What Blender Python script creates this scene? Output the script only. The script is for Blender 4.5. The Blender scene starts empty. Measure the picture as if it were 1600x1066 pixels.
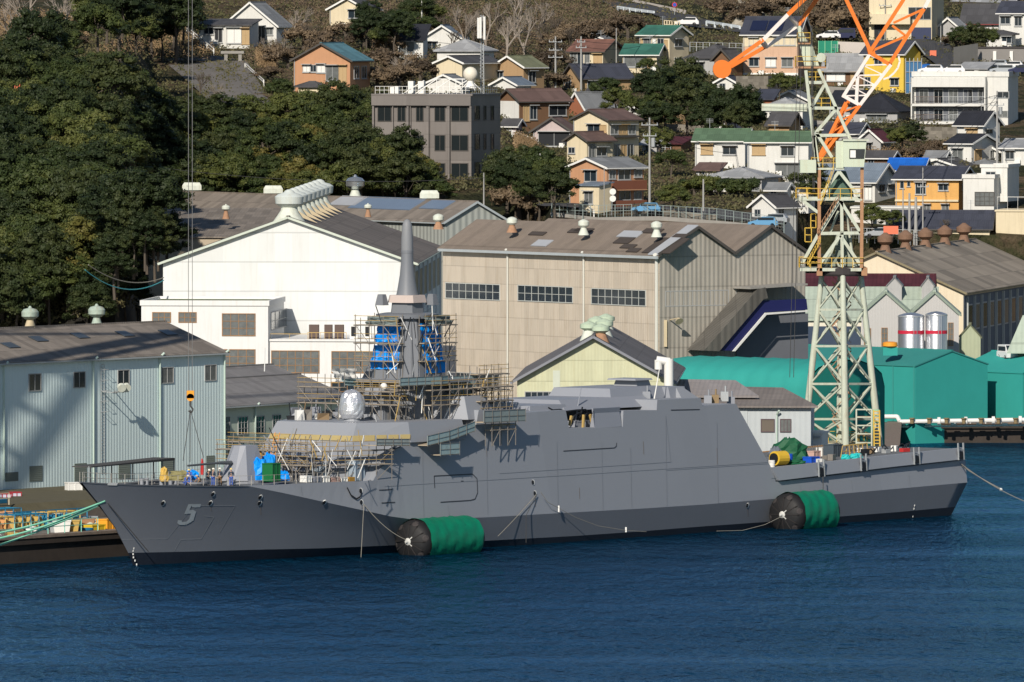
import bpy, bmesh, math, random
from mathutils import Vector as V, Matrix
from mathutils.bvhtree import BVHTree
R = math.radians
random.seed(7)
sc = bpy.context.scene
C = sc.collection
# ---------------- camera (400 mm lens on a lookout 57 m above the harbour)
F = 17800.0; CH = 57.0; PITCH = math.atan(565/F)
cam = bpy.data.objects.new('camera', bpy.data.cameras.new('camera')); C.objects.link(cam)
cam.location = (0, 0, CH); cam.rotation_euler = (math.pi/2-PITCH, 0, 0)
cam.data.sensor_width = 36; cam.data.lens = F/1600*36
cam.data.clip_start = 10; cam.data.clip_end = 6000
sc.camera = cam
# ---------------- sky and sun
AZ, EL = R(17), R(31)
SUN = V((-math.sin(AZ)*math.cos(EL), -math.cos(AZ)*math.cos(EL), math.sin(EL)))
w = bpy.data.worlds.new('World'); sc.world = w; w.use_nodes = True
nt = w.node_tree; sk = nt.nodes.new('ShaderNodeTexSky'); sk.sky_type = 'NISHITA'; sk.sun_disc = False
sk.sun_elevation = EL; sk.sun_rotation = math.pi+AZ; sk.air_density = 1.0; sk.dust_density = 0.3; sk.ozone_density = 2.0
bg = nt.nodes['Background']; nt.links.new(sk.outputs[0], bg.inputs[0]); bg.inputs[1].default_value = 0.068
sl = bpy.data.lights.new('sun', 'SUN'); sl.energy = 4.5; sl.angle = R(0.53); sl.color = (1, .91, .79)
so = bpy.data.objects.new('sun', sl); C.objects.link(so); so.rotation_euler = SUN.to_track_quat('Z', 'Y').to_euler()
so.location = (0, 900, 200)
sc.view_settings.view_transform = 'Standard'; sc.view_settings.look = 'None'; sc.view_settings.exposure = 0.15
# ---------------- projection helpers (photo pixel -> point)
def ray(px, row):
    cx, cy = px-800, 533-row
    return V((cx, F*math.cos(PITCH)+cy*math.sin(PITCH), cy*math.cos(PITCH)-F*math.sin(PITCH)))
def W(px, row, D):
    d = ray(px, row); return V((0, 0, CH))+d*(D/d.y)
def onplane(px, row, p, n):
    d = ray(px, row); o = V((0, 0, CH)); return o+d*((p-o).dot(n)/d.dot(n))
def scl(D): return F/D
# ---------------- materials
MATS = {}
def M(name, col, rough=.75, var=.12, vs=.6, metal=0, stripe=None, per=.3, bump=.25, panel=None, stain=None, stc=(.12, .06, .03), spec=.3):
    """stripe: axis of ribs 'w' (x+y, walls), 'x','y','z'; panel=(w,h,amp); stain 0..1 = amount of streaks"""
    if name in MATS: return MATS[name]
    m = bpy.data.materials.new(name); m.use_nodes = True; t = m.node_tree; N = t.nodes; L = t.links
    b = N['Principled BSDF']; b.inputs['Roughness'].default_value = rough; b.inputs['Metallic'].default_value = metal
    b.inputs['Specular IOR Level'].default_value = spec
    tc = N.new('ShaderNodeTexCoord'); co = tc.outputs['Object']
    def mth(op, a, c=None, d=None):
        n = N.new('ShaderNodeMath'); n.operation = op
        for i, v in enumerate((a, c, d)):
            if v is None: continue
            if isinstance(v, (int, float)): n.inputs[i].default_value = v
            else: L.new(v, n.inputs[i])
        return n.outputs[0]
    nz = N.new('ShaderNodeTexNoise'); nz.inputs['Scale'].default_value = vs; nz.inputs['Detail'].default_value = 6; nz.inputs['Roughness'].default_value = .65
    L.new(co, nz.inputs['Vector'])
    fac = mth('MULTIPLY_ADD', nz.outputs[0], 2*var, 1-var)
    sx = N.new('ShaderNodeSeparateXYZ'); L.new(co, sx.inputs[0])
    xy = mth('ADD', sx.outputs[0], sx.outputs[1])
    if panel:
        u = {'x': sx.outputs[0], 'y': sx.outputs[1]}.get(stripe, xy)
        v = sx.outputs[2] if stripe in ('w', None, 'z') else (sx.outputs[1] if stripe == 'x' else sx.outputs[0])
        pu = mth('FLOOR', mth('DIVIDE', u, panel[0])); pv = mth('FLOOR', mth('DIVIDE', v, panel[1]))
        cb = N.new('ShaderNodeCombineXYZ'); L.new(pu, cb.inputs[0]); L.new(pv, cb.inputs[1])
        wn = N.new('ShaderNodeTexWhiteNoise'); L.new(cb.outputs[0], wn.inputs['Vector'])
        fac = mth('MULTIPLY', fac, mth('MULTIPLY_ADD', wn.outputs[0], 2*panel[2], 1-panel[2]))
        # overlap line at the panel rows
        fr = mth('FRACT', mth('DIVIDE', v, panel[1])); ln = mth('LESS_THAN', fr, .05)
        fac = mth('MULTIPLY', fac, mth('MULTIPLY_ADD', ln, -.22, 1))
    mx = N.new('ShaderNodeMix'); mx.data_type = 'RGBA'; mx.blend_type = 'MULTIPLY'; mx.inputs[0].default_value = 1
    mx.inputs[6].default_value = (*col, 1)
    cg = N.new('ShaderNodeCombineColor'); [L.new(fac, cg.inputs[i]) for i in range(3)]; L.new(cg.outputs[0], mx.inputs[7])
    out = mx.outputs[2]
    if stain:
        mp = N.new('ShaderNodeMapping'); mp.inputs['Scale'].default_value = (2.2, 2.2, .16); L.new(co, mp.inputs[0])
        n2 = N.new('ShaderNodeTexNoise'); n2.inputs['Scale'].default_value = 1.1; n2.inputs['Detail'].default_value = 7; n2.inputs['Roughness'].default_value = .7; L.new(mp.outputs[0], n2.inputs['Vector'])
        rp = N.new('ShaderNodeMapRange'); rp.inputs['From Min'].default_value = .5; rp.inputs['From Max'].default_value = .85; rp.inputs['To Max'].default_value = stain
        L.new(n2.outputs[0], rp.inputs[0])
        m2 = N.new('ShaderNodeMix'); m2.data_type = 'RGBA'; L.new(rp.outputs[0], m2.inputs[0]); L.new(out, m2.inputs[6]); m2.inputs[7].default_value = (*stc, 1)
        out = m2.outputs[2]
    L.new(out, b.inputs['Base Color'])
    hgt = None
    if stripe:
        s = {'w': xy, 'x': sx.outputs[0], 'y': sx.outputs[1], 'z': sx.outputs[2]}[stripe]
        hgt = mth('SINE', mth('MULTIPLY', s, 2*math.pi/per)); dist = per*.12
    elif bump: hgt = nz.outputs[0]; dist = .06
    if hgt is not None and bump:
        bp = N.new('ShaderNodeBump'); bp.inputs['Strength'].default_value = bump; bp.inputs['Distance'].default_value = dist
        L.new(hgt, bp.inputs['Height']); L.new(bp.outputs[0], b.inputs['Normal'])
    MATS[name] = m; return m
# ---------------- mesh collecting
class MB:
    def __init__(s): s.v = []; s.f = []
    def add(s, vs, fs):
        o = len(s.v); s.v += [V(p) for p in vs]; s.f += [tuple(i+o for i in f) for f in fs]; return s
    def box(s, x0, y0, z0, x1, y1, z1, T=None):
        vs = [V((x, y, z)) for z in (z0, z1) for y in (y0, y1) for x in (x0, x1)]
        if T: vs = [T(p) for p in vs]
        return s.add(vs, [(0, 2, 3, 1), (4, 5, 7, 6), (0, 1, 5, 4), (1, 3, 7, 5), (3, 2, 6, 7), (2, 0, 4, 6)])
    def hexa(s, lo, hi):   # two loops of equal length
        n = len(lo); s.add(list(lo)+list(hi), [tuple(range(n))[::-1], tuple(range(n, 2*n))]+[(i, (i+1) % n, n+(i+1) % n, n+i) for i in range(n)]); return s
    def tube(s, a, b, r, n=6, r2=None):
        a = V(a); b = V(b); d = b-a
        if d.length < 1e-6: return s
        q = d.to_track_quat('Z', 'Y').to_matrix(); r2 = r if r2 is None else r2
        ring = [V((math.cos(2*math.pi*i/n), math.sin(2*math.pi*i/n), 0)) for i in range(n)]
        return s.hexa([a+q@(p*r) for p in ring], [b+q@(p*r2) for p in ring])
    def bar(s, a, b, wx, wz=None):   # square bar
        a = V(a); b = V(b); d = b-a; q = d.to_track_quat('Z', 'Y').to_matrix(); h = wx/2; k = (wz or wx)/2
        ring = [V((-h, -k, 0)), V((h, -k, 0)), V((h, k, 0)), V((-h, k, 0))]
        return s.hexa([a+q@p for p in ring], [b+q@p for p in ring])
    def path(s, pts, r, n=5):
        for i in range(len(pts)-1): s.tube(pts[i], pts[i+1], r, n)
        return s
    def lathe(s, c, prof, n=14, ax=V((0, 0, 1))):
        c = V(c); q = V(ax).to_track_quat('Z', 'Y').to_matrix(); vs = []; fs = []
        for (r, z) in prof:
            vs += [c+q@V((r*math.cos(2*math.pi*i/n), r*math.sin(2*math.pi*i/n), z)) for i in range(n)]
        m = len(prof)
        for j in range(m-1):
            for i in range(n): fs.append((j*n+i, j*n+(i+1) % n, (j+1)*n+(i+1) % n, (j+1)*n+i))
        fs.append(tuple(range(n))[::-1]); fs.append(tuple(range((m-1)*n, m*n)))
        return s.add(vs, fs)
    def ball(s, c, r, n=10, sq=1, jit=0):
        pr = [(max(.02, math.sin(math.pi*k/8))*r, -math.cos(math.pi*k/8)*r*sq) for k in range(9)]
        return s.lathe(c, pr, n)
    def poly(s, pts): return s.add(pts, [tuple(range(len(pts)))])
    def build(s, name, mat, parent=None, local=False, smooth=False, bevel=0, at=None):
        me = bpy.data.meshes.new(name); vs = s.v
        o = bpy.data.objects.new(name, me)
        if parent is not None:
            rt = parent
            while rt.parent: rt = rt.parent
            if not local:
                Mi = (Matrix.Translation(rt.location)@Matrix.Rotation(rt.rotation_euler[2], 4, 'Z')).inverted(); vs = [Mi@p for p in vs]
            o.parent = parent
        else:
            if at is None:
                at = V((sum(p.x for p in vs)/len(vs), sum(p.y for p in vs)/len(vs), min(p.z for p in vs)))
            at = V(at); vs = [p-at for p in vs]; o.location = at
        me.from_pydata([tuple(p) for p in vs], [], s.f); me.validate()
        bm = bmesh.new(); bm.from_mesh(me); bmesh.ops.recalc_face_normals(bm, faces=bm.faces)
        if smooth:
            for f in bm.faces: f.smooth = True
            for e in bm.edges:
                if len(e.link_faces) == 2 and e.calc_face_angle(0) > .7: e.smooth = False
        bm.to_mesh(me); bm.free()
        if bevel:
            md = o.modifiers.new('b', 'BEVEL'); md.width = bevel; md.segments = 2; md.limit_method = 'ANGLE'
        me.materials.append(mat); C.objects.link(o); return o
def tag(o, label=None, cat=None, group=None, kind=None):
    if label: o['label'] = label
    if cat: o['category'] = cat
    if group: o['group'] = group
    if kind: o['kind'] = kind
    return o
def thing(name, label, cat, loc=(0, 0, 0), rz=0, group=None):
    o = bpy.data.objects.new(name, None); o.empty_display_size = .5; C.objects.link(o)
    o.location = loc; o.rotation_euler = (0, 0, rz); return tag(o, label, cat, group)
def dup(root, loc, rz=0, label=None, group=None, scale=None):
    r = root.copy(); C.objects.link(r); r.location = loc; r.rotation_euler = (0, 0, rz)
    if scale is not None: r.scale = scale if hasattr(scale, '__len__') else (scale,)*3
    if label: r['label'] = label
    if group: r['group'] = group
    for ch in list(root.children):
        c = ch.copy(); C.objects.link(c); c.parent = r
        for g in list(ch.children):
            d = g.copy(); C.objects.link(d); d.parent = c
    return r
def lerp(a, b, t): return a+(b-a)*t
def interp(x, pts):
    if x <= pts[0][0]: return pts[0][1]
    for (x0, y0), (x1, y1) in zip(pts, pts[1:]):
        if x <= x1: return lerp(y0, y1, (x-x0)/(x1-x0))
    return pts[-1][1]
# ---------------- terrain
PROF = {-400: None}
LEFT = [(1232, -3), (1312, -3), (1322, 12), (1345, 22), (1370, 29), (1420, 37.5), (1500, 45.3), (1580, 49.7), (1680, 54), (1800, 60), (2100, 85)]
MID = [(1232, -3), (1500, -3), (1512, 24), (1530, 29.6), (1600, 36.1), (1650, 40.1), (1710, 44.2), (1760, 47.5), (1810, 49.8), (1880, 54.5), (2100, 75)]
RIGHT = [(1232, -3), (1452, -3), (1468, 23.5), (1490, 26.7), (1560, 31.4), (1640, 35.6), (1700, 39.6), (1750, 44), (1810, 48.7), (1880, 53.6), (2100, 75)]
RIGHT2 = [(1232, -3), (1536, -3), (1545, 22.1), (1560, 25.3), (1610, 30.6), (1670, 35.2), (1720, 39.4), (1770, 43.9), (1830, 48.6), (1900, 53.6), (2100, 72)]
def tz(px, D):
    a, b, c = interp(D, LEFT), interp(D, MID), interp(D, RIGHT)
    if px < 235: t = min(1, max(0, (px-185)/50)); return lerp(a, b, t)
    if px > 1225: t = min(1, (px-1225)/55); return lerp(c, interp(D, RIGHT2), t)
    t = min(1, max(0, (px-780)/70)); return lerp(b, c, t)
def g(px, row):     # first terrain point seen at that pixel -> D
    D = 1320.0
    while D < 2080:
        if W(px, row, D).z <= tz(px, D): return D
        D += 2.0
    return D
def zg(x, y): return tz(800+F*x/y, y)
# ---------------- common materials
glass = M('window_glass', (.02, .03, .04), .12, .3, spec=.6, bump=0)
glass2 = M('curtain_glass', (.13, .14, .14), .2, .6, 1.2, spec=.5, bump=0)
wframe = M('window_frame_grey', (.35, .36, .36), .5)
rustf = M('rusty_steel', (.30, .17, .08), .8, .4, 3, stain=.5)
dark = M('dark_opening', (.012, .014, .018), .6)
whitep = M('white_paint', (.72, .72, .69), .6, .08, stain=.15, stc=(.4, .36, .3))
tan = M('tan_shutter', (.42, .3, .16), .7)
steel = M('galvanised_steel', (.38, .40, .41), .45, .15, metal=.3)
concrete = M('concrete', (.27, .26, .24), .9, .25, .5, stain=.3, stc=(.09, .08, .07))
asphalt = M('asphalt', (.055, .056, .06), .9, .2, .3)
GM = {'g': glass, 'c': glass2, 't': tan, 'w': whitep, 'd': dark}
def wcol(name, col, **k):
    k.setdefault('stain', .42); k.setdefault('stc', (col[0]*.45, col[1]*.43, col[2]*.4)); k.setdefault('var', .1); return M('wall_'+name, col, .85, **k)
def roofm(name, col, ax='x', per=.3, panel=(.9, 1.8, .16), **k): return M('roof_%s_%s' % (name, ax), col, k.pop('rough', .75), .2, .8, stripe=ax, per=per, bump=.35, panel=panel, **k)
WC = dict(white=(.62, .62, .59), cream=(.62, .54, .38), peach=(.54, .36, .25), orange=(.46, .25, .14), yellow=(.66, .46, .07), amber=(.6, .34, .11),
          brown=(.16, .09, .05), beige=(.48, .40, .30), grey=(.36, .36, .36), pink=(.45, .38, .37), tanw=(.36, .24, .13), lgrey=(.5, .51, .52), brick=(.28, .11, .06))
RC = dict(teal=(.09, .20, .24), dark=(.07, .07, .075), navy=(.045, .05, .07), grey=(.19, .2, .21), lgrey=(.3, .31, .32), red=(.17, .085, .065), green=(.035, .13, .10),
          brown=(.13, .085, .075), dgreen=(.09, .15, .09), bgrey=(.15, .19, .24), ogreen=(.17, .18, .11), black=(.02, .022, .03), maroon=(.11, .03, .04), bluet=(.01, .12, .5))
HW = {k: wcol(k, v) for k, v in WC.items()}
def HR(k, ax): return roofm(k, RC[k], ax)
class Bld:
    """box seen corner on: left face from pxl to pxc, right face pxc to pxr; local -X runs along the left face, +Y along the right face"""
    def __init__(s, name, label, cat, pxl, pxc, pxr, rt, rb, D, th, wall, roof='flat', rise=0, rm=None, over=.5, WL=None, WR=None, ext=3.0, parent=None, trim=None, group=None, part='wall', thick=.16, gablem=None):
        t = R(th); k = scl(D); s.D = D; o = W(pxc, rb, D); s.z0 = o.z; zt = W(pxc, rt, D).z; s.H = zt-s.z0
        s.ex = V((math.cos(t), -math.sin(t), 0)); s.ey = V((math.sin(t), math.cos(t), 0)); s.o = o
        if WL is None:
            q = onplane(pxl, rb, o, s.ey); WL = (o-q).dot(s.ex)
        if WR is None:
            q = onplane(pxr, rb, o, s.ex); WR = (q-o).dot(s.ey)
            if WR < 2 or WR > 130: WR = 7.0
        s.WL, s.WR = WL, WR
        if parent is None: s.root = thing(name, label, cat, o, -t, group)
        else: s.root = parent.root
        s.own = parent is None
        s.T = (lambda p: o+s.ex*p[0]+s.ey*p[1]+V((0, 0, p[2])))
        H = s.H; mb = MB(); z0 = -ext
        base = [(-WL, 0), (0, 0), (0, WR), (-WL, WR)]
        if roof == 'R':     # ridge along Y, gable on the left face
            for y in (0, WR): pass
            lo = [(-WL, 0, z0), (0, 0, z0), (0, 0, H), (-WL/2, 0, H+rise), (-WL, 0, H)]
            mb.hexa([s.T(p) for p in lo], [s.T((p[0], WR, p[2])) for p in lo])
        elif roof == 'L':   # ridge along X, gable on the right face
            lo = [(0, 0, z0), (0, WR, z0), (0, WR, H), (0, WR/2, H+rise), (0, 0, H)]
            mb.hexa([s.T(p) for p in lo], [s.T((-WL, p[1], p[2])) for p in lo])
        elif roof == 'S':   # shed: rises away from the left face
            lo = [(0, 0, z0), (0, WR, z0), (0, WR, H+rise), (0, 0, H)]
            mb.hexa([s.T(p) for p in lo], [s.T((-WL, p[1], p[2])) for p in lo])
        else: mb.box(-WL, 0, z0, 0, WR, H, T=s.T)
        s.wall = mb.build(part, wall, s.root)
        if parent is not None or True: pass
        rb_ = MB(); e = over; tk = thick
        def slab(p):  # p 4 pts lower surface -> thick
            rb_.hexa([s.T(q) for q in p], [s.T((q[0], q[1], q[2]+tk)) for q in p])
        if roof == 'R':
            sl_ = rise/(WL/2); m_ = 2*e/WL
            for sg in (0, 1):
                xe = (e if sg == 0 else -WL-e); ze = H-sl_*e+.02
                slab([(xe, -e, ze), (-WL/2, -e, H+rise+.02), (-WL/2, WR+e, H+rise+.02), (xe, WR+e, ze)])
            rb_.bar(s.T((-WL/2, -e, H+rise+tk)), s.T((-WL/2, WR+e, H+rise+tk)), .35, .2)
        elif roof == 'L':
            sl_ = rise/(WR/2)
            for sg in (0, 1):
                ye = (-e if sg == 0 else WR+e); ze = H-sl_*e+.02
                slab([(e, ye, ze), (e, WR/2, H+rise+.02), (-WL-e, WR/2, H+rise+.02), (-WL-e, ye, ze)])
            rb_.bar(s.T((e, WR/2, H+rise+tk)), s.T((-WL-e, WR/2, H+rise+tk)), .35, .2)
        elif roof == 'S':
            slab([(e, -e, H-rise/WR*e+.02), (e, WR+e, H+rise*(1+e/WR)+.02), (-WL-e, WR+e, H+rise*(1+e/WR)+.02), (-WL-e, -e, H-rise/WR*e+.02)])
        elif roof == 'hip':
            h = min(WL, WR)/2*.9; a = [(-WL-e, -e), (e, -e), (e, WR+e), (-WL-e, WR+e)]
            r1 = (-WL+h, WR/2) if WL > WR else (-WL/2, h); r2 = (-h, WR/2) if WL > WR else (-WL/2, WR-h)
            vs = [s.T((x, y, H)) for x, y in a]+[s.T((x, y, H+.15)) for x, y in a]+[s.T((r1[0], r1[1], H+rise)), s.T((r2[0], r2[1], H+rise))]
            fs = [(3, 2, 1, 0)]+[(i, (i+1) % 4, 4+(i+1) % 4, 4+i) for i in range(4)]
            fs += ([(4, 5, 9, 8), (5, 6, 9), (6, 7, 8, 9), (7, 4, 8)] if WL > WR else [(4, 5, 8), (5, 6, 9, 8), (6, 7, 9), (7, 4, 8, 9)])
            rb_.add(vs, fs); rb_.bar(vs[8], vs[9], .3, .25)
            for i, j in ((4, 8), (5, 9 if WL > WR else 8), (6, 9)): rb_.bar(vs[i], vs[j], .22, .16)
        else:
            rb_.box(-WL-.15, -.15, H, .15, WR+.15, H+.25, T=s.T)
            if rise:
                for b4 in ((-WL-.15, -.15, .15, .1), (-WL-.15, WR-.1, .15, WR+.15), (-WL-.15, .1, -WL+.1, WR-.1), (-.1, .1, .15, WR-.1)):
                    rb_.box(b4[0], b4[1], H+.25, b4[2], b4[3], H+.25+rise, T=s.T)
        s.roof = rb_.build('roof', rm or wall, s.root)
        if trim and roof in 'RL' and roof != 'hip':
            tb = MB(); tt = tk+.02
            if roof == 'R':
                for xe in (e, -WL-e):
                    ze = H-rise/(WL/2)*e
                    tb.bar(s.T((xe, -e-.03, ze+.06)), s.T((-WL/2, -e-.03, H+rise+.06)), .07, .26)
                tb.bar(s.T((e+.04, -e, H-rise/(WL/2)*e+.04)), s.T((e+.04, WR+e, H-rise/(WL/2)*e+.04)), .12, .14)
            else:
                for ye in (-e, WR+e):
                    ze = H-rise/(WR/2)*e
                    tb.bar(s.T((e+.03, ye, ze+.06)), s.T((e+.03, WR/2, H+rise+.06)), .07, .26)
                tb.bar(s.T((e, -e-.04, H-rise/(WR/2)*e+.04)), s.T((-WL-e, -e-.04, H-rise/(WR/2)*e+.04)), .12, .14)
            tb.build('fascia', trim, s.root)
    def uz(s, face, px, row):
        q = onplane(px, row, s.o, s.ey if face == 'L' else s.ex)-s.o
        return (q.dot(s.ex) if face == 'L' else q.dot(s.ey)), q.z
    def fb(s, mb, face, u0, u1, z0, z1, d0, d1):  # box on face; d = outward distance
        if face == 'L': mb.box(u0, -d1, z0, u1, -d0, z1, T=s.T)
        else: mb.box(d0, u0, z0, d1, u1, z1, T=s.T)
    def rect(s, face, x0, y0, x1, y1):
        u0, _ = s.uz(face, x0, y0); u1, _ = s.uz(face, x1, y0); xm = (x0+x1)/2
        _, zb = s.uz(face, xm, y1); _, zt = s.uz(face, xm, y0)
        return min(u0, u1), max(u0, u1), zb, zt
    def win(s, face, x0, y0, x1, y1, nx=2, ny=1, gl='g', fr=None, name='window', sill=False, hood=False):
        u0, u1, zb, zt = s.rect(face, x0, y0, x1, y1); fr = fr or wframe; f = min(.09, (u1-u0)*.08+.02)
        a = MB()
        for q in ((u0-f, u1+f, zb-f, zb), (u0-f, u1+f, zt, zt+f), (u0-f, u0, zb, zt), (u1, u1+f, zb, zt)): s.fb(a, face, *q, -.02, .09)
        for i in range(1, nx):
            u = lerp(u0, u1, i/nx); s.fb(a, face, u-f*.35, u+f*.35, zb, zt, .01, .075)
        for i in range(1, ny):
            z = lerp(zb, zt, i/ny); s.fb(a, face, u0, u1, z-f*.3, z+f*.3, .012, .07)
        if sill: s.fb(a, face, u0-.15, u1+.15, zb-f-.1, zb-f, -.02, .18)
        if hood: s.fb(a, face, u0-.2, u1+.2, zt+f, zt+f+.1, -.02, .55)
        wo = a.build(name, fr, s.root)
        b = MB(); s.fb(b, face, u0, u1, zb, zt, -.01, .03); b.build('pane', GM.get(gl, gl), wo)
        return wo
    def slab(s, face, x0, y0, x1, y1, d1, mat, name, d0=-.02):
        a = MB(); s.fb(a, face, *s.rect(face, x0, y0, x1, y1), d0, d1); return a.build(name, mat, s.root)
    def pipe(s, face, px, y0, y1, mat, r=.09, name='downpipe', d=.18):
        u, z1 = s.uz(face, px, y0); _, z0 = s.uz(face, px, y1); a = MB()
        P = (lambda u_, d_, z_: s.T((u_, -d_, z_)) if face == 'L' else s.T((d_, u_, z_)))
        a.tube(P(u, d, z0), P(u, d, z1), r, 8); a.tube(P(u, d, z1), P(u+.25, d+.4, z1+.45), r*1.3, 8)
        return a.build(name, mat, s.root, smooth=True)
    def railing(s, face, x0, y0, x1, y1, d, mat, name='railing', step=.35, solid=None):
        u0, u1, zb, zt = s.rect(face, x0, y0, x1, y1); a = MB()
        P = (lambda u_, d_, z_: s.T((u_, -d_, z_)) if face == 'L' else s.T((d_, u_, z_)))
        for z in (zt, zb): a.bar(P(u0, d, z), P(u1, d, z), .06)
        n = max(2, int((u1-u0)/step))
        for i in range(n+1): a.bar(P(lerp(u0, u1, i/n), d, zb), P(lerp(u0, u1, i/n), d, zt), .035)
        return a.build(name, mat, s.root)
# ---------------- the ship's own frame
SB = V((-36.9, 1107.6, 0)); SA = R(54.5)
SU = V((math.cos(SA), math.sin(SA), 0)); SN = V((math.sin(SA), -math.cos(SA), 0))   # aft, port
def S(a, b, z): return SB+SU*a+SN*b+V((0, 0, z))
def sp(px, row, b):
    for _ in range(12):
        bb = b(a, z) if callable(b) and _ else (b if not callable(b) else 7.5)
        q = onplane(px, row, SB+SN*bb, SN)-SB; a = q.dot(SU); z = q.z
    return a, bb, z
def SP(px, row, b): return S(*sp(px, row, b))
# ================= SETTING: water, ground, terrain, quay
from mathutils import noise as mnoise
def water_mat():
    m = bpy.data.materials.new('water'); m.use_nodes = True; t = m.node_tree; N = t.nodes; L = t.links
    b = N['Principled BSDF']; b.inputs['Base Color'].default_value = (.0, .022, .07, 1); b.inputs['Roughness'].default_value = .16
    b.inputs['IOR'].default_value = 1.333; b.inputs['Specular IOR Level'].default_value = .2
    tc = N.new('ShaderNodeTexCoord'); hs = []
    for sc_, st, det, rot in ((1.15, (1, .13, 1), 4, .06), (.3, (1, .3, 1), 2, -.1), (2.6, (1, .16, 1), 2, -.04)):
        mp = N.new('ShaderNodeMapping'); mp.inputs['Scale'].default_value = st; mp.inputs['Rotation'].default_value = (0, 0, rot); L.new(tc.outputs['Object'], mp.inputs[0])
        n = N.new('ShaderNodeTexNoise'); n.inputs['Scale'].default_value = sc_; n.inputs['Detail'].default_value = det; n.inputs['Roughness'].default_value = .55; L.new(mp.outputs[0], n.inputs['Vector']); hs.append(n)
    def mth(op, a, c, d=None):
        n = N.new('ShaderNodeMath'); n.operation = op
        for i, v in enumerate((a, c, d)):
            if v is None: continue
            if isinstance(v, (int, float)): n.inputs[i].default_value = v
            else: L.new(v, n.inputs[i])
        return n.outputs[0]
    h = mth('MULTIPLY_ADD', hs[1].outputs[0], 1.4, hs[0].outputs[0]); h = mth('MULTIPLY_ADD', hs[2].outputs[0], .3, h)
    # calmer and rougher lanes
    mp = N.new('ShaderNodeMapping'); mp.inputs['Scale'].default_value = (.012, .05, 1); mp.inputs['Rotation'].default_value = (0, 0, .1); L.new(tc.outputs['Object'], mp.inputs[0])
    n3 = N.new('ShaderNodeTexNoise'); n3.inputs['Scale'].default_value = 1; n3.inputs['Detail'].default_value = 3; L.new(mp.outputs[0], n3.inputs['Vector'])
    st = N.new('ShaderNodeMapRange'); st.inputs['From Min'].default_value = .35; st.inputs['From Max'].default_value = .65; st.inputs['To Min'].default_value = .4; st.inputs['To Max'].default_value = 1.0; L.new(n3.outputs[0], st.inputs[0])
    bp = N.new('ShaderNodeBump'); bp.inputs['Distance'].default_value = 2.0; L.new(st.outputs[0], bp.inputs['Strength']); L.new(h, bp.inputs['Height']); gl = N.new('ShaderNodeBsdfGlossy'); gl.inputs['Color'].default_value = (.28, .5, .8, 1); gl.inputs['Roughness'].default_value = .13; L.new(bp.outputs[0], gl.inputs['Normal'])
    df = N.new('ShaderNodeBsdfDiffuse'); df.inputs['Color'].default_value = (.0, .023, .05, 1); L.new(bp.outputs[0], df.inputs['Normal'])
    fr = N.new('ShaderNodeFresnel'); fr.inputs['IOR'].default_value = 1.333; L.new(bp.outputs[0], fr.inputs['Normal'])
    mxs = N.new('ShaderNodeMixShader'); L.new(mth('MULTIPLY', fr.outputs[0], .8), mxs.inputs[0]); L.new(df.outputs[0], mxs.inputs[1]); L.new(gl.outputs[0], mxs.inputs[2])
    L.new(mxs.outputs[0], N['Material Output'].inputs[0]); N.remove(b)
    return m
wm = MB(); wm.add([(-500, 500, 0), (500, 500, 0), (500, 1500, 0), (-500, 1500, 0)], [(0, 1, 2, 3)])
tag(wm.build('water', water_mat(), at=(0, 0, 0)), 'dark blue rippled harbour water in front of the ship', 'water', kind='structure')
QB = -11.5
qa, qb_ = S(-260, QB, 0), S(151, QB, 0)
edge = [(qa.x, qa.y), (qb_.x, qb_.y), (47.5, 1401), (330, 1396)]
gz = 2.5
gm = MB(); gm.poly([V((x, y, gz)) for x, y in edge]+[V((330, 2100, gz)), V((qa.x-10, 2100, gz))])
gmat = M('ground_yard', (.17, .16, .14), .9, .3, .12, bump=.1)
tag(gm.build('ground', gmat, at=(0, 0, 0)), 'paved yard ground of the shipyard quay', 'ground', kind='structure')
qm = MB()
for (x0, y0), (x1, y1) in zip(edge, edge[1:]):
    d = V((x1-x0, y1-y0, 0)).normalized(); n = V((d.y, -d.x, 0))
    a, b = V((x0, y0, 0)), V((x1, y1, 0))
    qm.hexa([a+n*.02+V((0, 0, -3)), b+n*.02+V((0, 0, -3)), b-n*2, a-n*2], [a+n*.02+V((0, 0, gz-.3)), b+n*.02+V((0, 0, gz-.3)), b-n*2+V((0, 0, gz-.3)), a-n*2+V((0, 0, gz-.3))])
    qm.hexa([a+n*.35+V((0, 0, gz-.7)), b+n*.35+V((0, 0, gz-.7)), b-n*1.2+V((0, 0, gz-.7)), a-n*1.2+V((0, 0, gz-.7))], [a+n*.35+V((0, 0, gz+.12)), b+n*.35+V((0, 0, gz+.12)), b-n*1.2+V((0, 0, gz+.12)), a-n*1.2+V((0, 0, gz+.12))])
qc = MB()
for (x0, y0), (x1, y1) in zip(edge, edge[1:]):
    d = V((x1-x0, y1-y0, 0)).normalized(); n = V((d.y, -d.x, 0)); a, b = V((x0, y0, gz)), V((x1, y1, gz)); qc.hexa([a+n*.45+V((0, 0, -.12)), b+n*.45+V((0, 0, -.12)), b-n*1.3+V((0, 0, -.12)), a-n*1.3+V((0, 0, -.12))], [a+n*.45+V((0, 0, .15)), b+n*.45+V((0, 0, .15)), b-n*1.3+V((0, 0, .15)), a-n*1.3+V((0, 0, .15))])
tag(qc.build('quay_cap', M('quay_cap', (.2, .16, .13), .9, .4, 1.5, stain=.6, stc=(.06, .045, .035)), at=(0, 0, 0)), 'weathered concrete cap along the quay edge', 'quay', kind='structure')
tag(qm.build('quay_wall', M('quay_concrete', (.045, .036, .03), .9, .35, .7, stain=.7, stc=(.03, .025, .02)), at=(0, 0, 0)), 'stained concrete quay wall along the water', 'quay', kind='structure')
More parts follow.
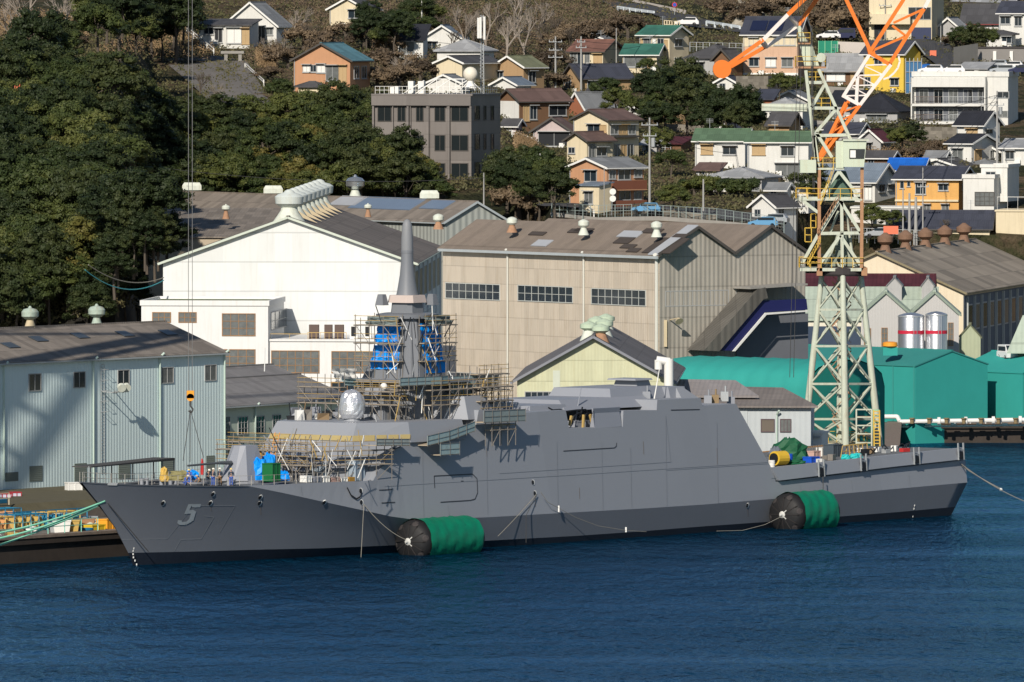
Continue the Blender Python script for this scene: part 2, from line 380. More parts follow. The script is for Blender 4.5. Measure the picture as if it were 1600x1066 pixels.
# terrain sheet
def terr_mat():
    m = bpy.data.materials.new('hillside'); m.use_nodes = True; t = m.node_tree; N = t.nodes; L = t.links
    b = N['Principled BSDF']; b.inputs['Roughness'].default_value = .95; b.inputs['Specular IOR Level'].default_value = .1
    tc = N.new('ShaderNodeTexCoord'); n = N.new('ShaderNodeTexNoise'); n.inputs['Scale'].default_value = .07; n.inputs['Detail'].default_value = 12; n.inputs['Roughness'].default_value = .75
    L.new(tc.outputs['Object'], n.inputs['Vector']); r = N.new('ShaderNodeValToRGB'); e = r.color_ramp.elements
    e[0].position = .36; e[0].color = (.018, .022, .012, 1); e[1].position = .66; e[1].color = (.19, .14, .085, 1)
    x = e.new(.46); x.color = (.04, .042, .02, 1); x = e.new(.55); x.color = (.095, .07, .045, 1)
    L.new(n.outputs[0], r.inputs[0]); L.new(r.outputs[0], b.inputs['Base Color'])
    n2 = N.new('ShaderNodeTexNoise'); n2.inputs['Scale'].default_value = .8; n2.inputs['Detail'].default_value = 8; L.new(tc.outputs['Object'], n2.inputs['Vector'])
    bp = N.new('ShaderNodeBump'); bp.inputs['Distance'].default_value = 2.0; L.new(n2.outputs[0], bp.inputs['Height']); L.new(bp.outputs[0], b.inputs['Normal'])
    return m
tm = MB(); pxs = [-700, -400]+list(range(-200, 1900, 20))+[2100, 2400]; Ds = [1300, 1306, 1312, 1318]+list(range(1322, 1900, 7))+[1950, 2000, 2050, 2100]
for D in Ds:
    for p in pxs:
        x = (p-800)/F*D; z = tz(p, D)
        if z > 2: z += .5*mnoise.noise(V((x*.11, D*.11, 0)))
        tm.v.append(V((x, D, z)))
n_ = len(pxs)
for j in range(len(Ds)-1):
    for i in range(n_-1): tm.f.append((j*n_+i, j*n_+i+1, (j+1)*n_+i+1, (j+1)*n_+i))
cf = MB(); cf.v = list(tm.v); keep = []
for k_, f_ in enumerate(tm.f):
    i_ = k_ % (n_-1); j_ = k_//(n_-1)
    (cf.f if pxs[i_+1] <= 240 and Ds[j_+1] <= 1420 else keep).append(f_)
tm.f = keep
tag(cf.build('cliff', M('shade_dark_rock', (.022, .021, .017), .95, .5, .4), smooth=True, at=(0, 0, 0)), 'dark overgrown cliff behind the pale green workshop', 'cliff', kind='structure')  # near-black rock colour carries the shade on the steep cliff
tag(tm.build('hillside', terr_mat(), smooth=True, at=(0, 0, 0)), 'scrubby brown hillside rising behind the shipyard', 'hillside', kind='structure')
def drape(pts, name, mat, label, lift=.25, kind='structure', cat='road'):
    """a ribbon laid on the hill: pairs of photo points (upper/lower edge)"""
    mb = MB(); vs = []
    for i in range(len(pts)-1):
        for k in range(8 if i < len(pts)-2 else 9):
            t = k/8; up = [lerp(pts[i][0][j], pts[i+1][0][j], t) for j in (0, 1)]; lo = [lerp(pts[i][1][j], pts[i+1][1][j], t) for j in (0, 1)]
            vs.append((up, lo))
    for up, lo in vs:
        for q in range(5):
            p = [lerp(up[j], lo[j], q/4) for j in (0, 1)]; D = g(*p); P_ = W(p[0], p[1], D); P_.z = tz(p[0], D)+.5*mnoise.noise(V((P_.x*.11, D*.11, 0)))+lift; mb.v.append(P_)
    for i in range(len(vs)-1):
        for q in range(4): mb.f.append((i*5+q, i*5+q+1, (i+1)*5+q+1, (i+1)*5+q))
    return tag(mb.build(name, mat, at=(0, 0, 0)), label, cat, kind=kind)
drape([((940, 3), (960, 14)), ((1000, 10), (1010, 26)), ((1060, 22), (1070, 42)), ((1105, 33), (1120, 50)), ((1160, 46), (1170, 56))], 'road', asphalt, 'narrow asphalt road climbing across the top of the hill')
drape([((1424, 66), (1424, 80)), ((1455, 68), (1450, 98)), ((1485, 78), (1470, 112)), ((1500, 96), (1478, 118))], 'road', asphalt, 'steep asphalt street curving down beside the yellow house', lift=.5)
drape([((830, 318), (830, 326)), ((1000, 322), (1000, 334)), ((1180, 338), (1180, 352)), ((1240, 345), (1240, 356))], 'road', asphalt, 'road behind the wire fence above the factory roof')
drape([((250, 92), (330, 165)), ((330, 90), (380, 172)), ((385, 98), (430, 176))], 'slope', M('shotcrete', (.15, .14, .13), .95, .3, .25), 'grey sprayed concrete slope below the white gabled house', cat='slope')

# ================= FACTORY BUILDINGS
roofgrey = roofm('weathered', (.20, .175, .15), 'x', .4, (1.0, 2.4, .2), stain=.5, stc=(.07, .06, .05))
roofgreyY = roofm('weathered', (.20, .175, .15), 'y', .4, (1.0, 2.4, .2), stain=.5, stc=(.07, .06, .05))
gutter = M('gutter_metal', (.36, .40, .42), .5)
mint = M('mint_paint', (.45, .56, .50), .6, .1)
# 1 pale green shed, far left
corr = M('pale_green_cladding', (.62, .75, .76), .6, .05, .25, stripe='w', per=.5, bump=.2, stain=.12, stc=(.3, .33, .3))
b = Bld('workshop', 'long pale green corrugated workshop with brown roof at the far left', 'workshop', -300, -60, 350, 570, 755, 1172, 34, corr, 'R', 3.0, roofgreyY, over=.45, WL=16, trim=gutter)
for q in ((45, 585, 63, 610), (115, 582, 132, 605), (184, 579, 201, 602), (252, 575, 270, 598), (320, 571, 337, 594)): b.win('R', *q, 2, 1, 'c' if q[0] > 240 else 'g')
for q in ((8, 738, 28, 752), (46, 728, 66, 752), (116, 724, 135, 752), (185, 720, 203, 748), (252, 716, 270, 745), (322, 712, 335, 740)): b.slab('R', *q, .06, M('roller_shutter', (.16, .19, .17), .7, stripe='z', per=.2), 'shutter')
for px, y in ((4, 572), (144, 564), (248, 558), (349, 553)): b.pipe('R', px, y, 750, mint)
sk_ = M('roof_light', (.05, .06, .07), .35)
for px, row in ((16, 540), (60, 530), (125, 525), (195, 522), (262, 520)):   # roof lights lie on the slope
    k = MB(); n = V((b.ex.x*3.0/8, b.ex.y*3.0/8, 1)).normalized(); p = onplane(px, row, b.T((-8, 0, b.H+3.0+.22)), n)
    d = (b.ey); u = d.cross(n).normalized()
    k.hexa([p-d*.95-u*.7, p+d*.95-u*.7, p+d*.95+u*.7, p-d*.95+u*.7], [p-d*.95-u*.7+n*.08, p+d*.95-u*.7+n*.08, p+d*.95+u*.7+n*.08, p-d*.95+u*.7+n*.08]); k.build('roof_light', sk_, b.root)
WORK = b
def lantern_vent(px, row, D, r, label, col, rust, name='roof_ventilator', grp=None, squat=.75):
    p = W(px, row, D); t = thing(name, label, 'ventilator', p, 0, grp)
    a = MB(); a.lathe(p, [(r*.95, -.5), (r*.45, r*.9), (r*.4, r*1.25)], 12); a.build('neck', rust, t, smooth=True)
    a = MB(); a.lathe(p, [(r*.6, r*1.1), (r*1.05, r*1.45), (r*1.08, r*2.0), (r*.8, r*2.35), (r*.25, r*2.5), (r*.12, r*2.75)], 14); a.build('cowl', col, t, smooth=True); return t
vm_g = M('ventilator_green', (.34, .42, .36), .7, .35, 3, stain=.8, stc=(.25, .1, .05)); vm_w = M('ventilator_white', (.58, .62, .55), .7, .2, 2, stain=.5, stc=(.3, .18, .08)); vm_r = M('ventilator_rust', (.2, .12, .08), .85, .4, 3); vm_o = M('rust_orange', (.36, .21, .13), .9, .4, 3); vm_p = M('ventilator_cream', (.5, .42, .28), .8, .2)
lantern_vent(47, 513, 1196, .85, 'rust-flecked round ventilator at the left on the pale green workshop roof', vm_g, vm_p)
lantern_vent(151, 509, 1216, .85, 'rust-flecked round ventilator at the right on the pale green workshop roof', vm_g, vm_g)
# wall lamp bracket + ladder on workshop
u, z = b.uz('R', 159, 600); l_ = MB()
def WR_(B, u, d, z): return B.T((d, u, z))
for k in (-.28, .28): l_.tube(WR_(b, u+k, .12, .2), WR_(b, u+k, .12, z+2), .035)
for i in range(34): l_.tube(WR_(b, u-.28, .12, .4+i*.36), WR_(b, u+.28, .12, .4+i*.36), .025)
for i in range(6, 11):
    l_.path([WR_(b, u-.4, .12, i*1.1), WR_(b, u-.35, .7, i*1.1), WR_(b, u+.35, .7, i*1.1), WR_(b, u+.4, .12, i*1.1)], .025)
tag(l_.build('wall_ladder', steel), 'caged steel ladder up the pale green workshop wall', 'ladder')
fl = thing('floodlight', 'twin floodlights on a bracket on the pale green workshop wall', 'floodlight', WR_(b, u+1.5, .3, z-.6))
a = MB()
for k in (0, 2.2): a.bar(WR_(b, u+k, .05, z-.8), WR_(b, u+.2+k*.6, 1.7, z-.9), .09)
a.bar(WR_(b, u-.2, 1.6, z-.85), WR_(b, u+2.6, 1.6, z-.85), .1); a.build('bracket', steel, fl)
for k in (.3, 1.2):
    a = MB(); p = WR_(b, u+k+.5, 1.8, z-.1); a.lathe(p, [(.18, 0), (.42, .35), (.46, .8)], 10, V((.3, -1, -.5))); a.bar(p, p-V((0, 0, .7)), .08); a.build('lamp_head', vm_w, fl)
# 2 small green building behind the bow
lg = M('pale_green_plaster', (.48, .56, .48), .8, .08, stain=.12, stc=(.25, .3, .22)); roofcool = roofm('slate_grey', (.19, .185, .185), 'y', .4, (1.2, 2.6, .12), stain=.3, stc=(.08, .08, .08))
b = Bld('office_shed', 'low pale green building with two-step grey roof between the workshop and the ship', 'shed', 250, 318, 545, 637, 745, 1228, 29, lg, 'R', 2.4, roofcool, over=.5, WL=13, trim=gutter)
b2 = Bld('', '', '', 250, 312, 478, 607, 640, 1240, 29, lg, 'R', 1.7, roofcool, over=.4, WL=9, parent=b, ext=2.4, part='clerestory')
for q in ((352, 652, 358, 680), (372, 652, 386, 678), (398, 651, 412, 676), (426, 649, 438, 671), (453, 647, 466, 668), (480, 645, 492, 665)): b.win('R', *q, 3, 3, 'g')
b.pipe('R', 397, 636, 690, mint)
ls = M('roof_light_strip', (.34, .35, .36), .5)
# 3 white office annexe
wst = M('white_render', (.66, .67, .67), .75, .06, stain=.3, stc=(.42, .34, .22))
b = Bld('factory_office', 'white concrete office block with rusty gridded windows in front of the white gable', 'office block', 221, 419, 452, 478, 640, 1300, 5, wst, 'flat', .35, wst, WR=17)
for q in ((239, 489, 266, 503), (280, 489, 306, 503), (348, 491, 398, 524), (346, 547, 398, 578)): b.win('L', *q, 4 if q[0] > 300 else 3, 3 if q[0] > 300 else 2, 'c', rustf)
u0, z1 = b.uz('L', 421, 478); b.win('R', 423, 486, 449, 512, 4, 2, 'g')
a = MB(); a.box(-b.WL+.4, .4, b.H+.26, -.4, 16.5, b.H+.3, T=b.T); a.build('roof_moss', M('moss_roof', (.12, .15, .07), .95, .4, .6), b.root)
b3 = Bld('', '', '', 419.3, 640, 660, 534, 640, 1299.2, 5, wst, 'flat', 0, wst, WR=17.5, parent=b, part='lower_wing')
for q in ((425, 549, 498, 582), (519, 550, 590, 582)): b3.win('L', *q, 6, 3, 'c', rustf)
for q in ((425, 598, 498, 640), (519, 598, 590, 640)): b3.win('L', *q, 6, 3, 'g', rustf)
yr = M('yellow_rail', (.52, .36, .12), .7, .2)
b3.railing('L', 422, 522, 482, 533, -.3, yr, step=3); b3.railing('L', 480, 520, 541, 535, -.25, yr, step=.45)
for i, q in enumerate(((481, 510, 496, 530), (505, 510, 517, 530), (521, 510, 535, 530), (545, 510, 557, 534), (567, 511, 578, 534))):
    a = MB(); u0, u1, zb, zt = b3.rect('L', *q); zb = b3.H+.27
    a.box(u0, 1.2, zb, u1, 2.0, zb+1.6, T=b3.T); o = a.build('air_conditioner', M('ac_brown', (.11, .08, .07), .7) if i < 3 else whitep)
    tag(o, ['brown slatted air conditioner at the left on the white office terrace', 'dark air conditioner second from left on the terrace', 'brown air conditioner in the middle of the terrace row', 'white air conditioner with dark grille on the terrace', 'white air conditioner at the right end of the terrace'][i], 'air conditioner')
    if i > 2:
        a = MB(); a.box(u0+.15, 1.14, zb+.3, u1-.15, 1.19, zb+1.4, T=b3.T); tag(a.build('grille', dark, o), None)
        o.children[0].location = V(o.children[0].location)
# 4 white factory hall
wmat = M('white_sheet_cladding', (.64, .66, .66), .7, .06, stripe=None, panel=(2.0, 3.4, .045), bump=.1, stain=.3, stc=(.42, .38, .3))
b = Bld('factory_hall', 'large white gabled factory hall with a row of ventilators on its ridge', 'factory', 255, 645, 692, 411, 640, 1319, 2, wmat, 'R', 5.2, roofm('tiled_brown', (.15, .13, .115), 'y', .5, (2.2, 2.6, .2)), over=.6, WR=78, trim=M('pale_green_trim', (.5, .55, .48), .6))
for i in range(6):
    for (z0, z1) in ((9.5, 12.8), (1.5, 5.2)):
        u = 4+i*12.2; a = MB(); b.fb(a, 'R', u, u+9.5, z0+3, z1+3, -.02, .05); wo = a.build('window_band', M('dark_teal_glass', (.03, .08, .08), .3), b.root)
for i in range(7): a = MB(); b.fb(a, 'R', 2+i*12.2, 2.25+i*12.2, 0, b.H-.3, 0, .2); a.build('wall_post', whitep, b.root)
for i in range(8):
    t = i/7; p = b.T((-b.WL/2, 3+t*68, b.H+5.2+.1))
    o = thing('roof_ventilator', '%s big round white ventilator along the ridge of the white hall' % ['front', 'second', 'third', 'fourth', 'fifth', 'sixth', 'seventh', 'rearmost'][i], 'ventilator', p, 0, 'ventilators on the white hall ridge')
    a = MB(); a.lathe(p, [(2.1, -.9), (1.0, .7), (.95, 1.2)], 14); a.build('base', vm_w, o, smooth=True)
    a = MB(); a.lathe(p, [(1.0, 1.1), (1.6, 1.5), (1.7, 2.3), (1.3, 2.6), (.7, 2.75), (.5, 3.0), (.2, 3.15)], 18); a.build('drum', M('ventilator_grey_white', (.55, .6, .58), .5, .15, stain=.4, stc=(.4, .3, .15)), o, smooth=True)
    if i: 
        a = MB(); q = b.T((-b.WL/2+1.6, 3+t*68-1, b.H+4.7)); a.hexa([q+V((-1, -.4, 0)), q+V((1.6, -.4, -.8)), q+V((1.6, .4, -.8)), q+V((-1, .4, 0))], [q+V((-1, -.4, 1.1)), q+V((1.2, -.3, -.3)), q+V((1.2, .3, -.3)), q+V((-1, .4, 1.1))]); a.build('roof_cleat', vm_p, o)
# 5 beige hall, M roof
bei = M('beige_corrugated', (.48, .425, .35), .85, .1, .3, stripe='w', per=.45, bump=.15, panel=(1.0, 1.9, .07), stain=.6, stc=(.27, .19, .11))
TH5 = 56; D5 = 1275
b = Bld('factory_hall', 'large beige corrugated factory hall with a twin-gabled grey roof', 'factory', 692, 1030, 1258, 399, 640, D5, TH5, bei, 'none', 0, bei, over=0)
bpy.data.objects.remove(b.roof); HB = b; hh = b.WR/2
for k in range(2):
    a = MB(); y0 = k*hh; yc = y0+hh/2; y1 = y0+hh; H = b.H; rr = 3.0
    a.hexa([b.T((0, y0+.01, H-.05)), b.T((0, y1-.01, H-.05)), b.T((0, yc, H+rr))], [b.T((-b.WL, y0+.01, H-.05)), b.T((-b.WL, y1-.01, H-.05)), b.T((-b.WL, yc, H+rr))]); a.build('gable', bei, b.root)
    a = MB(); e = .5
    for ya, sg in ((y0-(e if k == 0 else 0), 1), (y1+(e if k == 1 else 0), -1)):
        za = H-(e*rr/(hh/2) if (k == 0 and sg == 1) or (k == 1 and sg == -1) else 0)
        P_ = [(e, ya, za+.03), (e, yc, H+rr+.03), (-b.WL-e, yc, H+rr+.03), (-b.WL-e, ya, za+.03)]
        a.hexa([b.T(p) for p in P_], [b.T((p[0], p[1], p[2]+.18)) for p in P_])
    a.build('roof', roofm('beige_hall', (.20, .165, .135), 'x', .4, (1.0, 5.0, .1), stain=.5, stc=(.1, .08, .06)), b.root)
    a = MB(); a.bar(b.T((e+.05, yc, H+rr+.1)), b.T((e+.05, y0-(e if k == 0 else 0), H+.1)), .08, .3); a.bar(b.T((e+.05, yc, H+rr+.1)), b.T((e+.05, y1, H+.1)), .08, .3); a.build('verge_trim', M('dark_trim', (.07, .065, .06), .6), b.root)
a = MB(); a.bar(b.T((.5, -.6, b.H-.25)), b.T((-b.WL, -.6, b.H-.25)), .25, .3); a.build('gutter', gutter, b.root)
a = MB(); sm_ = M('grey_side_corrugated', (.33, .31, .27), .85, .12, .3, stripe='w', per=.6, bump=.35, panel=(1.0, 3.4, .08), stain=.5, stc=(.14, .13, .11))  # right-hand wall sheet, darker and greyer than the beige one
for k in range(2):
    y0 = k*hh+(.02 if k == 0 else 0); y1 = (k+1)*hh-(.02 if k else 0); q = [b.T((.01, y0, -2)), b.T((.01, y1, -2)), b.T((.01, y1, b.H)), b.T((.01, (k+.5)*hh, b.H+2.95)), b.T((.01, y0, b.H))]; a.hexa(q, [p+b.ex*.05 for p in q])
a.build('side_cladding', sm_, b.root)
def on_slope(px, row, w, d, mat, name='roof_patch', k=0, par=None, lift=.3):
    """patch on the front slope of the beige hall"""
    n = (V((0, 0, 1))*(hh/2)-HB.ey*3.0).normalized(); p = onplane(px, row, HB.T((0, hh/2, HB.H+3.0+lift)), n); up = (HB.ey*(hh/2)+V((0, 0, 3.0))).normalized(); m = MB()
    q = [p-HB.ex*w/2-up*d/2, p+HB.ex*w/2-up*d/2, p+HB.ex*w/2+up*d/2, p-HB.ex*w/2+up*d/2]; m.hexa([x-n*.05 for x in q], [x+n*.06 for x in q]); return m.build(name, mat, par or HB.root)
for px, row, w_, d_, mt in ((840, 365, 3, .7, 'd'), (847, 380, 3, 1.3, 'l'), (912, 360, 3.4, .8, 'd'), (903, 361, 3.4, .8, 'd'), (985, 366, 4, 1.3, 'l'), (975, 376, 3, 1.2, 'd'), (982, 385, 2.6, .8, 'd'), (990, 391, 2.2, .8, 'd'), (1040, 384, 5.5, 3.2, 'd'), (1056, 374, 2.5, 2.2, 'd'), (1020, 361, 3.5, .9, 'd')):
    on_slope(px, row, w_, d_, {'d': M('roof_patch_dark', (.06, .05, .045), .9), 'l': M('roof_patch_light', (.35, .37, .4), .6)}[mt])
a = MB(); q = [(-1.6, -.45, b.H-.2), (.45, -.45, b.H-.2), (.45, hh/2, b.H+3.0), (-1.6, hh/2, b.H+3.0)]
a.hexa([b.T((x, y, z+.22)) for x, y, z in q], [b.T((x, y, z+.34)) for x, y, z in q]); a.build('roof_edge_sheet', M('roof_patch_light', (.35, .37, .4), .6), b.root)
for q in ((697, 444, 781, 467), (810, 448, 895, 471), (925, 453, 1009, 476)): b.win('L', *q, 8, 2, 'g', M('window_frame_light', (.45, .47, .45), .6))
b.win('L', 700, 584, 780, 605, 8, 2, 'g'); b.slab('L', 690, 540, 713, 600, .08, M('slate_door', (.07, .08, .1), .6), 'door')
b.win('R', 1040, 455, 1137, 477, 14, 1, 'c'); b.win('R', 1150, 450, 1166, 463, 4, 1, 'c')
for px, y0 in ((795, 396), (914, 400)): b.pipe('L', px, y0, 600, M('downpipe_pale', (.55, .55, .5), .6), .12)
b.pipe('L', 1028, 404, 600, M('downpipe_pale', (.55, .55, .5), .6), .2)
for i, (px, row) in enumerate(((685, 349), (800, 354), (912, 358), (1026, 361))):
    p = HB.T((-HB.uz('L', px, 380)[0]*-1 if False else HB.uz('L', px, 380)[0], hh/2, HB.H+3.0)); D = p.y
    q = W(px, row+4, D); t = thing('roof_ventilator', ['rusty-based', 'orange rusty-necked', 'clean pale green', 'pale green'][i]+' small round ventilator on the beige hall roof, %s from the left' % ['first', 'second', 'third', 'fourth'][i], 'ventilator', q)
    a = MB(); a.lathe(q, [(.65, -.4), (.33, .35), (.32, .6)], 10); a.build('neck', vm_o if i < 2 else vm_w, t, smooth=True)
    a = MB(); a.lathe(q, [(.4, .5), (.62, .7), (.64, 1.1), (.4, 1.3), (.1, 1.4)], 12); a.build('cowl', vm_w, t, smooth=True)
# lamp on beige right wall
u, z = b.uz('R', 1046, 500); a = MB(); a.bar(b.T((.1, u, z)), b.T((1.4, u, z+.2)), .1); a.bar(b.T((.1, u-.6, z-3)), b.T((.1, u-.6, z)), .35); a.lathe(b.T((1.5, u+.1, z+.2)), [(.15, 0), (.5, .5)], 8, V((.3, -.6, -.6)))
tag(a.build('floodlight', vm_p), 'small floodlight on the grey side wall of the beige hall', 'floodlight')
# 6 back hall
rg = M('grey_plank', (.30, .32, .30), .8, .1, stripe='w', per=.9, bump=.4)
b = Bld('factory_hall', 'long low factory hall behind the white hall with box ventilators on its ridge', 'factory', 225, 695, 792, 347, 400, 1436, 60, rg, 'L', 2.4, roofgrey, over=.4, trim=gutter, ext=20)
BH = b
bl = M('blue_sheet', (.14, .19, .27), .5, .1, stripe='x', per=.5)
def slope_patch(B, rise, px, row, w, d, mat, lift=.22):
    n = (V((0, 0, 1))*(B.WR/2)-B.ey*rise).normalized(); p = onplane(px, row, B.T((0, B.WR/2, B.H+rise+lift)), n); up = (B.ey*(B.WR/2)+V((0, 0, rise))).normalized(); m = MB()
    q = [p-B.ex*w/2-up*d/2, p+B.ex*w/2-up*d/2, p+B.ex*w/2+up*d/2, p-B.ex*w/2+up*d/2]; m.hexa([x-n*.05 for x in q], [x+n*.06 for x in q]); return m.build('roof_patch', mat, B.root)
slope_patch(b, 2.4, 605, 318, 16, 3, bl); slope_patch(b, 2.4, 683, 320, 6, 2.2, bl); slope_patch(b, 2.4, 545, 314, 7, 2.4, M('roof_patch_light', (.35, .37, .4), .6))
b = Bld('factory_hall', 'lean-to hall with a flat grey roof seen left of the white gable', 'factory', 232, 470, 480, 372, 420, 1432, 4, wcol('beige_dirty', (.42, .36, .27)), 'S', 3.0, roofgrey, over=.3, WR=28, trim=gutter, ext=20)
for i, (px, row, wd) in enumerate(((300, 303, 30), (427, 308, 30), (671, 316, 30))):
    D = 1440+ (740-px)*.16; p = W(px, row, D); k = wd/2/scl(D); t = thing('roof_ventilator', 'boxy white ventilator on the back hall ridge, %s' % ['leftmost beside the trees', 'left of the round ventilators', 'rightmost near the grey gable'][i], 'ventilator', p, -R(8))
    a = MB(); a.hexa([p+V((x*k*.9, y*k*.6, -1)) for x, y in ((-1, -1), (1, -1), (1, 1), (-1, 1))], [p+V((x*k*.6, y*k*.5, .7)) for x, y in ((-1, -1), (1, -1), (1, 1), (-1, 1))]); a.build('base', vm_w, t)
    a = MB(); a.hexa([p+V((x*k, y*k*.7, .5)) for x, y in ((-1, -1), (1, -1), (1, 1), (-1, 1))], [p+V((x*k*1.0, y*k*.7, 1.1)) for x, y in ((-1, -1), (1, -1), (1, 1), (-1, 1))]); a.hexa([p+V((x*k, y*k*.7, 1.1)) for x, y in ((-1, -1), (1, -1), (1, 1), (-1, 1))], [p+V((x*k*.8, y*k*.5, 1.5)) for x, y in ((-1, -1), (1, -1), (1, 1), (-1, 1))]); a.build('hood', vm_w, t)
for px, row, r, lb in ((353, 336, .5, 'small white ventilator with rusty foot on the lean-to roof'), (575, 333, .45, 'small cream ventilator half hidden on the back hall roof')): lantern_vent(px, row, 1438, r, lb, vm_w, vm_o)
lantern_vent(555, 311, 1478, 1.15, 'wide shiny metal ventilator on the back hall roof', M('shiny_metal', (.55, .58, .6), .25, metal=.8), vm_w)
# 7 yellow-green gable shed
yg = M('yellow_green_sheet', (.50, .51, .35), .8, .12, .5, panel=(1.0, 2.2, .06), stripe='w', per=.35, bump=.15, stain=.4, stc=(.28, .2, .08))
b = Bld('workshop', 'pale yellow-green gabled workshop behind the ship amidships', 'workshop', 808, 1046, 1060, 594, 760, 1199, 2, yg, 'R', 4.5, roofm('dark_tin', (.13, .125, .13), 'y', .4), over=.7, WR=46, trim=M('grey_fascia', (.2, .21, .24), .6))
b.win('L', 821, 613, 876, 640, 6, 2, 'g'); b.win('L', 896, 612, 955, 624, 6, 1, 'c'); b.slab('L', 864, 579, 875, 612, .05, M('patch_white_green', (.5, .54, .46), .8), 'patched_panel')
for i in range(5):
    p = b.T((-b.WL/2+(.7, -.8, .6, -.5, .3)[i], 3+i*9, b.H+4.5)); t = thing('roof_ventilator', '%s pale green ventilator on the ridge of the yellow-green workshop' % ['nearest', 'second', 'third', 'fourth', 'farthest'][i], 'ventilator', p, 0, 'ventilators on the yellow-green workshop')
    a = MB(); a.lathe(p, [(1.0, -.8), (.5, .4)], 10); a.build('neck', vm_o if i == 0 else vm_w, t, smooth=True)
    a = MB(); a.lathe(p, [(.5, .35), (.95, .6), (.95, 1.0), (.5, 1.2), (.15, 1.35)], 12); a.build('cowl', M('vent_green2', (.45, .55, .42), .7, .2, stain=.4), t, smooth=True)
# white bent flue
a = MB(); p = W(1045, 610, 1197); a.tube(p, p+V((0, 0, 3.3)), .5, 12); a.tube(p+V((.1, 0, 3.0)), p+V((-1.3, 0, 3.2)), .42, 12)
a.tube(p+V((-1.1, 0, 3.2)), p+V((-1.1, 0, 2.2)), .4, 12)
tag(a.build('flue_pipe', whitep, smooth=True), 'fat white bent flue pipe beside the yellow-green workshop', 'pipe')
# 8 low shed behind the hangar, right
b = Bld('workshop', 'low grey-roofed shed with pale blue walls behind the ship hangar', 'shed', 1040, 1168, 1258, 637, 700, 1222, 4, M('pale_blue_wall', (.42, .46, .48), .8, .08, stripe='w', per=.6), 'S', 1.0, roofm('grey_slate2', (.19, .17, .16), 'x', .5, (1.2, 4, .1)), over=.5, WL=10, WR=9)
bpy.data.objects.remove(b.roof)
a = MB(); T_ = b.T
Q = [(-12, -.6, b.H), (7.6, -.6, b.H), (3.2, 13, b.H+1.5), (-12, 13, b.H+1.8)]; a.hexa([T_(q) for q in Q], [T_((q[0], q[1], q[2]+.2)) for q in Q]); a.build('roof', roofm('grey_slate2', (.19, .17, .16), 'x', .5, (1.2, 4, .1)), b.root)
a = MB(); Q = [(-14, 4, b.H+.9), (1.0, 4, b.H+.9), (-2.0, 14, b.H+2.2), (-14, 14, b.H+2.4)]; a.hexa([T_(q) for q in Q], [T_((q[0], q[1], q[2]+.25)) for q in Q]); a.build('upper_roof', roofm('grey_slate3', (.27, .25, .25), 'x', .5, (1.2, 4, .08)), b.root)
a = MB(); a.box(0.02, .05, -2, 6.8, 8.9, b.H-.05, T=T_); a.build('wing', M('pale_blue_wall', (.42, .46, .48), .8, .08, stripe='w', per=.6), b.root)
u0 = 1.0
for x0, x1, gl_ in ((1190, 1209, M('brown_shutter', (.13, .11, .09), .7)), (1220, 1235, 'c')):
    b.win('L', x0, 656, x1, 674, 3 if gl_ == 'c' else 1, 1, gl_, M('dark_window_frame', (.1, .07, .08), .6))
b.pipe('L', 1214, 648, 695, mint)
# 9 maroon-roof shed with pale green walls, right of beige
pgw = M('mint_sheet', (.42, .50, .42), .7, .08, stripe='w', per=.6, stain=.15, stc=(.25, .3, .2))
b = Bld('workshop', 'long shed with dark maroon roof and mint upper wall behind the crane', 'workshop', 1259, 1458, 1470, 452, 640, 1450, 3, pgw, 'L', 1.6, roofm('maroon', (.07, .018, .025), 'x', .5), over=.3, WR=11)
b4 = Bld('', '', '', 1259, 1460, 1500, 500, 640, 1438, 3, wcol('cream_white', (.66, .62, .52)), 'S', 3.6, roofm('mint_tin', (.40, .47, .39), 'x', .7, (3, 6, .04)), over=.4, WR=10, parent=b, part='front_range')
b4.slab('L', 1262, 510, 1345, 560, .1, M('navy_opening', (.03, .05, .09), .5), 'doorway')
for i, (pl, pc, rt) in enumerate(((1386, 1409, 452), (1440, 1459, 452))):
    Bld('', '', '', pl, pc, pc+4, 447, 458, 1444, 3, HW['grey'], 'R', 1.0, HR('grey', 'y'), over=.15, WR=6, parent=b, ext=1.5, part='dormer')
# grey twin-gabled building
gw = M('smooth_grey_sheet', (.44, .43, .42), .7, .05, stripe='w', per=.35, bump=.15, stain=.12, stc=(.3, .28, .25))
b = Bld('workshop', 'light grey twin-gabled building behind the silver tanks', 'workshop', 1346, 1422, 1430, 491, 640, 1424, 2, gw, 'R', 2.7, roofm('mint_tin', (.40, .47, .39), 'y', .7, (3, 6, .04)), over=.25, WR=13, trim=M('grey_green_trim', (.22, .27, .22), .6))
b5 = Bld('', '', '', 1422.5, 1498, 1512, 491, 640, 1423.8, 2, gw, 'R', 2.7, roofm('mint_tin', (.40, .47, .39), 'y', .7, (3, 6, .04)), over=.25, WR=13, parent=b, part='second_gable', trim=M('grey_green_trim', (.22, .27, .22), .6))
for q in ((1351, 514, 1360, 545), (1378, 513, 1386, 545)): b.win('L', *q, 2, 4, 'c', rustf)
b5.win('L', 1482, 505, 1489, 540, 2, 4, 'c', rustf)
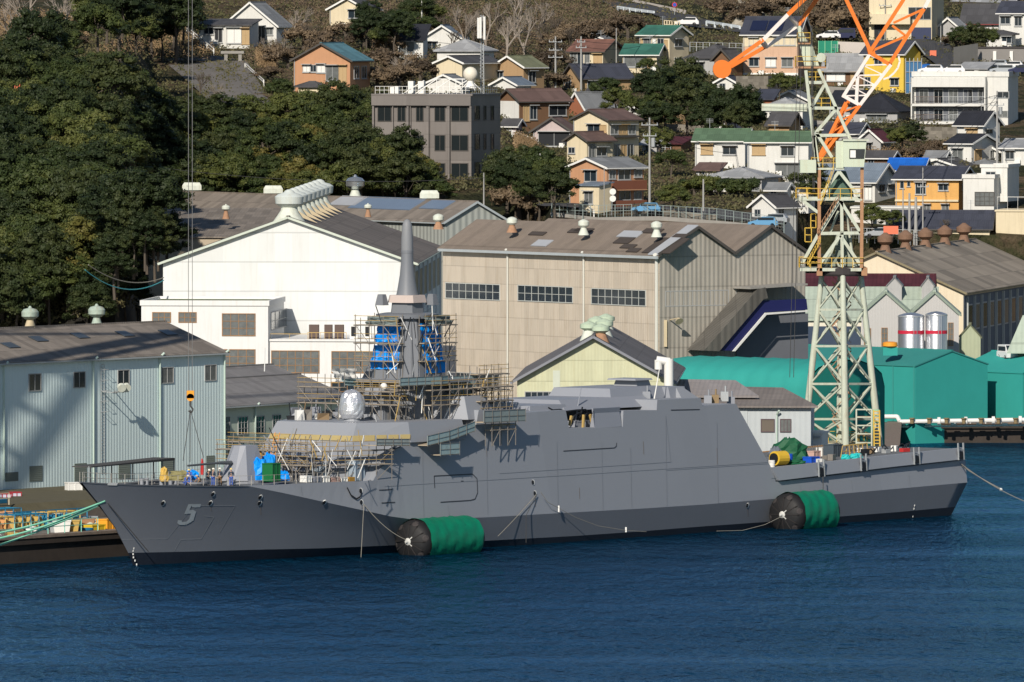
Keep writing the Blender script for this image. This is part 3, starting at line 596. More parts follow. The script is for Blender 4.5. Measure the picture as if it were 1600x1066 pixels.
# 10 far right hall
b = Bld('factory_hall', 'cream gabled hall with patched brown roof at the far right', 'factory', 1236, 1505, 1660, 457, 640, 1462, 12, M('cream_board', (.66, .58, .44), .8, .06, stripe='w', per=1.6, bump=.3, stain=.3, stc=(.4, .2, .1)), 'R', 5.0, roofm('patched_brown', (.26, .225, .18), 'y', 1.2, (3.2, 2.6, .28)), over=.5, WR=75, trim=M('rust_trim', (.22, .19, .12), .8, .3, stain=.6))
dw = M('shade_navy_wall', (.12, .14, .17), .8, .1, stripe='w', per=.8)  # dark bluish cladding colour stands in for shade on the side wall
a = MB(); b.fb(a, 'R', .1, 70, -1, b.H-.5, .01, .09); a.build('side_cladding', dw, b.root)
for i in range(12):
    u = 1.5+i*5.6; a = MB(); b.fb(a, 'R', u, u+.3, 0, b.H-.6, .09, .4); a.build('wall_post', M('pale_post', (.4, .42, .4), .7), b.root)
    a = MB(); b.fb(a, 'R', u+1.4, u+4.4, b.H-5, b.H-1.6, .09, .2); wo = a.build('window', wframe, b.root); a = MB()
    for k in range(2): b.fb(a, 'R', u+1.55+k*1.45, u+2.85+k*1.4, b.H-4.8, b.H-1.8, .15, .22)
    a.build('pane', glass2 if i % 2 else glass, wo)
for i in range(5):
    p = b.T((-b.WL/2, 6+i*15, b.H+5.0)); t = thing('roof_ventilator', '%s rusty brown ventilator on the ridge of the cream hall' % ['nearest', 'second', 'third', 'fourth', 'farthest'][i], 'ventilator', p, 0, 'rusty ventilators on the cream hall')
    a = MB(); a.lathe(p, [(1.0, -.5), (.5, .9)], 10); a.build('neck', vm_r, t, smooth=True)
    a = MB(); a.lathe(p, [(.5, .9), (1.0, 1.3), (1.05, 1.9), (.7, 2.1), (.2, 2.5)], 12); a.build('cowl', vm_r, t, smooth=True)
# hut, mint lean-to, van
b = Bld('hut', 'narrow pale green hut with a weathered plank gable right of the tanks', 'hut', 1499, 1532, 1537, 527, 570, 1425, 3, M('hut_green', (.36, .40, .28), .8, stripe='w', per=.5), 'R', 1.5, HR('ogreen', 'y'), over=.2, WR=4)
b = Bld('canopy', 'pale mint sheet roof canopy cut by the right edge of the photo', 'canopy', 1590, 1760, 1780, 545, 575, 1412, 3, M('canopy_dark', (.08, .1, .08), .8), 'none', 0, dark, WR=3)
bpy.data.objects.remove(b.roof); a = MB(); Q = [(-b.WL-1.3, -1, 1.8), (2, -1, 1.8), (2, 4, 6.2), (-b.WL+.6, 4, 6.2)]; a.hexa([b.T(q) for q in Q], [b.T((q[0], q[1], q[2]+.2)) for q in Q]); a.build('roof', roofm('mint_tin', (.40, .47, .39), 'x', .7, (3, 6, .04)), b.root)
# silver tanks
for i, (x0, x1, top) in enumerate(((1403, 1444, 494), (1446, 1480, 492))):
    D = 1417; p0 = W((x0+x1)/2, 560, D); zt = W((x0+x1)/2, top, D).z; r = (x1-x0)/2/scl(D); p0.z = gz; h = zt-gz
    t = thing('storage_tank', ['left', 'right'][i]+' silver cylindrical storage tank with a red band', 'tank', p0)
    a = MB(); a.lathe(p0, [(r, 0), (r, h), (r*.97, h+.12), (r*.5, h+.35), (.1, h+.45)], 28); a.build('shell', M('brushed_silver', (.6, .61, .63), .35, .08, 3, metal=.85), t, smooth=True)
    zb = W((x0+x1)/2, 519, D).z; a = MB(); a.lathe(p0+V((0, 0, zb-p0.z-.2)), [(r+.02, 0), (r+.02, .42)], 28); a.build('red_band', M('red_paint', (.5, .02, .05), .5), t, smooth=True)
    a = MB(); a.lathe(p0+V((0, 0, h-.1)), [(r+.05, 0), (r+.05, .12)], 28); a.build('rim', steel, t)
    q = p0+V((r*.3, -r-.1, 0)); a = MB(); [a.tube(q+V((k, 0, 0)), q+V((k, 0, h)), .03) for k in (-.2, .2)]; a.build('ladder', steel, t)
# ================= TEAL TENTS
teal = M('teal_tarpaulin', (.03, .29, .26), .75, .1, .35, bump=.35, spec=.2)
tealr = M('teal_tarpaulin_roof', (.035, .22, .205), .8, .12, .3, bump=.3, spec=.2)
b = Bld('storage_tent', 'big teal gabled storage tent on the quay with a flat end wall', 'tent', 1100, 1430, 1543, 573, 659, 1398, 52, teal, 'L', 1.7, tealr, over=.12)
for u in range(0, int(b.WL), 4):
    a = MB(); a.bar(b.T((-u-.2, -.06, 0)), b.T((-u-.2, -.06, b.H)), .1); a.build('seam', tealr, b.root)
# rounded tent
def barrel(name, label, pxc, pxr, rb, rt, D, th, L, mat):
    t = R(th); o = W(pxc, rb, D); ex = V((math.cos(t), -math.sin(t), 0)); ey = V((math.sin(t), math.cos(t), 0)); Wd = (onplane(pxr, rb, o, ex)-o).dot(ey); H = W(pxc, rt, D).z-o.z
    V_ = .72; prof = [(0, 0), (0, H*V_)]
    for k in range(1, 8):
        a_ = math.pi*k/8; prof.append((Wd/2-Wd/2*math.cos(a_)*1.0, H*V_+H*(1-V_)*math.sin(a_)**.8))
    prof += [(Wd, H*V_), (Wd, 0)]
    root = thing(name, label, 'tent', o, -t); n = 26; a = MB()
    for i in range(n+1):
        x = -L*i/n; sw = .12 if i % 3 == 0 else 0
        a.v += [o+ex*x+ey*(p[0]+(Wd/2-p[0])*-.02*(i % 3 == 0))+V((0, 0, p[1]+(sw if p[1] > 0 else 0))) for p in prof]
    m = len(prof)
    for i in range(n):
        for j in range(m-1): a.f.append((i*m+j, i*m+j+1, (i+1)*m+j+1, (i+1)*m+j))
    a.build('cover', mat, root, smooth=True)
    for x, nm in ((0, 'end_panel'), (-L, 'end_panel')):
        a = MB(); a.poly([o+ex*(x+(.02 if x == 0 else -.02))+ey*p[0]+V((0, 0, p[1])) for p in prof]); a.build(nm, M('teal_end_shade', (.015, .22, .18), .8, .1), root)  # end panels darker than the cover: weaker light put into the colour
barrel('storage_tent', 'rounded teal barrel tent behind the crane and the hangar', 1262, 1381, 724, 566, 1252, 40, 22.5, teal)
b = Bld('storage_tent', 'lighter teal tent cut by the right edge of the photo', 'tent', 1490, 1598, 1720, 584, 657, 1405, 52, teal, 'L', 2.2, teal, over=.1)
a = MB(); p = W(1391, 543, 1402); a.box(p.x-.9, p.y, p.z-1, p.x+.9, p.y+1, p.z); tag(a.build('vent_box', teal), 'teal vent box behind the teal tent roof', 'vent')
a = MB(); p = W(1391, 543, 1402); a.lathe(p+V((0, .5, 0)), [(.7, 0), (.95, .15), (.9, .6), (.5, .7)], 12); tag(a.build('beacon_cap', M('orange_cap', (.75, .3, .03), .5), smooth=True), 'orange round cap on the teal vent box', 'cap')
# white pipe along right quay
a = MB(); P_ = [W(1378, 651, 1399), W(1402, 651, 1399), W(1406, 659, 1398), W(1640, 655.5, 1398)]; a.path(P_, .26, 8)
for px in (1467, 1509, 1552, 1594): p = W(px, interp(px, [(1406, 659), (1640, 655.5)]), 1398); a.tube(p-V((.18, 0, 0)), p+V((.18, 0, 0)), .5, 10)
for px in range(1420, 1640, 24): p = W(px, interp(px, [(1406, 659), (1640, 655.5)]), 1398); a.bar(p, V((p.x, p.y, gz)), .15)
tag(a.build('pipeline', whitep, smooth=True), 'white flanged pipeline running along the far quay edge', 'pipe')
a = MB(); P_ = [W(1408, 667, 1399), W(1640, 664, 1399)]; a.path(P_, .12, 6)
for px in range(1410, 1640, 40): p = W(px, 666, 1399); a.box(p.x-.35, p.y-.2, gz, p.x+.35, p.y+.2, p.z+.1)
tag(a.build('kerb_pipe', mint), 'thin mint pipe on posts at the far quay edge', 'pipe')
# ================= blue covered stair on the beige hall
st = thing('covered_stair', 'covered outside stair with a navy parapet climbing the beige hall side', 'stair', HB.T((4, HB.WR*.6, 0)))
def hp(px, row, d): q = onplane(px, row, HB.T((d, 0, 0)), HB.ex); return q
navy = M('navy_paint', (.015, .018, .09), .5); rfo = roofm('stair_roof', (.10, .095, .085), 'y', .5)
def strip(name, top, bot, d0, d1, mat):
    a = MB()
    for (t0, b0), (t1, b1) in zip(zip(top, bot), zip(top[1:], bot[1:])):
        q = [hp(*t0, d1), hp(*t1, d1), hp(*b1, d1), hp(*b0, d1)]; s_ = HB.ex*(d0-d1)
        a.hexa(q, [p+s_ for p in q])
    return a.build(name, mat, st)
strip('parapet', [(1124, 548), (1191, 470), (1260, 467)], [(1145, 548), (1196, 488), (1262, 484)], 3.0, 3.2, navy)
strip('roof', [(1100, 548), (1184, 452), (1196, 449)], [(1124, 549), (1193, 468), (1200, 466)], .3, 3.6, rfo)
strip('handrail', [(1145, 549), (1196, 489), (1262, 485)], [(1149, 549), (1198, 492), (1262, 487)], 3.25, 3.4, whitep)
strip('landing_roof', [(1173, 449), (1262, 443)], [(1173, 452), (1262, 446)], .1, 3.6, concrete)
a = MB(); q = [hp(1150, 640, .1), hp(1262, 640, .1), hp(1262, 490, .1), hp(1198, 492, .1), hp(1150, 549, .1)]; a.hexa(q, [p+HB.ex*.1 for p in q]); a.build('undercroft_shade', M('stair_shade_board', (.13, .14, .16), .8), st)  # dark board painted as the shade beneath stair and landing
# ================= THE SHIP
ship = thing('warship', 'long grey naval frigate moored side-on under construction, number 5 on its bow', 'ship', SB, SA)
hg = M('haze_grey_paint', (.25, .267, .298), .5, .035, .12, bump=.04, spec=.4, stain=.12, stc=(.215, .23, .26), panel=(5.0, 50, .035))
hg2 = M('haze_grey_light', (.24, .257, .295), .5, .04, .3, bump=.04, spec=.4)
hgd = M('hull_flare_shade_grey', (.148, .16, .182), .5, .09, .15, bump=.05, spec=.4, stain=.15, stc=(.115, .125, .14))  # lower hull darkened: shade of the outward flare put into the paint
boot = M('boot_topping_black', (.012, .016, .025), .45, .15)
deckm = M('deck_grey', (.13, .14, .15), .8, .15, .5)
mark = M('marking_grey', (.22, .25, .27), .6)
groove = M('groove_shadow_paint', (.035, .04, .05), .7)
def bside(a, z): # upper side leans in
    return 8.62-.115*max(0, z-3)
def curve(pts, bf, n=25):
    out = []
    for px, row in pts:
        a, z = 0, 4
        b = 5.0
        for _ in range(n): 
            q = onplane(px, row, SB+SN*b, SN)-SB; a = q.dot(SU); z = q.z; b = .5*b+.5*bf(a, z)
        out.append((a, b, z))
    return out
def f_deck(a, z=0): 
    t = min(1, max(0, (a+8.9)/42)); return (1-(1-t)**2.1)*(8.62-.115*4.6)+.0
def f_wl(a, z=0): t = min(1, max(0, a/58)); return (1-(1-t)**1.75)*8.0
def f_kn(a, z=0): t = min(1, max(0, (a+8.9)/46)); return (1-(1-t)**2.0)*8.62
def f_bt(a, z=0): t = min(1, max(0, (a+.6)/52)); return (1-(1-t)**1.75)*8.15
deckc = curve([(127, 753), (180, 756), (240, 758), (320, 759), (385, 759), (440, 757), (500, 754), (560, 752), (585, 751)], f_deck)
aft = curve([(1213, 753), (1300, 743), (1400, 731), (1507, 719)], lambda a, z: 8.2)
knc = curve([(440, 770), (500, 783), (560, 796), (610, 807), (650, 812.5), (760, 808.5), (900, 800.5), (1000, 795), (1100, 788.5), (1210, 779.5), (1310, 772), (1400, 764), (1506, 754.5)], f_kn)
btc = curve([(201, 864), (300, 862), (400, 859), (500, 857), (640, 851), (760, 845), (900, 837.5), (1000, 830.5), (1100, 822.5), (1250, 812), (1400, 800.5), (1494, 792)], f_bt)
deck_za = [(a, z) for a, b, z in deckc]+[(a, z) for a, b, z in aft]
kz = [(a, z) for a, b, z in knc]
def z_deck(a): return interp(a, deck_za)
a_k0 = deckc[4][0]
def z_kn(a):
    if a < a_k0: return z_deck(a)
    if a < kz[0][0]: return lerp(z_deck(a_k0), kz[0][1], (a-a_k0)/(kz[0][0]-a_k0))
    return interp(a, kz)
bz = [(a, z) for a, b, z in btc]
AS = {'wl': 132.8, 'bt': 133.3, 'kn': aft[-1][0]-.1, 'dk': aft[-1][0]}
print('SHIP', 'deck', [tuple(round(v, 1) for v in p) for p in deckc], 'aft', [tuple(round(v, 1) for v in p) for p in aft], 'kn', [tuple(round(v, 1) for v in p) for p in knc[::3]], 'bt', [tuple(round(v, 1) for v in p) for p in btc[::3]])
N_ = 90; ts = [(i/N_)**1.25 for i in range(N_+1)]
def level(a0, a1, bf, zf): return [(a0+(a1-a0)*t, bf(a0+(a1-a0)*t), zf(a0+(a1-a0)*t)) for t in ts]
Lv_wl0 = level(.6, 131.8, lambda a: f_wl(a)*.93, lambda a: -2)
Lv_wl = level(0, 132.8, f_wl, lambda a: 0)
Lv_bt = level(-.75, 133.4, f_bt, lambda a: interp(a, bz))
a_dk0 = deckc[0][0]
def mid_level(f, pinch):
    out = []
    for i, t in enumerate(ts):
        p, q = Lv_bt[i], Lv_kn[i]; bl = f*(1-pinch*(1-min(1, max(0, q[0]/45))))
        out.append((lerp(p[0], q[0], f**1.25 if i < 1 else lerp(f**1.25, f, min(1, i/8))), lerp(p[1], q[1], bl), lerp(p[2], q[2], f)))
    return out
Lv_kn = level(a_dk0, AS['kn'], lambda a: (f_deck(a) if a < a_k0 else lerp(f_deck(a), f_kn(a), min(1, (a-a_k0)/16))), z_kn)
Lv_dk = [(a, b if a < a_k0 else max(min(bside(a, z_deck(a)), b+5), 0), z_deck(a)) for a, b, _ in level(a_dk0, AS['dk'], lambda a: min(f_deck(a), 9), z_deck)]
Lv_dk = [(a, (f_deck(a) if a < a_k0+16 else bside(a, z)), z) for a, b, z in Lv_dk]
m1, m2 = mid_level(.35, .28), mid_level(.7, .16)
def shell(levels, name, mat, caps=True):
    mb = MB(); n = len(ts)
    for sg in (1, -1):
        o = len(mb.v)
        for Lq in levels: mb.v += [S(a, b*sg, z) for a, b, z in Lq]
        for j in range(len(levels)-1):
            for i in range(n-1):
                q = [o+j*n+i, o+j*n+i+1, o+(j+1)*n+i+1, o+(j+1)*n+i]
                if (mb.v[q[0]]-mb.v[q[3]]).length < .02 and (mb.v[q[1]]-mb.v[q[2]]).length < .02: continue
                mb.f.append(tuple(q))
    k = len(levels)*n
    for j in range(len(levels)-1): mb.f.append((j*n+n-1, k+j*n+n-1, k+(j+1)*n+n-1, (j+1)*n+n-1))
    return mb.build(name, mat, ship)
shell([Lv_wl0, Lv_wl, Lv_bt], 'boot_topping', boot)
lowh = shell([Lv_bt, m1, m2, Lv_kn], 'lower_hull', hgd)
upph = shell([Lv_kn, Lv_dk], 'upper_hull', hg)
for o in (lowh,):
    for f in o.data.polygons: f.use_smooth = True
# smooth normals on mirrored shell would bend at the stern cap only: keep it flat there
o = lowh; 
for f in o.data.polygons:
    if abs(f.normal.x) > .9: f.use_smooth = False
# decks
mb = MB(); fd = [p for p in Lv_dk if p[0] < 36]; mb.v += [S(a, b-.02, z-.12) for a, b, z in fd]+[S(a, -b+.02, z-.12) for a, b, z in fd]; n = len(fd)
mb.f = [(i, i+1, n+i+1, n+i) for i in range(n-1)]; mb.build('foredeck', deckm, ship)
# superstructure side block: outline in photo pixels on the leaning plane, closed across to the other side
def side_block(pts, name, mat, bf=bside, bot=None, b_in=None):
    P_ = [sp(px, row, bf) if not isinstance(px, str) else None for px, row in pts]
    lo = [S(a, b, z) for a, b, z in P_]; hi = [S(a, -b if b_in is None else b_in, z) for a, b, z in P_]
    mb = MB(); n = len(lo); mb.add(lo+hi, [tuple(range(n)), tuple(range(n, 2*n))[::-1]]+[(i, (i+1) % n, n+(i+1) % n, n+i) for i in range(n)])
    return mb.build(name, mat, ship)
low = [(1206, 754), (1000, 768), (800, 762), (650, 755), (583, 752)]
low = []
for a in (34, 60, 90, 118.5): pass
aL = sp(583, 751, bside)[0]; aR = sp(1212, 753, bside)[0]
def side_block2(pts, name, mat):
    P_ = [sp(px, row, bside) for px, row in pts]; 
    P_ += [(a, bside(a, z_deck(a)), z_deck(a)) for a in [lerp(aR, aL, k/6) for k in range(7)]]
    mb = MB(); lo = [S(a, b, z) for a, b, z in P_]; hi = [S(a, -b, z) for a, b, z in P_]; n = len(lo)
    mb.add(lo+hi, [tuple(range(n)), tuple(range(n, 2*n))[::-1]]+[(i, (i+1) % n, n+(i+1) % n, n+i) for i in range(n)])
    return mb.build(name, mat, ship)
sup = side_block2([(590, 738), (617, 703), (640, 690), (648, 672), (690, 668), (744, 664), (748, 641), (812, 640), (818, 645), (884, 641), (889, 669), (928, 668), (929, 669), (973, 667), (974, 642), (1026, 641), (1027, 625), (1095, 622), (1097, 634), (1150, 631), (1205, 731), (1212, 752)], 'superstructure', hg)
# forward sloping front of the superstructure (faces the bow)
def prism(nm, mat, lo, hi, **k):
    mb = MB(); mb.hexa([S(*p) for p in lo], [S(*p) for p in hi]); return mb.build(nm, mat, ship, **k)
zd = z_deck(34)
prism('front_face', hg, [(aL-4.5, 5.0, zd-.2), (aL+.4, 7.95, zd-.2), (aL+.4, -7.95, zd-.2), (aL-4.5, -5.0, zd-.2)], [(aL-.2, 5.1, 11.0), (aL+4.6, 7.5, 11.0), (aL+4.6, -7.5, 11.0), (aL-.2, -5.1, 11.0)])
prism('superstructure_fill', hg, [(aL+.3, 7.9, zd), (aL+14, 7.9, zd), (aL+14, -7.9, zd), (aL+.3, -7.9, zd)], [(aL+4.6, 7.2, 11.2), (aL+14, 7.2, 11.2), (aL+14, -7.2, 11.2), (aL+4.6, -7.2, 11.2)])
# bridge: overhanging brow with masked windows
zb = 11.0
prism('bridge', hg, [(aL+.2, 5.3, zb), (aL+6.5, 8.0, zb), (aL+16, 8.0, zb), (aL+16, -8, zb), (aL+6.5, -8, zb), (aL+.2, -5.3, zb)], [(aL+1.6, 4.9, 13.0), (aL+6.9, 7.4, 13.0), (aL+16, 7.4, 13.0), (aL+16, -7.4, 13.0), (aL+6.9, -7.4, 13.0), (aL+1.6, -4.9, 13.0)])
msk = M('masking_paper', (.36, .29, .13), .8, .15)
for k in range(8):
    y0 = 5.0-k*1.27; y1 = y0-1.1; prism('masked_window', msk, [(aL+.28, y0, zb+.28), (aL+.5, y0, zb+.28), (aL+.5, y1, zb+.28), (aL+.28, y1, zb+.28)], [(aL+.6, y0, zb+.78), (aL+.9, y0, zb+.78), (aL+.9, y1, zb+.78), (aL+.6, y1, zb+.78)])
mb = MB(); 
for k in range(5):
    t0, t1 = k/5+.02, k/5+.18; f = (lambda t, z, o: S(lerp(aL+.2, aL+6.5, t)+.35*(z-zb)-o*.4, lerp(5.3, 8.0, t)-.22*(z-zb)+o, z))
    mb.hexa([f(t0, zb+.28, -.05), f(t1, zb+.28, -.05), f(t1, zb+.28, .1), f(t0, zb+.28, .1)], [f(t0, zb+.8, -.05), f(t1, zb+.8, -.05), f(t1, zb+.8, .1), f(t0, zb+.8, .1)])
mb.build('masked_window', msk, ship)
hgm = M('mast_grey', (.165, .177, .197), .5, .05, .5, bump=.04, spec=.4)
# mast housing and deckhouses round a=45
am = 45.4
def ring(w, z, c=.45, a0=am): # chamfered square
    k = w*(1-c); return [(a0-w, k, z), (a0-k, w, z), (a0+k, w, z), (a0+w, k, z), (a0+w, -k, z), (a0+k, -w, z), (a0-k, -w, z), (a0-w, -k, z)]
prism('mast_base', hgm, ring(3.9, 12.9, .25), ring(3.3, 17.0, .25))
prism('mast_base', hgm, ring(3.0, 17.0, .35), ring(2.15, 23.0, .35))
# the sharp corner fin facing port bow
dgn = V((-1, 1, 0)).normalized()
prism('mast_fin', hgm, [(am-2.2, 1.2, 16.9), (am-2.75, 2.75, 16.9), (am-1.2, 2.2, 16.9)], [(am-1.7, 1.3, 22.9), (am-1.85, 1.85, 22.9), (am-1.3, 1.7, 22.9)])
cyl = MB(); cyl.lathe(S(am, 0, 22.9), [(2.2, 0), (3.1, .1), (3.15, .5), (2.3, .62)], 20); cyl.build('mast_platform', hgm, ship, smooth=True)
prism('mast_collar', hgm, ring(1.35, 23.4, .3), ring(1.25, 24.6, .3))
prism('mast_collar', M('pale_pink_primer', (.5, .42, .38), .6), ring(1.6, 24.55, .3), ring(1.45, 25.3, .3))
for (a_, b_) in ((am-2.4, -1.4), (am+1.8, 1.8)):
    prism('sensor_box', hgm, [(a_-.5, b_-.5, 24.3), (a_+.5, b_-.5, 24.3), (a_+.5, b_+.5, 24.3), (a_-.5, b_+.5, 24.3)], [(a_-.3, b_-.3, 25.4), (a_+.3, b_-.3, 25.4), (a_+.3, b_+.3, 25.4), (a_-.3, b_+.3, 25.4)])
mst = MB(); mst.lathe(S(am, 0, 25.3), [(1.1, 0), (.98, .6), (.75, 2.0), (.64, 3.2), (.6, 4.2)], 20); mst.build('mast_cone', hgm, ship, smooth=True)
mst = MB(); mst.lathe(S(am, 0, 29.5), [(.6, 0), (.63, .02), (.63, .28), (.6, .3)], 20); mst.build('mast_band', hgm, ship, smooth=True)
mst = MB(); mst.lathe(S(am, 0, 29.8), [(.6, 0), (.59, 1.2), (.5, 2.4), (.4, 2.8), (.22, 3.05), (.05, 3.12)], 20); mst.build('mast_radome', M('radome_grey', (.21, .22, .235), .55, .03), ship, smooth=True)
mb = MB(); mb.box(-.06, 0, 0, .06, .05, .5, T=lambda p: SP(633.5, 448, 0)-SN*-.78+V((p.x, 0, p.z))); mb.build('mast_light', whitep, ship)
prism('tower_buttress', hgm, [(am-1.5, -1.5, 16.9), (am+1.5, -1.5, 16.9), (am+1.2, -5.6, 15.5), (am-1.2, -5.6, 15.5)], [(am-1.0, -1.2, 22.6), (am+1.0, -1.2, 22.6), (am+.8, -2.6, 21.0), (am-.8, -2.6, 21.0)])
# ledges and side sponsons on the tower
prism('tower_ledge', hgm, [(am-4.8, 3.9, 16.6), (am-3.6, 5.3, 16.6), (am+4.6, 5.3, 16.6), (am+4.6, -4.6, 16.6), (am-4.8, -4.6, 16.6)], [(am-4.8, 3.9, 16.9), (am-3.6, 5.3, 16.9), (am+4.6, 5.3, 16.9), (am+4.6, -4.6, 16.9), (am-4.8, -4.6, 16.9)])
prism('bridge_wing', hg, [(am-1.5, 4, 12.9), (am+.5, 7.2, 12.9), (am+5.5, 7.2, 12.9), (am+5.5, 3, 12.9)], [(am-.8, 3.8, 15.2), (am+1.2, 6.2, 15.2), (am+4.8, 6.2, 15.2), (am+4.8, 3, 15.2)])
prism('director_house', hg, [(am-6.2, 1.3, 12.9), (am-6.2, -1.4, 12.9), (am-3.0, -1.6, 12.9), (am-3.0, 1.6, 12.9)], [(am-5.6, 1.0, 16.1), (am-5.6, -1.1, 16.1), (am-3.2, -1.3, 16.1), (am-3.2, 1.3, 16.1)])
bal = MB(); bal.ball(S(am-6.3, 1.7, 16.3), .38); bal.build('small_radome', whitep, ship, smooth=True)
prism('radome_pedestal', hgm, [(am-6.9, 1.2, 12.9), (am-5.7, 1.2, 12.9), (am-5.7, 2.2, 12.9), (am-6.9, 2.2, 12.9)], [(am-6.5, 1.5, 16.0), (am-6.1, 1.5, 16.0), (am-6.1, 1.9, 16.0), (am-6.5, 1.9, 16.0)])
# amidships deckhouses (lighter facets)
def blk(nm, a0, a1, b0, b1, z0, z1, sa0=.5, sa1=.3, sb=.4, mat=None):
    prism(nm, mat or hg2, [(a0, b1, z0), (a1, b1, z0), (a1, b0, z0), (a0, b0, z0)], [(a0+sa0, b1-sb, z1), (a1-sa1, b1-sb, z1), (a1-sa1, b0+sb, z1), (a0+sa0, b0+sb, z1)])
def blkpx(nm, x0, x1, r0, r1, b1, b0, sa0=.6, sa1=.3, sb=.5, mat=None):
    a0, _, z0 = sp(x0, r1, b1); a1, _, _ = sp(x1, r1, b1); _, _, z1 = sp((x0+x1)/2, r0, b1-sb); blk(nm, a0, a1, b0, b1, z0, z1, sa0, sa1, sb, mat)
blkpx('deckhouse', 883, 1026, 621, 642, 5.6, -5.5, 1.0, .2, 1.5)
blkpx('deckhouse', 955, 1049, 605, 628, 4.2, -4, .6, .2, .6)
blkpx('turret_base', 995, 1018, 594, 606, 1.5, -1.5, .2, .2, .2, hg); blkpx('turret_cap', 993, 1020, 591.5, 595, 1.8, -1.8, .1, .1, .1, hg)
blkpx('side_panel', 929, 972, 637, 669, 7.6, 7.0, .05, .05, .4, hg2)
blkpx('deckhouse', 752, 815, 630, 640, 6.2, -6, .3, .3, .2, hg)
blkpx('low_deckhouse', 828, 888, 633, 644, 5.2, -5, .3, .3, .2, hg2)
blkpx('funnel_housing', 1048, 1075, 604, 625, 4.8, -4.5, .1, .1, .4, hg2)
blkpx('funnel_housing', 1066, 1094, 604, 625, 5.6, -4.5, .6, 1.5, 1.2, hg)
# hangar aft chamfer
A1 = sp(1150, 631, bside); A2 = sp(1204, 731, bside); A3 = sp(1212, 752, bside)
prism('hangar_rear', hg, [(A1[0]-.6, A1[1]-.05, A1[2]-.05), (A2[0], A2[1]-.02, A2[2]), (A2[0], -A2[1], A2[2]), (A1[0]-.6, -A1[1], A1[2]-.05)], [(A1[0]+2.2, A1[1]-1.5, A1[2]-.15), (A2[0]+1.6, A2[1]-1.8, A2[2]-.8), (A2[0]+1.6, -A2[1]+1.8, A2[2]-.8), (A1[0]+2.2, -A1[1]+1.5, A1[2]-.15)])
# flight deck bulwark (folded safety panels) with a lip casting its shadow line
top_ = [sp(*q, 8.45) for q in ((1206, 731), (1300, 721), (1400, 710.5), (1507, 699.5))]
bot_ = [sp(*q, 8.75) for q in ((1218, 751), (1300, 741), (1400, 729), (1507, 717.5))]
mb = MB(); n = 4
for i in range(3):
    a, b, c, d = bot_[i], bot_[i+1], top_[i+1], top_[i]
    q = [S(*a), S(*b), S(*c), S(*d)]; mb.hexa(q, [p-SN*.5 for p in q])
mb.build('flight_deck_bulwark', hg, ship)
mb = MB(); e0 = (top_[0][0], top_[0][2]-.12); e1 = (top_[-1][0], top_[-1][2]-.12)
pts = [S(e0[0]-1, 8.2, e0[1]), S(e1[0], 8.2, e1[1]), S(e1[0], -8.2, e1[1]), S(e0[0]-1, -8.2, e0[1])]; mb.hexa([p-V((0, 0, 1.2)) for p in pts], pts); mb.build('flight_deck', deckm, ship)
mb = MB(); pts = [S(e0[0]-1, 8.3, e0[1]-1.0), S(e1[0], 8.3, e1[1]-1.0), S(e1[0], -8.3, e1[1]-1.0), S(e0[0]-1, -8.3, e0[1]-1.0)]
lo_ = [S(AS['dk']-.1, 8.2, z_deck(140)), S(AS['dk']-.1, -8.2, z_deck(140)), S(AS['dk']-.1, -8.3, e1[1]-.9), S(AS['dk']-.1, 8.3, e1[1]-.9)]; mb.hexa(lo_, [p-SU*.3 for p in lo_]); mb.build('transom_top', hg, ship)
mb = MB(); q = [S(a, 8.17, z_deck(a)-.01) for a in (aR, 125, AS['dk'])]; q2 = [S(e1[0], 8.4, e1[1]-1), S((e0[0]+e1[0])/2, 8.4, (e0[1]+e1[1])/2-1), S(e0[0], 8.4, e0[1]-1)]; mb.poly(q+q2); mb.build('deck_edge_wall', hg, ship)
mb = MB(); sr = [(e0[0]+1, -8.1), (e1[0], -8.1)]; mb.bar(S(e0[0]+1, -8.15, e0[1]+.05), S(e1[0], -8.15, e1[1]+.05), .25, .12); mb.build('deck_edge_strip', M('primer_orange', (.5, .26, .1), .7), ship)
# stanchion recess frames on bulwark
for px, y in ((1249, 726), (1283, 723), (1349, 714), (1432, 704), (1501, 697)):
    mb = MB(); p = SP(px, y+10, 8.8)
    if px != 1249: 
        for k in (-.5, .5): mb.bar(p+SU*k+V((0, 0, 1.0)), p+SU*(k+.15)+V((0, 0, -.8)), .14)
        mb.bar(p-SU*.5+V((0, 0, .3)), p+SU*.6+V((0, 0, .25)), .1)
        mb.build('fairlead_frame', steel, ship); mb = MB(); mb.hexa([p-SU*.35-V((0, 0, .7))-SN*.2, p+SU*.4-V((0, 0, .7))-SN*.2, p+SU*.4-V((0, 0, .7))+SN*.08, p-SU*.35-V((0, 0, .7))+SN*.08], [p-SU*.35+V((0, 0, .1))-SN*.2, p+SU*.4+V((0, 0, .1))-SN*.2, p+SU*.4+V((0, 0, .1))+SN*.04, p-SU*.35+V((0, 0, .1))+SN*.04]); mb.build('fairlead_opening', dark, ship)
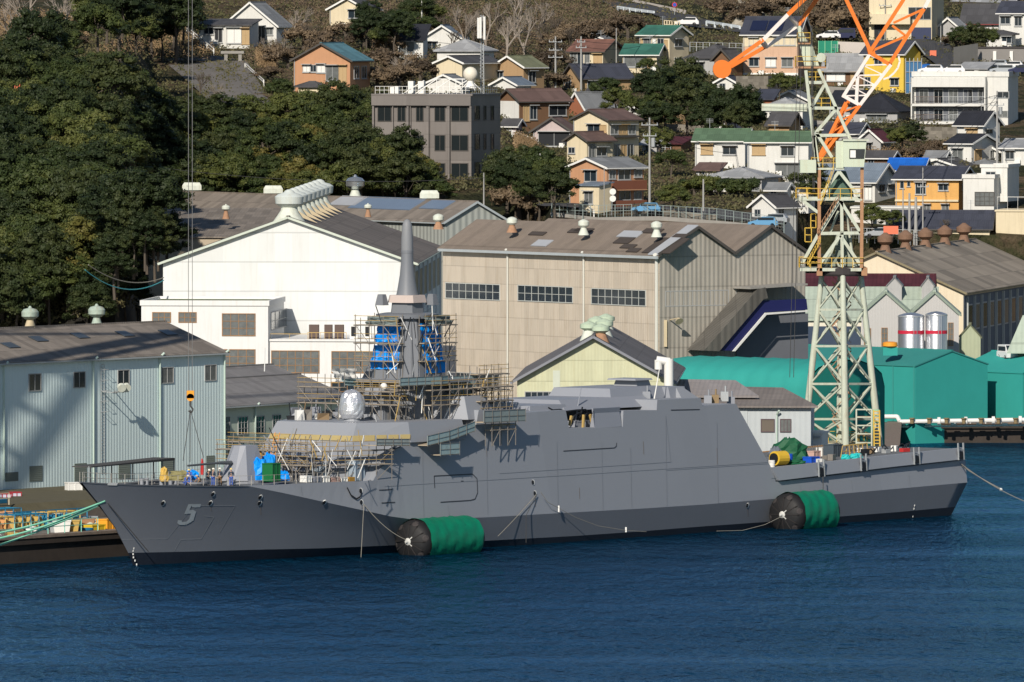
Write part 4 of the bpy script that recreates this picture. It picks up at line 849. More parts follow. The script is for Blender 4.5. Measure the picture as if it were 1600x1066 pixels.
# ---- painted details and openings laid on the hull with a ray cast
hv = []; hf = []
for o in (bpy.data.objects['lower_hull'], bpy.data.objects['upper_hull'], sup):
    base = len(hv); hv += [SB+Matrix.Rotation(SA, 3, 'Z')@v.co for v in o.data.vertices]; hf += [tuple(base+i for i in p.vertices) for p in o.data.polygons]
BV = BVHTree.FromPolygons(hv, hf)
def hit(px, row):
    d = ray(px, row).normalized(); o = V((0, 0, CH)); h = BV.ray_cast(o, d); return (h[0], h[1] if h[1].dot(d) < 0 else -h[1]) if h[0] else (SP(px, row, 8), SN)
def hull_line(pts, w, name, mat, off=.03):
    mb = MB(); P_ = []
    for (x0, y0), (x1, y1) in zip(pts, pts[1:]):
        n = max(1, int(math.hypot(x1-x0, y1-y0)/6)); P_ += [(lerp(x0, x1, i/n), lerp(y0, y1, i/n)) for i in range(n)]
    P_.append(pts[-1]); H_ = [hit(*p) for p in P_]
    for (p, n0), (q, n1) in zip(H_, H_[1:]):
        d = (q-p).normalized(); s_ = d.cross(n0).normalized()*w/2
        mb.add([p-s_+n0*off, q-s_+n1*off, q+s_+n1*off, p+s_+n0*off], [(0, 1, 2, 3)])
    return mb.build(name, mat, ship)
def hull_poly(pts, name, mat, off=.03):
    H_ = [hit(*p) for p in pts]; mb = MB(); mb.hexa([p-n*.02 for p, n in H_], [p+n*off for p, n in H_]); return mb.build(name, mat, ship)
# number 5, built from strokes of the glyph
five = [[(298, 787.5), (314, 787.5), (312.5, 792.5), (300, 792.5)], [(294, 787.5), (300, 787.5), (293, 803), (287.5, 803)],
        [(290, 798.5), (302, 796), (305, 801.5), (289, 803)], [(300, 796), (306, 799), (301.5, 814), (294.5, 812)], [(303, 804), (299, 815), (290, 820), (291, 814.5)], [(277.5, 812.5), (283.5, 813), (284, 815.5), (291, 814.8), (289, 820), (280, 820), (276.5, 817)]]
mb = MB()
for i, pl in enumerate(five):
    H_ = [hit(*p) for p in pl]; mb.poly([p+n*(.04+i*.004) for p, n in H_])
mb.build('bow_number', M('number_grey', (.31, .345, .365), .6), ship)
seam = M('seam_grey', (.232, .249, .279), .55); stk = M('rust_streak', (.2, .17, .15), .8)
for px, y0, y1 in ((660, 700, 808), (760, 690, 805), (870, 690, 800), (940, 690, 796), (1040, 650, 791), (1120, 660, 786), (1250, 758, 776), (1330, 750, 768), (1420, 742, 760), (470, 760, 774), (700, 790, 809), (985, 700, 794)): hull_line([(px, y0), (px+2, y1)], .045, 'plate_seam', seam)
for pts in (((600, 760), (900, 742), (1205, 722)), ((1040, 735), (1207, 724)), ((780, 740), (1048, 722)), ((1048, 722), (1040, 650))): hull_line(list(pts), .045, 'plate_seam', seam)
for px, y0, ln in ((836, 776, 16), (565, 789, 12), (407, 791, 14), (1168, 795, 12), (329, 791, 8), (760, 700, 14), (1005, 690, 20), (905, 762, 18), (1120, 700, 26)): hull_line([(px, y0), (px+.6, y0+ln)], .07, 'rust_streak', stk)
lt = M('weld_line_grey', (.21, .225, .245), .6)
hull_line([(190, 843), (261, 842), (298, 796), (313, 790), (367, 790), (343, 832)], .07, 'weld_line', lt)
hull_line([(272, 861), (282, 843), (314, 842), (334, 808), (318, 806)], .09, 'weld_line', lt)
hull_line([(679, 763), (678, 744), (738, 741), (745, 748), (746, 770), (742, 780), (735, 782), (688, 785)], .1, 'side_door_groove', groove)
hull_line([(592, 766), (613, 765)], .09, 'hatch_groove', groove); hull_line([(596, 786), (617, 785)], .09, 'hatch_groove', groove)
hull_line([(880, 705), (960, 700), (963, 697), (963, 692)], .09, 'side_door_groove', groove)
hull_line([(1048, 641), (1093, 640)], .1, 'plate_groove', groove)
hull_line([(720, 752), (724, 752)], .1, 'hatch_groove', groove)
holes = [(255, 786), (333, 772), (329, 786), (407, 777), (406, 786), (507, 785), (564, 767), (565, 785), (833, 754), (836, 771), (1168, 790), (305+1.5, 759.5)]
for i, (px, row) in enumerate(holes[:-1]):
    p, n = hit(px, row); mb = MB(); q = n.to_track_quat('Z', 'Y').to_matrix(); rr = .19
    ringv = lambda r, o, k=12: [p+n*o+q@V((r*math.cos(2*math.pi*j/k), r*math.sin(2*math.pi*j/k)*1.25, 0)) for j in range(k)]
    mb.hexa(ringv(rr*1.2, -.05), ringv(rr*1.2, .05)); h_ = mb.build('fairlead_rim', whitep, ship); mb = MB(); dx = SU*-.12
    mb.hexa([v+dx for v in ringv(rr, .04)], [v+dx for v in ringv(rr, .075)]); mb.build('fairlead_hole', dark, h_)
hull_line([(168, 755.8), (183, 756.2)], .3, 'draught_plate', whitep, .06)
mb = MB()
for pts in ([(209, 857), (208, 861), (208, 866), (208.5, 871), (211, 876), (213.5, 882)], [(1429, 790), (1428, 795), (1427, 801), (1426, 807)]):
    for p in pts:
        h, n = (hit(*p) if p[1] < 862 else (SP(p[0], p[1], f_wl(1.5) if p[0] < 500 else 8.1), SN)); q = n.to_track_quat('Z', 'Y').to_matrix(); mb.box(-.05, -.09, -.03, .05, .09, .05, T=lambda v: h+q@v)
mb.build('draught_marks', whitep, ship)
h = hull_line([(540, 752), (541, 762), (547, 774), (556, 780), (562, 776), (564, 768)], .16, 'mooring_hose', M('black_rubber', (.015, .015, .017), .6), .12)
# ---- gun
gt = [(17.0-1.9, 1.0), (17.0-1.9, -1.0), (17.0+2.1, -1.7), (17.0+2.3, 1.7)]
zf = z_deck(17)-.12
gun = MB(); lo = [(15.3, .75), (16.3, 1.75), (19.6, 1.75), (20.2, 1.1), (20.2, -1.1), (19.6, -1.75), (16.3, -1.75), (15.3, -.75)]
hi = [(16.9, .35), (17.2, .85), (19.0, .95), (19.4, .6), (19.4, -.6), (19.0, -.95), (17.2, -.85), (16.9, -.35)]
gun.hexa([S(a, b, zf+.25) for a, b in lo], [S(a, b, zf+3.7) for a, b in hi]); gn = gun.build('gun_turret', hg2, ship)
mb = MB(); mb.lathe(S(17.6, 0, zf), [(2.1, 0), (2.1, .26)], 20); mb.build('gun_ring', hg, gn)
mb = MB(); mb.tube(S(15.9, 0, zf+2.05), S(13.8, 0, zf+2.1), .22, 10, .16); mb.tube(S(13.9, 0, zf+2.1), S(8.8, 0, zf+2.0), .12, 10, .10); mb.build('gun_barrel', M('gun_barrel_grey', (.09, .1, .11), .5), gn, smooth=True)
# satcom dome wrapped in shiny foil
mb = MB(); c_ = onplane(550, 658, V((0, 0, 13.0)), V((0, 0, 1))); mb.lathe(c_, [(.9, 0), (.75, .35), (.5, .5)], 14); sd = mb.build('dome_pedestal', hg, ship)
mb = MB(); mb.lathe(c_+V((0, 0, .3)), [(1.0, 0), (1.22, .4), (1.28, .8), (1.27, 1.5), (1.18, 2.0), (.95, 2.45), (.55, 2.75), (.15, 2.85)], 22)
for i, v in enumerate(mb.v): v += V((random.uniform(-.07, .07), random.uniform(-.07, .07), random.uniform(-.05, .05)))
mb.build('foil_wrapped_dome', M('foil', (.8, .81, .83), .3, .1, 3, metal=.75, bump=1.0), sd)
# bow rail and deck gear
rl = MB(); prev = None
for a in [x*.01 for x in range(-820, 2600, 150)]:
    p = S(a, f_deck(a)-.1, z_deck(a)-.1); rl.tube(p, p+V((0, 0, 1.05)), .03, 5)
    if prev is not None:
        for h_ in (1.05, .55): rl.tube(prev+V((0, 0, h_)), p+V((0, 0, h_)), .016, 4)
    prev = p
prev = None
for a in [x*.01 for x in range(-820, 2600, 150)]:
    p = S(a, -f_deck(a)+.1, z_deck(a)-.1); rl.tube(p, p+V((0, 0, 1.05)), .03, 5)
    if prev is not None:
        for h_ in (1.05, .55): rl.tube(prev+V((0, 0, h_)), p+V((0, 0, h_)), .016, 4)
    prev = p
rl.build('guard_rail', M('rail_pale', (.4, .38, .34), .6), ship)
mb = MB(); mb.tube(S(-7.0, 0, 8.1), S(-7.0, 0, 9.9), .05, 5); mb.build('jackstaff', steel, ship)
for a, b in ((3, 1.2), (3, -1.2), (6.5, 1.6), (10, -3), (11, 3.4)):
    mb = MB(); z = z_deck(a)-.12; [mb.lathe(S(a+k, b, z), [(.2, 0), (.18, .5), (.26, .55), (.26, .65)], 10) for k in (0, .8)]; mb.build('bollard', hg, ship)
mb = MB(); z = z_deck(1)-.1
mb.hexa([S(-3, -1.2, z), S(15, -6.3, z), S(15, -4.8, z), S(-3, -.2, z)], [S(-3, -1.2, z+.15), S(15, -6.3, z+.15), S(15, -4.8, z+.15), S(-3, -.2, z+.15)])
mb.build('deck_walkway', deckm, ship)
aw = thing('awning', 'long dark flat awning on posts along the far side of the foredeck', 'awning', S(4, -7, 8))
mb = MB(); mb.hexa([S(-4, -4.4, 9.6), S(16, -9.6, 9.5), S(16, -7.0, 9.5), S(-4, -2.0, 9.6)], [S(-4, -4.4, 9.7), S(16, -9.6, 9.75), S(16, -7.0, 9.75), S(-4, -2.0, 9.7)]); mb.build('cover', M('dark_canvas', (.07, .068, .065), .9), aw)
mb = MB()
for t in (0, .25, .5, .75, 1): mb.bar(S(lerp(-4, 16, t), lerp(-2.1, -7.1, t), 7.9), S(lerp(-4, 16, t), lerp(-2.1, -7.1, t), 9.6), .12)
mb.build('post', dark, aw)
# slender roof masts amidships
mb = MB(); mb.tube(SP(897, 668, 5), SP(908, 606, 5), .09, 6, .05); mb.build('whip_antenna', hg2, ship)
mb = MB(); mb.tube(SP(1022, 625, 5), SP(1031, 573, 5), .07, 6, .04); mb.build('whip_antenna', whitep, ship)
for k, (x, y) in enumerate(((1106, 628), (1132, 622), (1142, 630), (1117, 627), (1010, 622))):
    mb = MB(); p = SP(x, y+5, 4); mb.box(-.4, -.4, 0, .4, .4, 1.0, T=lambda v: p+v); mb.tube(p+V((.1, 0, 1)), p+V((.1, 0, 1.6)), .1, 6); mb.build('roof_fitting', [hg, steel, hg2, M('fit_brown', (.25, .18, .1), .8), hg][k], ship)
# ---- fenders
tarp = M('green_tarpaulin', (.0, .17, .09), .5, .3, .8, bump=.5, spec=.4); rub = M('fender_rubber', (.012, .012, .013), .6, .3, 2)
for i, (x0, x1, yc, r) in enumerate(((648, 722, 838, 2.15), (1232, 1278, 798.5, 2.2))):
    bq = 8.3+r; a0, _, z0 = sp(x0, yc, bq); a1, _, _ = sp(x1, yc, bq); zc = 1.35 if i == 0 else 1.5
    f = thing('fender', ['large floating rubber fender with a green tarpaulin near the bow half of the hull', 'floating rubber fender with a green tarpaulin near the stern'][i], 'fender', S((a0+a1)/2, bq, 0), 0)
    L_ = a1-a0+1.5; c0 = S(a0-.9, bq, zc); mb = MB()
    mb.lathe(c0, [(.4, -.25), (r*.7, .0), (r*.93, .35), (r, .9), (r, L_), (r*.9, L_+.6), (r*.5, L_+.95)], 26, SU); mb.build('fender_body', rub, f, smooth=True)
    mb = MB(); q = SU.to_track_quat('Z', 'Y').to_matrix()
    for k in range(12):
        t = 2*math.pi*k/12; d = V((0, 0, math.cos(t)))+SN*math.sin(t); mb.bar(c0+SU*-.27+d*.35, c0+SU*.05+d*(r*.78), .09); mb.bar(c0+SU*.02+d*(r*.78), c0+SU*1.0+d*(r+.02), .09)
    mb.build('net_chain', M('net_dark', (.02, .018, .018), .8), f)
    for k in range(6):
        t = 2*math.pi*(k+.3)/6; d = V((0, 0, math.cos(t)))+SN*math.sin(t); mb = MB(); mb.lathe(c0+SU*.28+d*r*.84, [(.22, -.15), (.34, -.1), (.34, .05), (.2, .08)], 10, (d-SU).normalized()); mb.build('tyre', M('tyre_dark', (.04, .035, .035), .7), f); 
    mb = MB(); mb.lathe(c0, [(.1, -.6), (.2, -.4), (.36, -.3), (.4, -.22)], 12, SU)
    for k in range(8):
        t = 2*math.pi*k/8; d = V((0, 0, math.cos(t)))+SN*math.sin(t); mb.bar(c0-SU*.32, c0+SU*-.18+d*(.5+.22*math.sin(k*2.3)), .09)
    mb.build('end_fitting', M('end_white', (.5, .5, .47), .6), f)
    mb = MB(); nA, nT = 18, 22; s0 = .85 if i == 0 else .9
    for ja in range(nA+1):
        u = lerp(s0, L_+.15, ja/nA)
        for jt in range(nT+1):
            t = lerp(-1.3, 2.35, jt/nT); rr = r+.06+.05*math.sin(u*4+jt*.5)+.04*math.sin(jt*1.7+u*2)+random.uniform(0, .03); uu = u+(.25*math.sin(t*3)*.4 if ja in (0, nA) else 0)
            mb.v.append(c0+SU*uu+(V((0, 0, math.cos(t)))+SN*math.sin(t))*rr)
    for ja in range(nA):
        for jt in range(nT): k = ja*(nT+1)+jt; mb.f.append((k, k+1, k+nT+2, k+nT+1))
    o = mb.build('tarpaulin', tarp, f, smooth=True)
# ---- ropes
rope = M('rope_pale', (.26, .245, .21), .9); roped = M('rope_dark', (.06, .06, .06), .9); ropeg = M('rope_mint', (.18, .48, .34), .8)
def sagline(a, b, sag, r, name, mat, label, n=14, cat='rope', **k):
    a = V(a); b = V(b); mb = MB(); pts = [a.lerp(b, t/n)-V((0, 0, sag*4*(t/n)*(1-t/n))) for t in range(n+1)]; mb.path(pts, r, 5); return tag(mb.build(name, mat), label, cat, **k)
hA = hit(566, 788)[0]+SN*.2; e1_ = SP(638, 845, 10.4)
sagline(hA, e1_, .5, .04, 'mooring_rope', rope, 'pale rope from the hull down to the nearer fender')
sagline(hA, SP(564, 872, 8.7), 0, .03, 'mooring_rope', rope, 'rope hanging straight down the hull left of the nearer fender')
hB_ = hit(836, 772)[0]+SN*.2
sagline(hB_, SP(778, 838, 9.0), .1, .03, 'mooring_rope', rope, 'thin rope from the midship fairlead down left towards the nearer fender')
mb = MB(); mb.path([hB_, SP(822, 806, 9.0), SP(822, 848, 8.6)], .035); tag(mb.build('mooring_rope', roped), 'dark rope hanging vertically below the midship fairlead', 'rope')
mb = MB(); mb.path([hB_+V((.4, 0, .2)), SP(856, 785, 9), SP(873, 794, 9), SP(900, 809, 9.2), SP(935, 822, 9.4), SP(978, 829, 9.5), SP(1010, 831, 9.4)], .03); tag(mb.build('mooring_rope', rope), 'long slack rope drooping from the midship fairlead to the water', 'rope'); mb = MB(); mb.path([SP(1222, 807, 10.6), SP(1195, 820, 10.2), SP(1160, 829, 9.6), SP(1120, 830, 9)], .03); tag(mb.build('mooring_rope', rope), 'thin rope trailing from the stern fender end to the waterline', 'rope')
mb = MB(); mb.box(-.07, -.07, -.4, .07, .07, .25, T=lambda v: SP(873, 794, 9)+v); tag(mb.build('rope_float', whitep), 'small white float on the slack rope amidships', 'float')
mb = MB(); p = SP(978, 830, 9.5); mb.box(-.08, -.08, -.1, .08, .08, .4, T=lambda v: p+v); tag(mb.build('rope_float', whitep), 'white float where the slack rope meets the water', 'float')
stn = S(AS['dk'], 7, 4.6)
sagline(S(AS['dk'], 7.5, top_[-1][2]-1.6), W(1640, 797, 1160), .6, .045, 'mooring_rope', rope, 'upper of two mooring ropes from the stern to the right edge'); sagline(S(AS['dk'], 7.5, top_[-1][2]-1.8), W(1564, 764, 1195), .1, .05, 'mooring_rope', rope, 'lower short rope from the stern to a float'); mb = MB(); mb.ball(W(1564, 765, 1195), .16); tag(mb.build('rope_float', whitep), 'small pale float on the stern rope over the water', 'float')
sagline(SP(1286, 745, 9), SP(1286, 768, 9.5), 0, .05, 'mooring_rope', roped, 'short dark rope from the bulwark to the stern fender')
bh = hit(164, 783)[0]
sagline(bh, W(-60, 842, 1098), .5, .10, 'mooring_rope', ropeg, 'upper mint mooring rope from the bow to the quay at left'); sagline(bh, W(-60, 850, 1100), .7, .10, 'mooring_rope', ropeg, 'second mint mooring rope from the bow to the quay at left'); sagline(S(-5.0, -.4, 6.0), W(-60, 870, 1100), .3, .10, 'mooring_rope', ropeg, 'lowest mint mooring rope from the bow to the quay at left')
sagline(hit(165, 786)[0]+V((.2, -.1, 0)), W(232, 862, 1107), 0, .05, 'mooring_rope', roped, 'dark rope running down the bow plating to the water'); 
# ================= THE QUAY CRANE (depth about 1240 m)
cm = M('crane_mint', (.47, .51, .42), .6, .15, 1.6, stain=.75, stc=(.27, .16, .08)); co = M('crane_orange', (.68, .17, .02), .45, .06, 1); cw = M('crane_white', (.72, .66, .62), .5, .08, stain=.3, stc=(.5, .3, .2)); cy = M('crane_yellow', (.58, .38, .06), .6, .2, 2); crr = M('crane_rust', (.36, .2, .11), .8, .3, 2)
DC = 1242
crane = thing('quay_crane', 'tall lattice quay crane with mint tower and orange luffing jib behind the stern', 'crane', W(1315, 694, DC))
def K(px, row, dy=0): return W(px, row, DC+dy)
def lat(mb, P, w, mats=None):
    for i in range(0, len(P)-1, 2): mb.bar(P[i], P[i+1], w)
# portal tower: square in plan seen corner on. legs: left, near, right, far
def leg(px0, px1, dy0, dy1): return lambda row: K(lerp(px1, px0, (row-430)/(694-430)), row, lerp(dy1, dy0, (row-430)/(694-430)))
LG = [leg(1256, 1284, 0, 0), leg(1321, 1317, -4.2, -2.4), leg(1374, 1345, .6, .3), leg(1311, 1313, 4.4, 2.6)]
lv = [694, 655, 600, 541, 484, 436]
for i, f in enumerate(LG):
    mb = MB(); mb.tube(f(700), f(430), .42 if i < 3 else .3, 10, .3); mb.build('tower_leg', cm, crane, smooth=True)
mb = MB()
for j in range(len(lv)-1):
    for i in range(4):
        A, B_ = LG[i], LG[(i+1) % 4]; r0, r1 = lv[j], lv[j+1]
        mb.bar(A(r0), B_(r1), .17); mb.bar(B_(r0), A(r1), .17)
        if j: mb.bar(A(r0), B_(r0), .24)
mb.build('tower_bracing', cm, crane)
mb = MB()
for j in range(7):   # inner zigzag stair
    r0 = 690-j*36; mb.bar(K(1300 if j % 2 else 1330, r0, 0), K(1330 if j % 2 else 1300, r0-34, 0), .5, .12)
    mb.bar(K(1300 if j % 2 else 1330, r0-10, -.3), K(1330 if j % 2 else 1300, r0-44, -.3), .06)
mb.build('inner_stair', crr, crane)
mb = MB(); mb.tube(K(1314, 700), K(1315, 430), .32, 10); mb.build('cable_duct', cm, crane)
# base machinery: round drum house and platform
mb = MB(); c0 = K(1306, 694, 2); mb.lathe(V((c0.x, c0.y, gz)), [(3.4, 0), (3.4, 3.6), (3.5, 3.7), (3.5, 4.0)], 24); mb.build('base_drum', M('rusty_cream', (.5, .47, .33), .8, .25, 1, stain=.7, stc=(.35, .17, .07)), crane, smooth=True)
mb = MB(); 
for k in range(24):
    t = 2*math.pi*k/24; d = V((math.cos(t), math.sin(t), 0))*3.5; p = V((c0.x, c0.y, gz+4))+d; mb.bar(p, p+V((0, 0, 1.0)), .06); t2 = 2*math.pi*(k+1)/24; p2 = V((c0.x, c0.y, gz+4))+V((math.cos(t2), math.sin(t2), 0))*3.5; mb.bar(p+V((0, 0, 1)), p2+V((0, 0, 1)), .06)
mb.build('drum_railing', cy, crane)
# slewing ring and turntable deck
mb = MB(); mb.lathe(K(1316, 431), [(2.6, 0), (2.75, .2), (2.75, .85), (2.5, 1.0)], 24); mb.build('slewing_ring', M('tyre_dark', (.04, .035, .035), .7), crane)
def deck(x0, x1, row, d0, d1, th, mat, name, rail=True, rx=None):
    p0, p1 = K(x0, row), K(x1, row); mb = MB(); mb.box(p0.x, DC+d0, p0.z-th, p1.x, DC+d1, p0.z); o = mb.build(name, mat, crane)
    if rail:
        mb = MB(); z = p0.z
        for (ax, ay, bx, by) in ((p0.x, DC+d0, p1.x, DC+d0), (p0.x, DC+d1, p1.x, DC+d1), (p0.x, DC+d0, p0.x, DC+d1), (p1.x, DC+d0, p1.x, DC+d1)):
            n = max(2, int(math.hypot(bx-ax, by-ay)/1.1))
            for h in (.55, 1.1): mb.bar((ax, ay, z+h), (bx, by, z+h), .06)
            for i in range(n+1): mb.bar((lerp(ax, bx, i/n), lerp(ay, by, i/n), z), (lerp(ax, bx, i/n), lerp(ay, by, i/n), z+1.1), .07)
        mb.build('railing', rx or cy, crane)
    return o
deck(1249, 1348, 418, -2.6, 2.6, .35, cm, 'turntable')
mb = MB()
for x in (1276, 1346): mb.hexa([K(x, 431, -2.6), K(x+9, 431, -2.6), K(x+9, 431, 2.6), K(x, 431, 2.6)], [K(x, 418, -2.6), K(x+9, 418, -2.6), K(x+9, 418, 2.6), K(x, 418, 2.6)])
mb.build('turntable_beam', crr, crane)
# upper works: vertical posts, horizontal girders and A braces, front and back plane
for d in (-2.3, 2.3):
    mb = MB()
    for x in (1280, 1346): mb.bar(K(x, 420, d), K(x+ (0 if x == 1280 else 1), 262, d), .36)
    mb.build('upper_post', crr if d < 0 else cm, crane)
    mb = MB(); 
    for a_, b_ in (((1252, 414), (1279, 365)), ((1279, 368), (1313, 312)), ((1312, 312), (1345, 364)), ((1280, 414), (1313, 368)), ((1313, 368), (1344, 414)), ((1276, 314), (1311, 268)), ((1311, 268), (1346, 312)),
                   ((1278, 365), (1346, 364)), ((1272, 311), (1346, 310)), ((1245, 310), (1280, 310)), ((1252, 312), (1278, 332)), ((1316, 418), (1315, 314))):
        mb.bar(K(*a_, d), K(*b_, d), .34)
    for a_, b_ in (((1290, 418), (1310, 365)), ((1335, 418), (1322, 330)), ((1295, 390), (1312, 418)), ((1318, 366), (1330, 414)), ((1296, 366), (1310, 330))): mb.bar(K(*a_, d*.5), K(*b_, d*.3), .2)
    mb.build('upper_bracing', cm, crane)
mb = MB(); 
for x, r in ((1280, 365), (1346, 364), (1280, 311), (1346, 310), (1280, 265), (1346, 265)): mb.bar(K(x, r, -2.3), K(x, r, 2.3), .25)
mb.build('cross_girder', cm, crane)
mb = MB(); mb.lathe(K(1313, 316), [(1.6, 0), (1.3, 1.5), (.6, 3.4)], 8); mb.build('winch_hood', M('crane_dark_green', (.08, .14, .11), .6), crane)
mb = MB(); mb.box(-.9, -1, 0, .9, 1, 1.3, T=lambda v: K(1292, 416)+v); mb.box(-.7, -1, 0, .8, 1, 1.0, T=lambda v: K(1332, 416)+v); mb.tube(K(1300, 405, -1), K(1300, 405, 1.2), .55, 14); mb.build('winch', M('machinery', (.2, .24, .2), .7, .3, 3), crane)
mb = MB(); mb.box(-.9, -.7, 0, .9, .7, 3.2, T=lambda v: K(1318, 414, 1)+v); mb.build('machinery_cabinet', M('machinery', (.2, .24, .2), .7, .3, 3), crane)
deck(1244, 1346, 310, -2.5, 2.5, .2, cm, 'middle_platform')
# inclined ladders
for (a_, b_) in (((1277, 365), (1310, 312)), ((1282, 320), (1302, 268)), ((1262, 414), (1282, 378))):
    mb = MB()
    for d in (-2.9, -2.5): mb.bar(K(*a_, d), K(*b_, d), .07)
    for h in (8,): mb.bar(K(a_[0], a_[1]-h, -2.9), K(b_[0], b_[1]-h, -2.9), .05)
    for i in range(9): t = i/8; p = K(lerp(a_[0], b_[0], t), lerp(a_[1], b_[1], t), -2.9); mb.bar(p, p+V((0, .4, 0)), .06); mb.bar(p, p+V((0, 0, .6)), .05)
    mb.build('ladder', cy if a_[0] != 1277 else crr, crane)
for q in ((1258, 378, 10), (1267, 356, 8)):
    mb = MB(); p = K(q[0], q[1], -1.5)
    for x0, x1 in ((0, 0), (q[2]/14.3, q[2]/14.3)):
        for y in (0, 1.2): mb.bar(p+V((x0, y, 0)), p+V((x0, y, 1.5)), .07)
    for z in (0, .75, 1.5):
        for y in (0, 1.2): mb.bar(p+V((0, y, z)), p+V((q[2]/14.3, y, z)), .07)
    mb.build('side_cage', cy, crane)
# operator cabin and house
mb = MB(); a0, a1 = K(1305, 262), K(1317, 220); mb.box(a0.x, DC-2.6, a0.z, a1.x, DC+2, a1.z); mb.build('machine_house', M('cabin_mint', (.50, .56, .44), .6, .06, stain=.3, stc=(.35, .2, .08)), crane)
mb = MB(); q = [K(1317.5, 261, -3), K(1350, 261, -3), K(1354, 220, -3), K(1317.5, 220, -3)]; mb.hexa(q, [p+V((0, 4.6, 0)) for p in q]); cb = mb.build('cabin', MATS['cabin_mint'], crane)
mb = MB(); q = [K(1327, 248, -3.06), K(1350, 248, -3.06), K(1351.5, 233, -3.06), K(1327, 233, -3.06)]; mb.hexa(q, [p-V((0, .02, 0)) for p in q]); mb.build('cabin_window', glass, cb)
mb = MB(); q = [K(1328.5, 246.5, -3.12), K(1337, 246.5, -3.12), K(1337, 235, -3.12), K(1328.5, 235, -3.12)]; mb.hexa(q, [p-V((0, .02, 0)) for p in q]); mb.build('window_blind', whitep, cb)
mb = MB(); a0, a1 = K(1316, 220), K(1356, 217); mb.box(a0.x, DC-3.2, a0.z, a1.x, DC+1.8, a1.z); mb.build('cabin_roof', cm, cb)
deck(1268, 1318, 262, -2.5, 2.5, .2, cm, 'upper_platform')
# A-frame mast above (mint), rising to the top sheaves
for d in (-1.6, 1.6):
    mb = MB()
    for a_, b_ in (((1276, 262), (1259, 110)), ((1332, 225), (1279, 108)), ((1273, 212), (1324, 211)), ((1268, 169), (1308, 169)), ((1268, 168), (1288, 133)), ((1263, 129), (1284, 129)), ((1275, 207), (1306, 171)), ((1275, 207), (1300, 246)), ((1279, 262), (1272, 212))): mb.bar(K(*a_, d), K(*b_, d), .34)
    mb.build('mast_frame', cm, crane)
mb = MB(); 
for x, r in ((1263, 129), (1268, 169), (1273, 212), (1324, 211), (1306, 169), (1284, 129)): mb.bar(K(x, r, -1.6), K(x, r, 1.6), .22)
mb.build('mast_crossbar', cm, crane)
mb = MB(); q = [K(1257, 104), K(1280, 104), K(1268, 68), K(1249, 68)]; mb.hexa([p-V((0, 1, 0)) for p in q], [p+V((0, 1, 0)) for p in q]); q = [K(1257, 108), K(1267, 108), K(1264, 128), K(1261, 128)]; mb.hexa([p-V((0, .8, 0)) for p in q], [p+V((0, .8, 0)) for p in q])
q = [K(1249, 66), K(1262, 66), K(1250, 40), K(1245, 42)]; mb.hexa([p-V((0, .7, 0)) for p in q], [p+V((0, .7, 0)) for p in q]); mb.build('mast_head', MATS['cabin_mint'], crane)
deck(1243, 1290, 104, -1.8, 1.8, .2, crr, 'head_platform'); deck(1246, 1266, 67, -1.4, 1.4, .15, crr, 'top_platform')
deck(1262, 1286, 128, -1.6, 1.6, .1, crr, 'mast_step'); deck(1268, 1298, 169, -1.6, 1.6, .1, cm, 'mast_step')
mb = MB(); mb.tube(K(1283, 90, -1.9), K(1283, 90, -1.5), .5, 16); mb.tube(K(1282, 90, 1.5), K(1282, 90, 1.9), .5, 16); mb.build('sheave', cm, crane)
mb = MB(); mb.box(-.9, -.7, 0, .9, .7, 1.4, T=lambda v: K(1262, 270, -2.6)+v); mb.build('side_box', MATS['cabin_mint'], crane)
mb = MB(); mb.tube(K(1262, 168, 0), K(1190, 166, 0), .4, 10, .3); mb.bar(K(1262, 172, 0), K(1190, 171, 0), .5, .3); mb.build('side_boom', cm, crane, smooth=False)
# counterweight arm: orange, white, orange up and out of the frame, disc at the low end
def seg(cs, mat, name, w=.34):
    mb = MB()
    for (a_, b_) in cs: mb.bar(K(*a_), K(*b_), w)
    return mb.build(name, mat, crane)
seg([((1128, 108, -1.0), (1193, 62, -1.0)), ((1130, 111, 1.0), (1198, 72, 1.0))], co, 'counterweight_arm', .42)
seg([((1190, 65, -1.0), (1232, 22, -.9)), ((1196, 74, 1.0), (1246, 40, 1.0)), ((1190, 64, -1.0), (1197, 73, 1.0))], cw, 'counterweight_arm', .42)
seg([((1231, 23, -.9), (1247, 40, 1.0))], cw, 'counterweight_arm', .34)
seg([((1231, 23, -.9), (1268, -12, -.9)), ((1247, 40, 1.0), (1284, -12, 1.0)), ((1268, -12, -.9), (1284, -12, 1.0))], co, 'counterweight_arm', .46)
mb = MB(); c_ = K(1128, 108, 0); mb.tube(c_-V((0, 1.3, 0)), c_+V((0, 1.0, 0)), 1.0, 30); mb.build('counterweight', co, crane)
# luffing jib: lower box lattice, white bay, upper triangles
A = [(1277, 252, -1.2), (1337, 172, -1.2)]
seg([((1276, 253, -1.3), (1322, 160, -1.5)), ((1276, 253, 1.3), (1326, 158, 1.5)), ((1280, 250, -1.3), (1344, 164, -1.6)), ((1280, 250, 1.3), (1341, 168, 1.6))], co, 'jib_chord', .36)
mb = MB()
for i in range(6):
    t0, t1 = i/6, (i+1)/6; U0 = lambda t, d: K(lerp(1276, 1324, t), lerp(253, 160, t), d*1.4); U1 = lambda t, d: K(lerp(1280, 1343, t), lerp(250, 165, t), d*1.5)
    for d in (-1, 1): mb.bar(U0(t0, d), U1(t1, d), .16)
    mb.bar(U0(t1, -1), U0(t1, 1), .14); mb.bar(U1(t1, -1), U1(t1, 1), .14); mb.bar(U1(t0, -1), U1(t1, 1), .12)
mb.build('jib_lacing', co, crane)
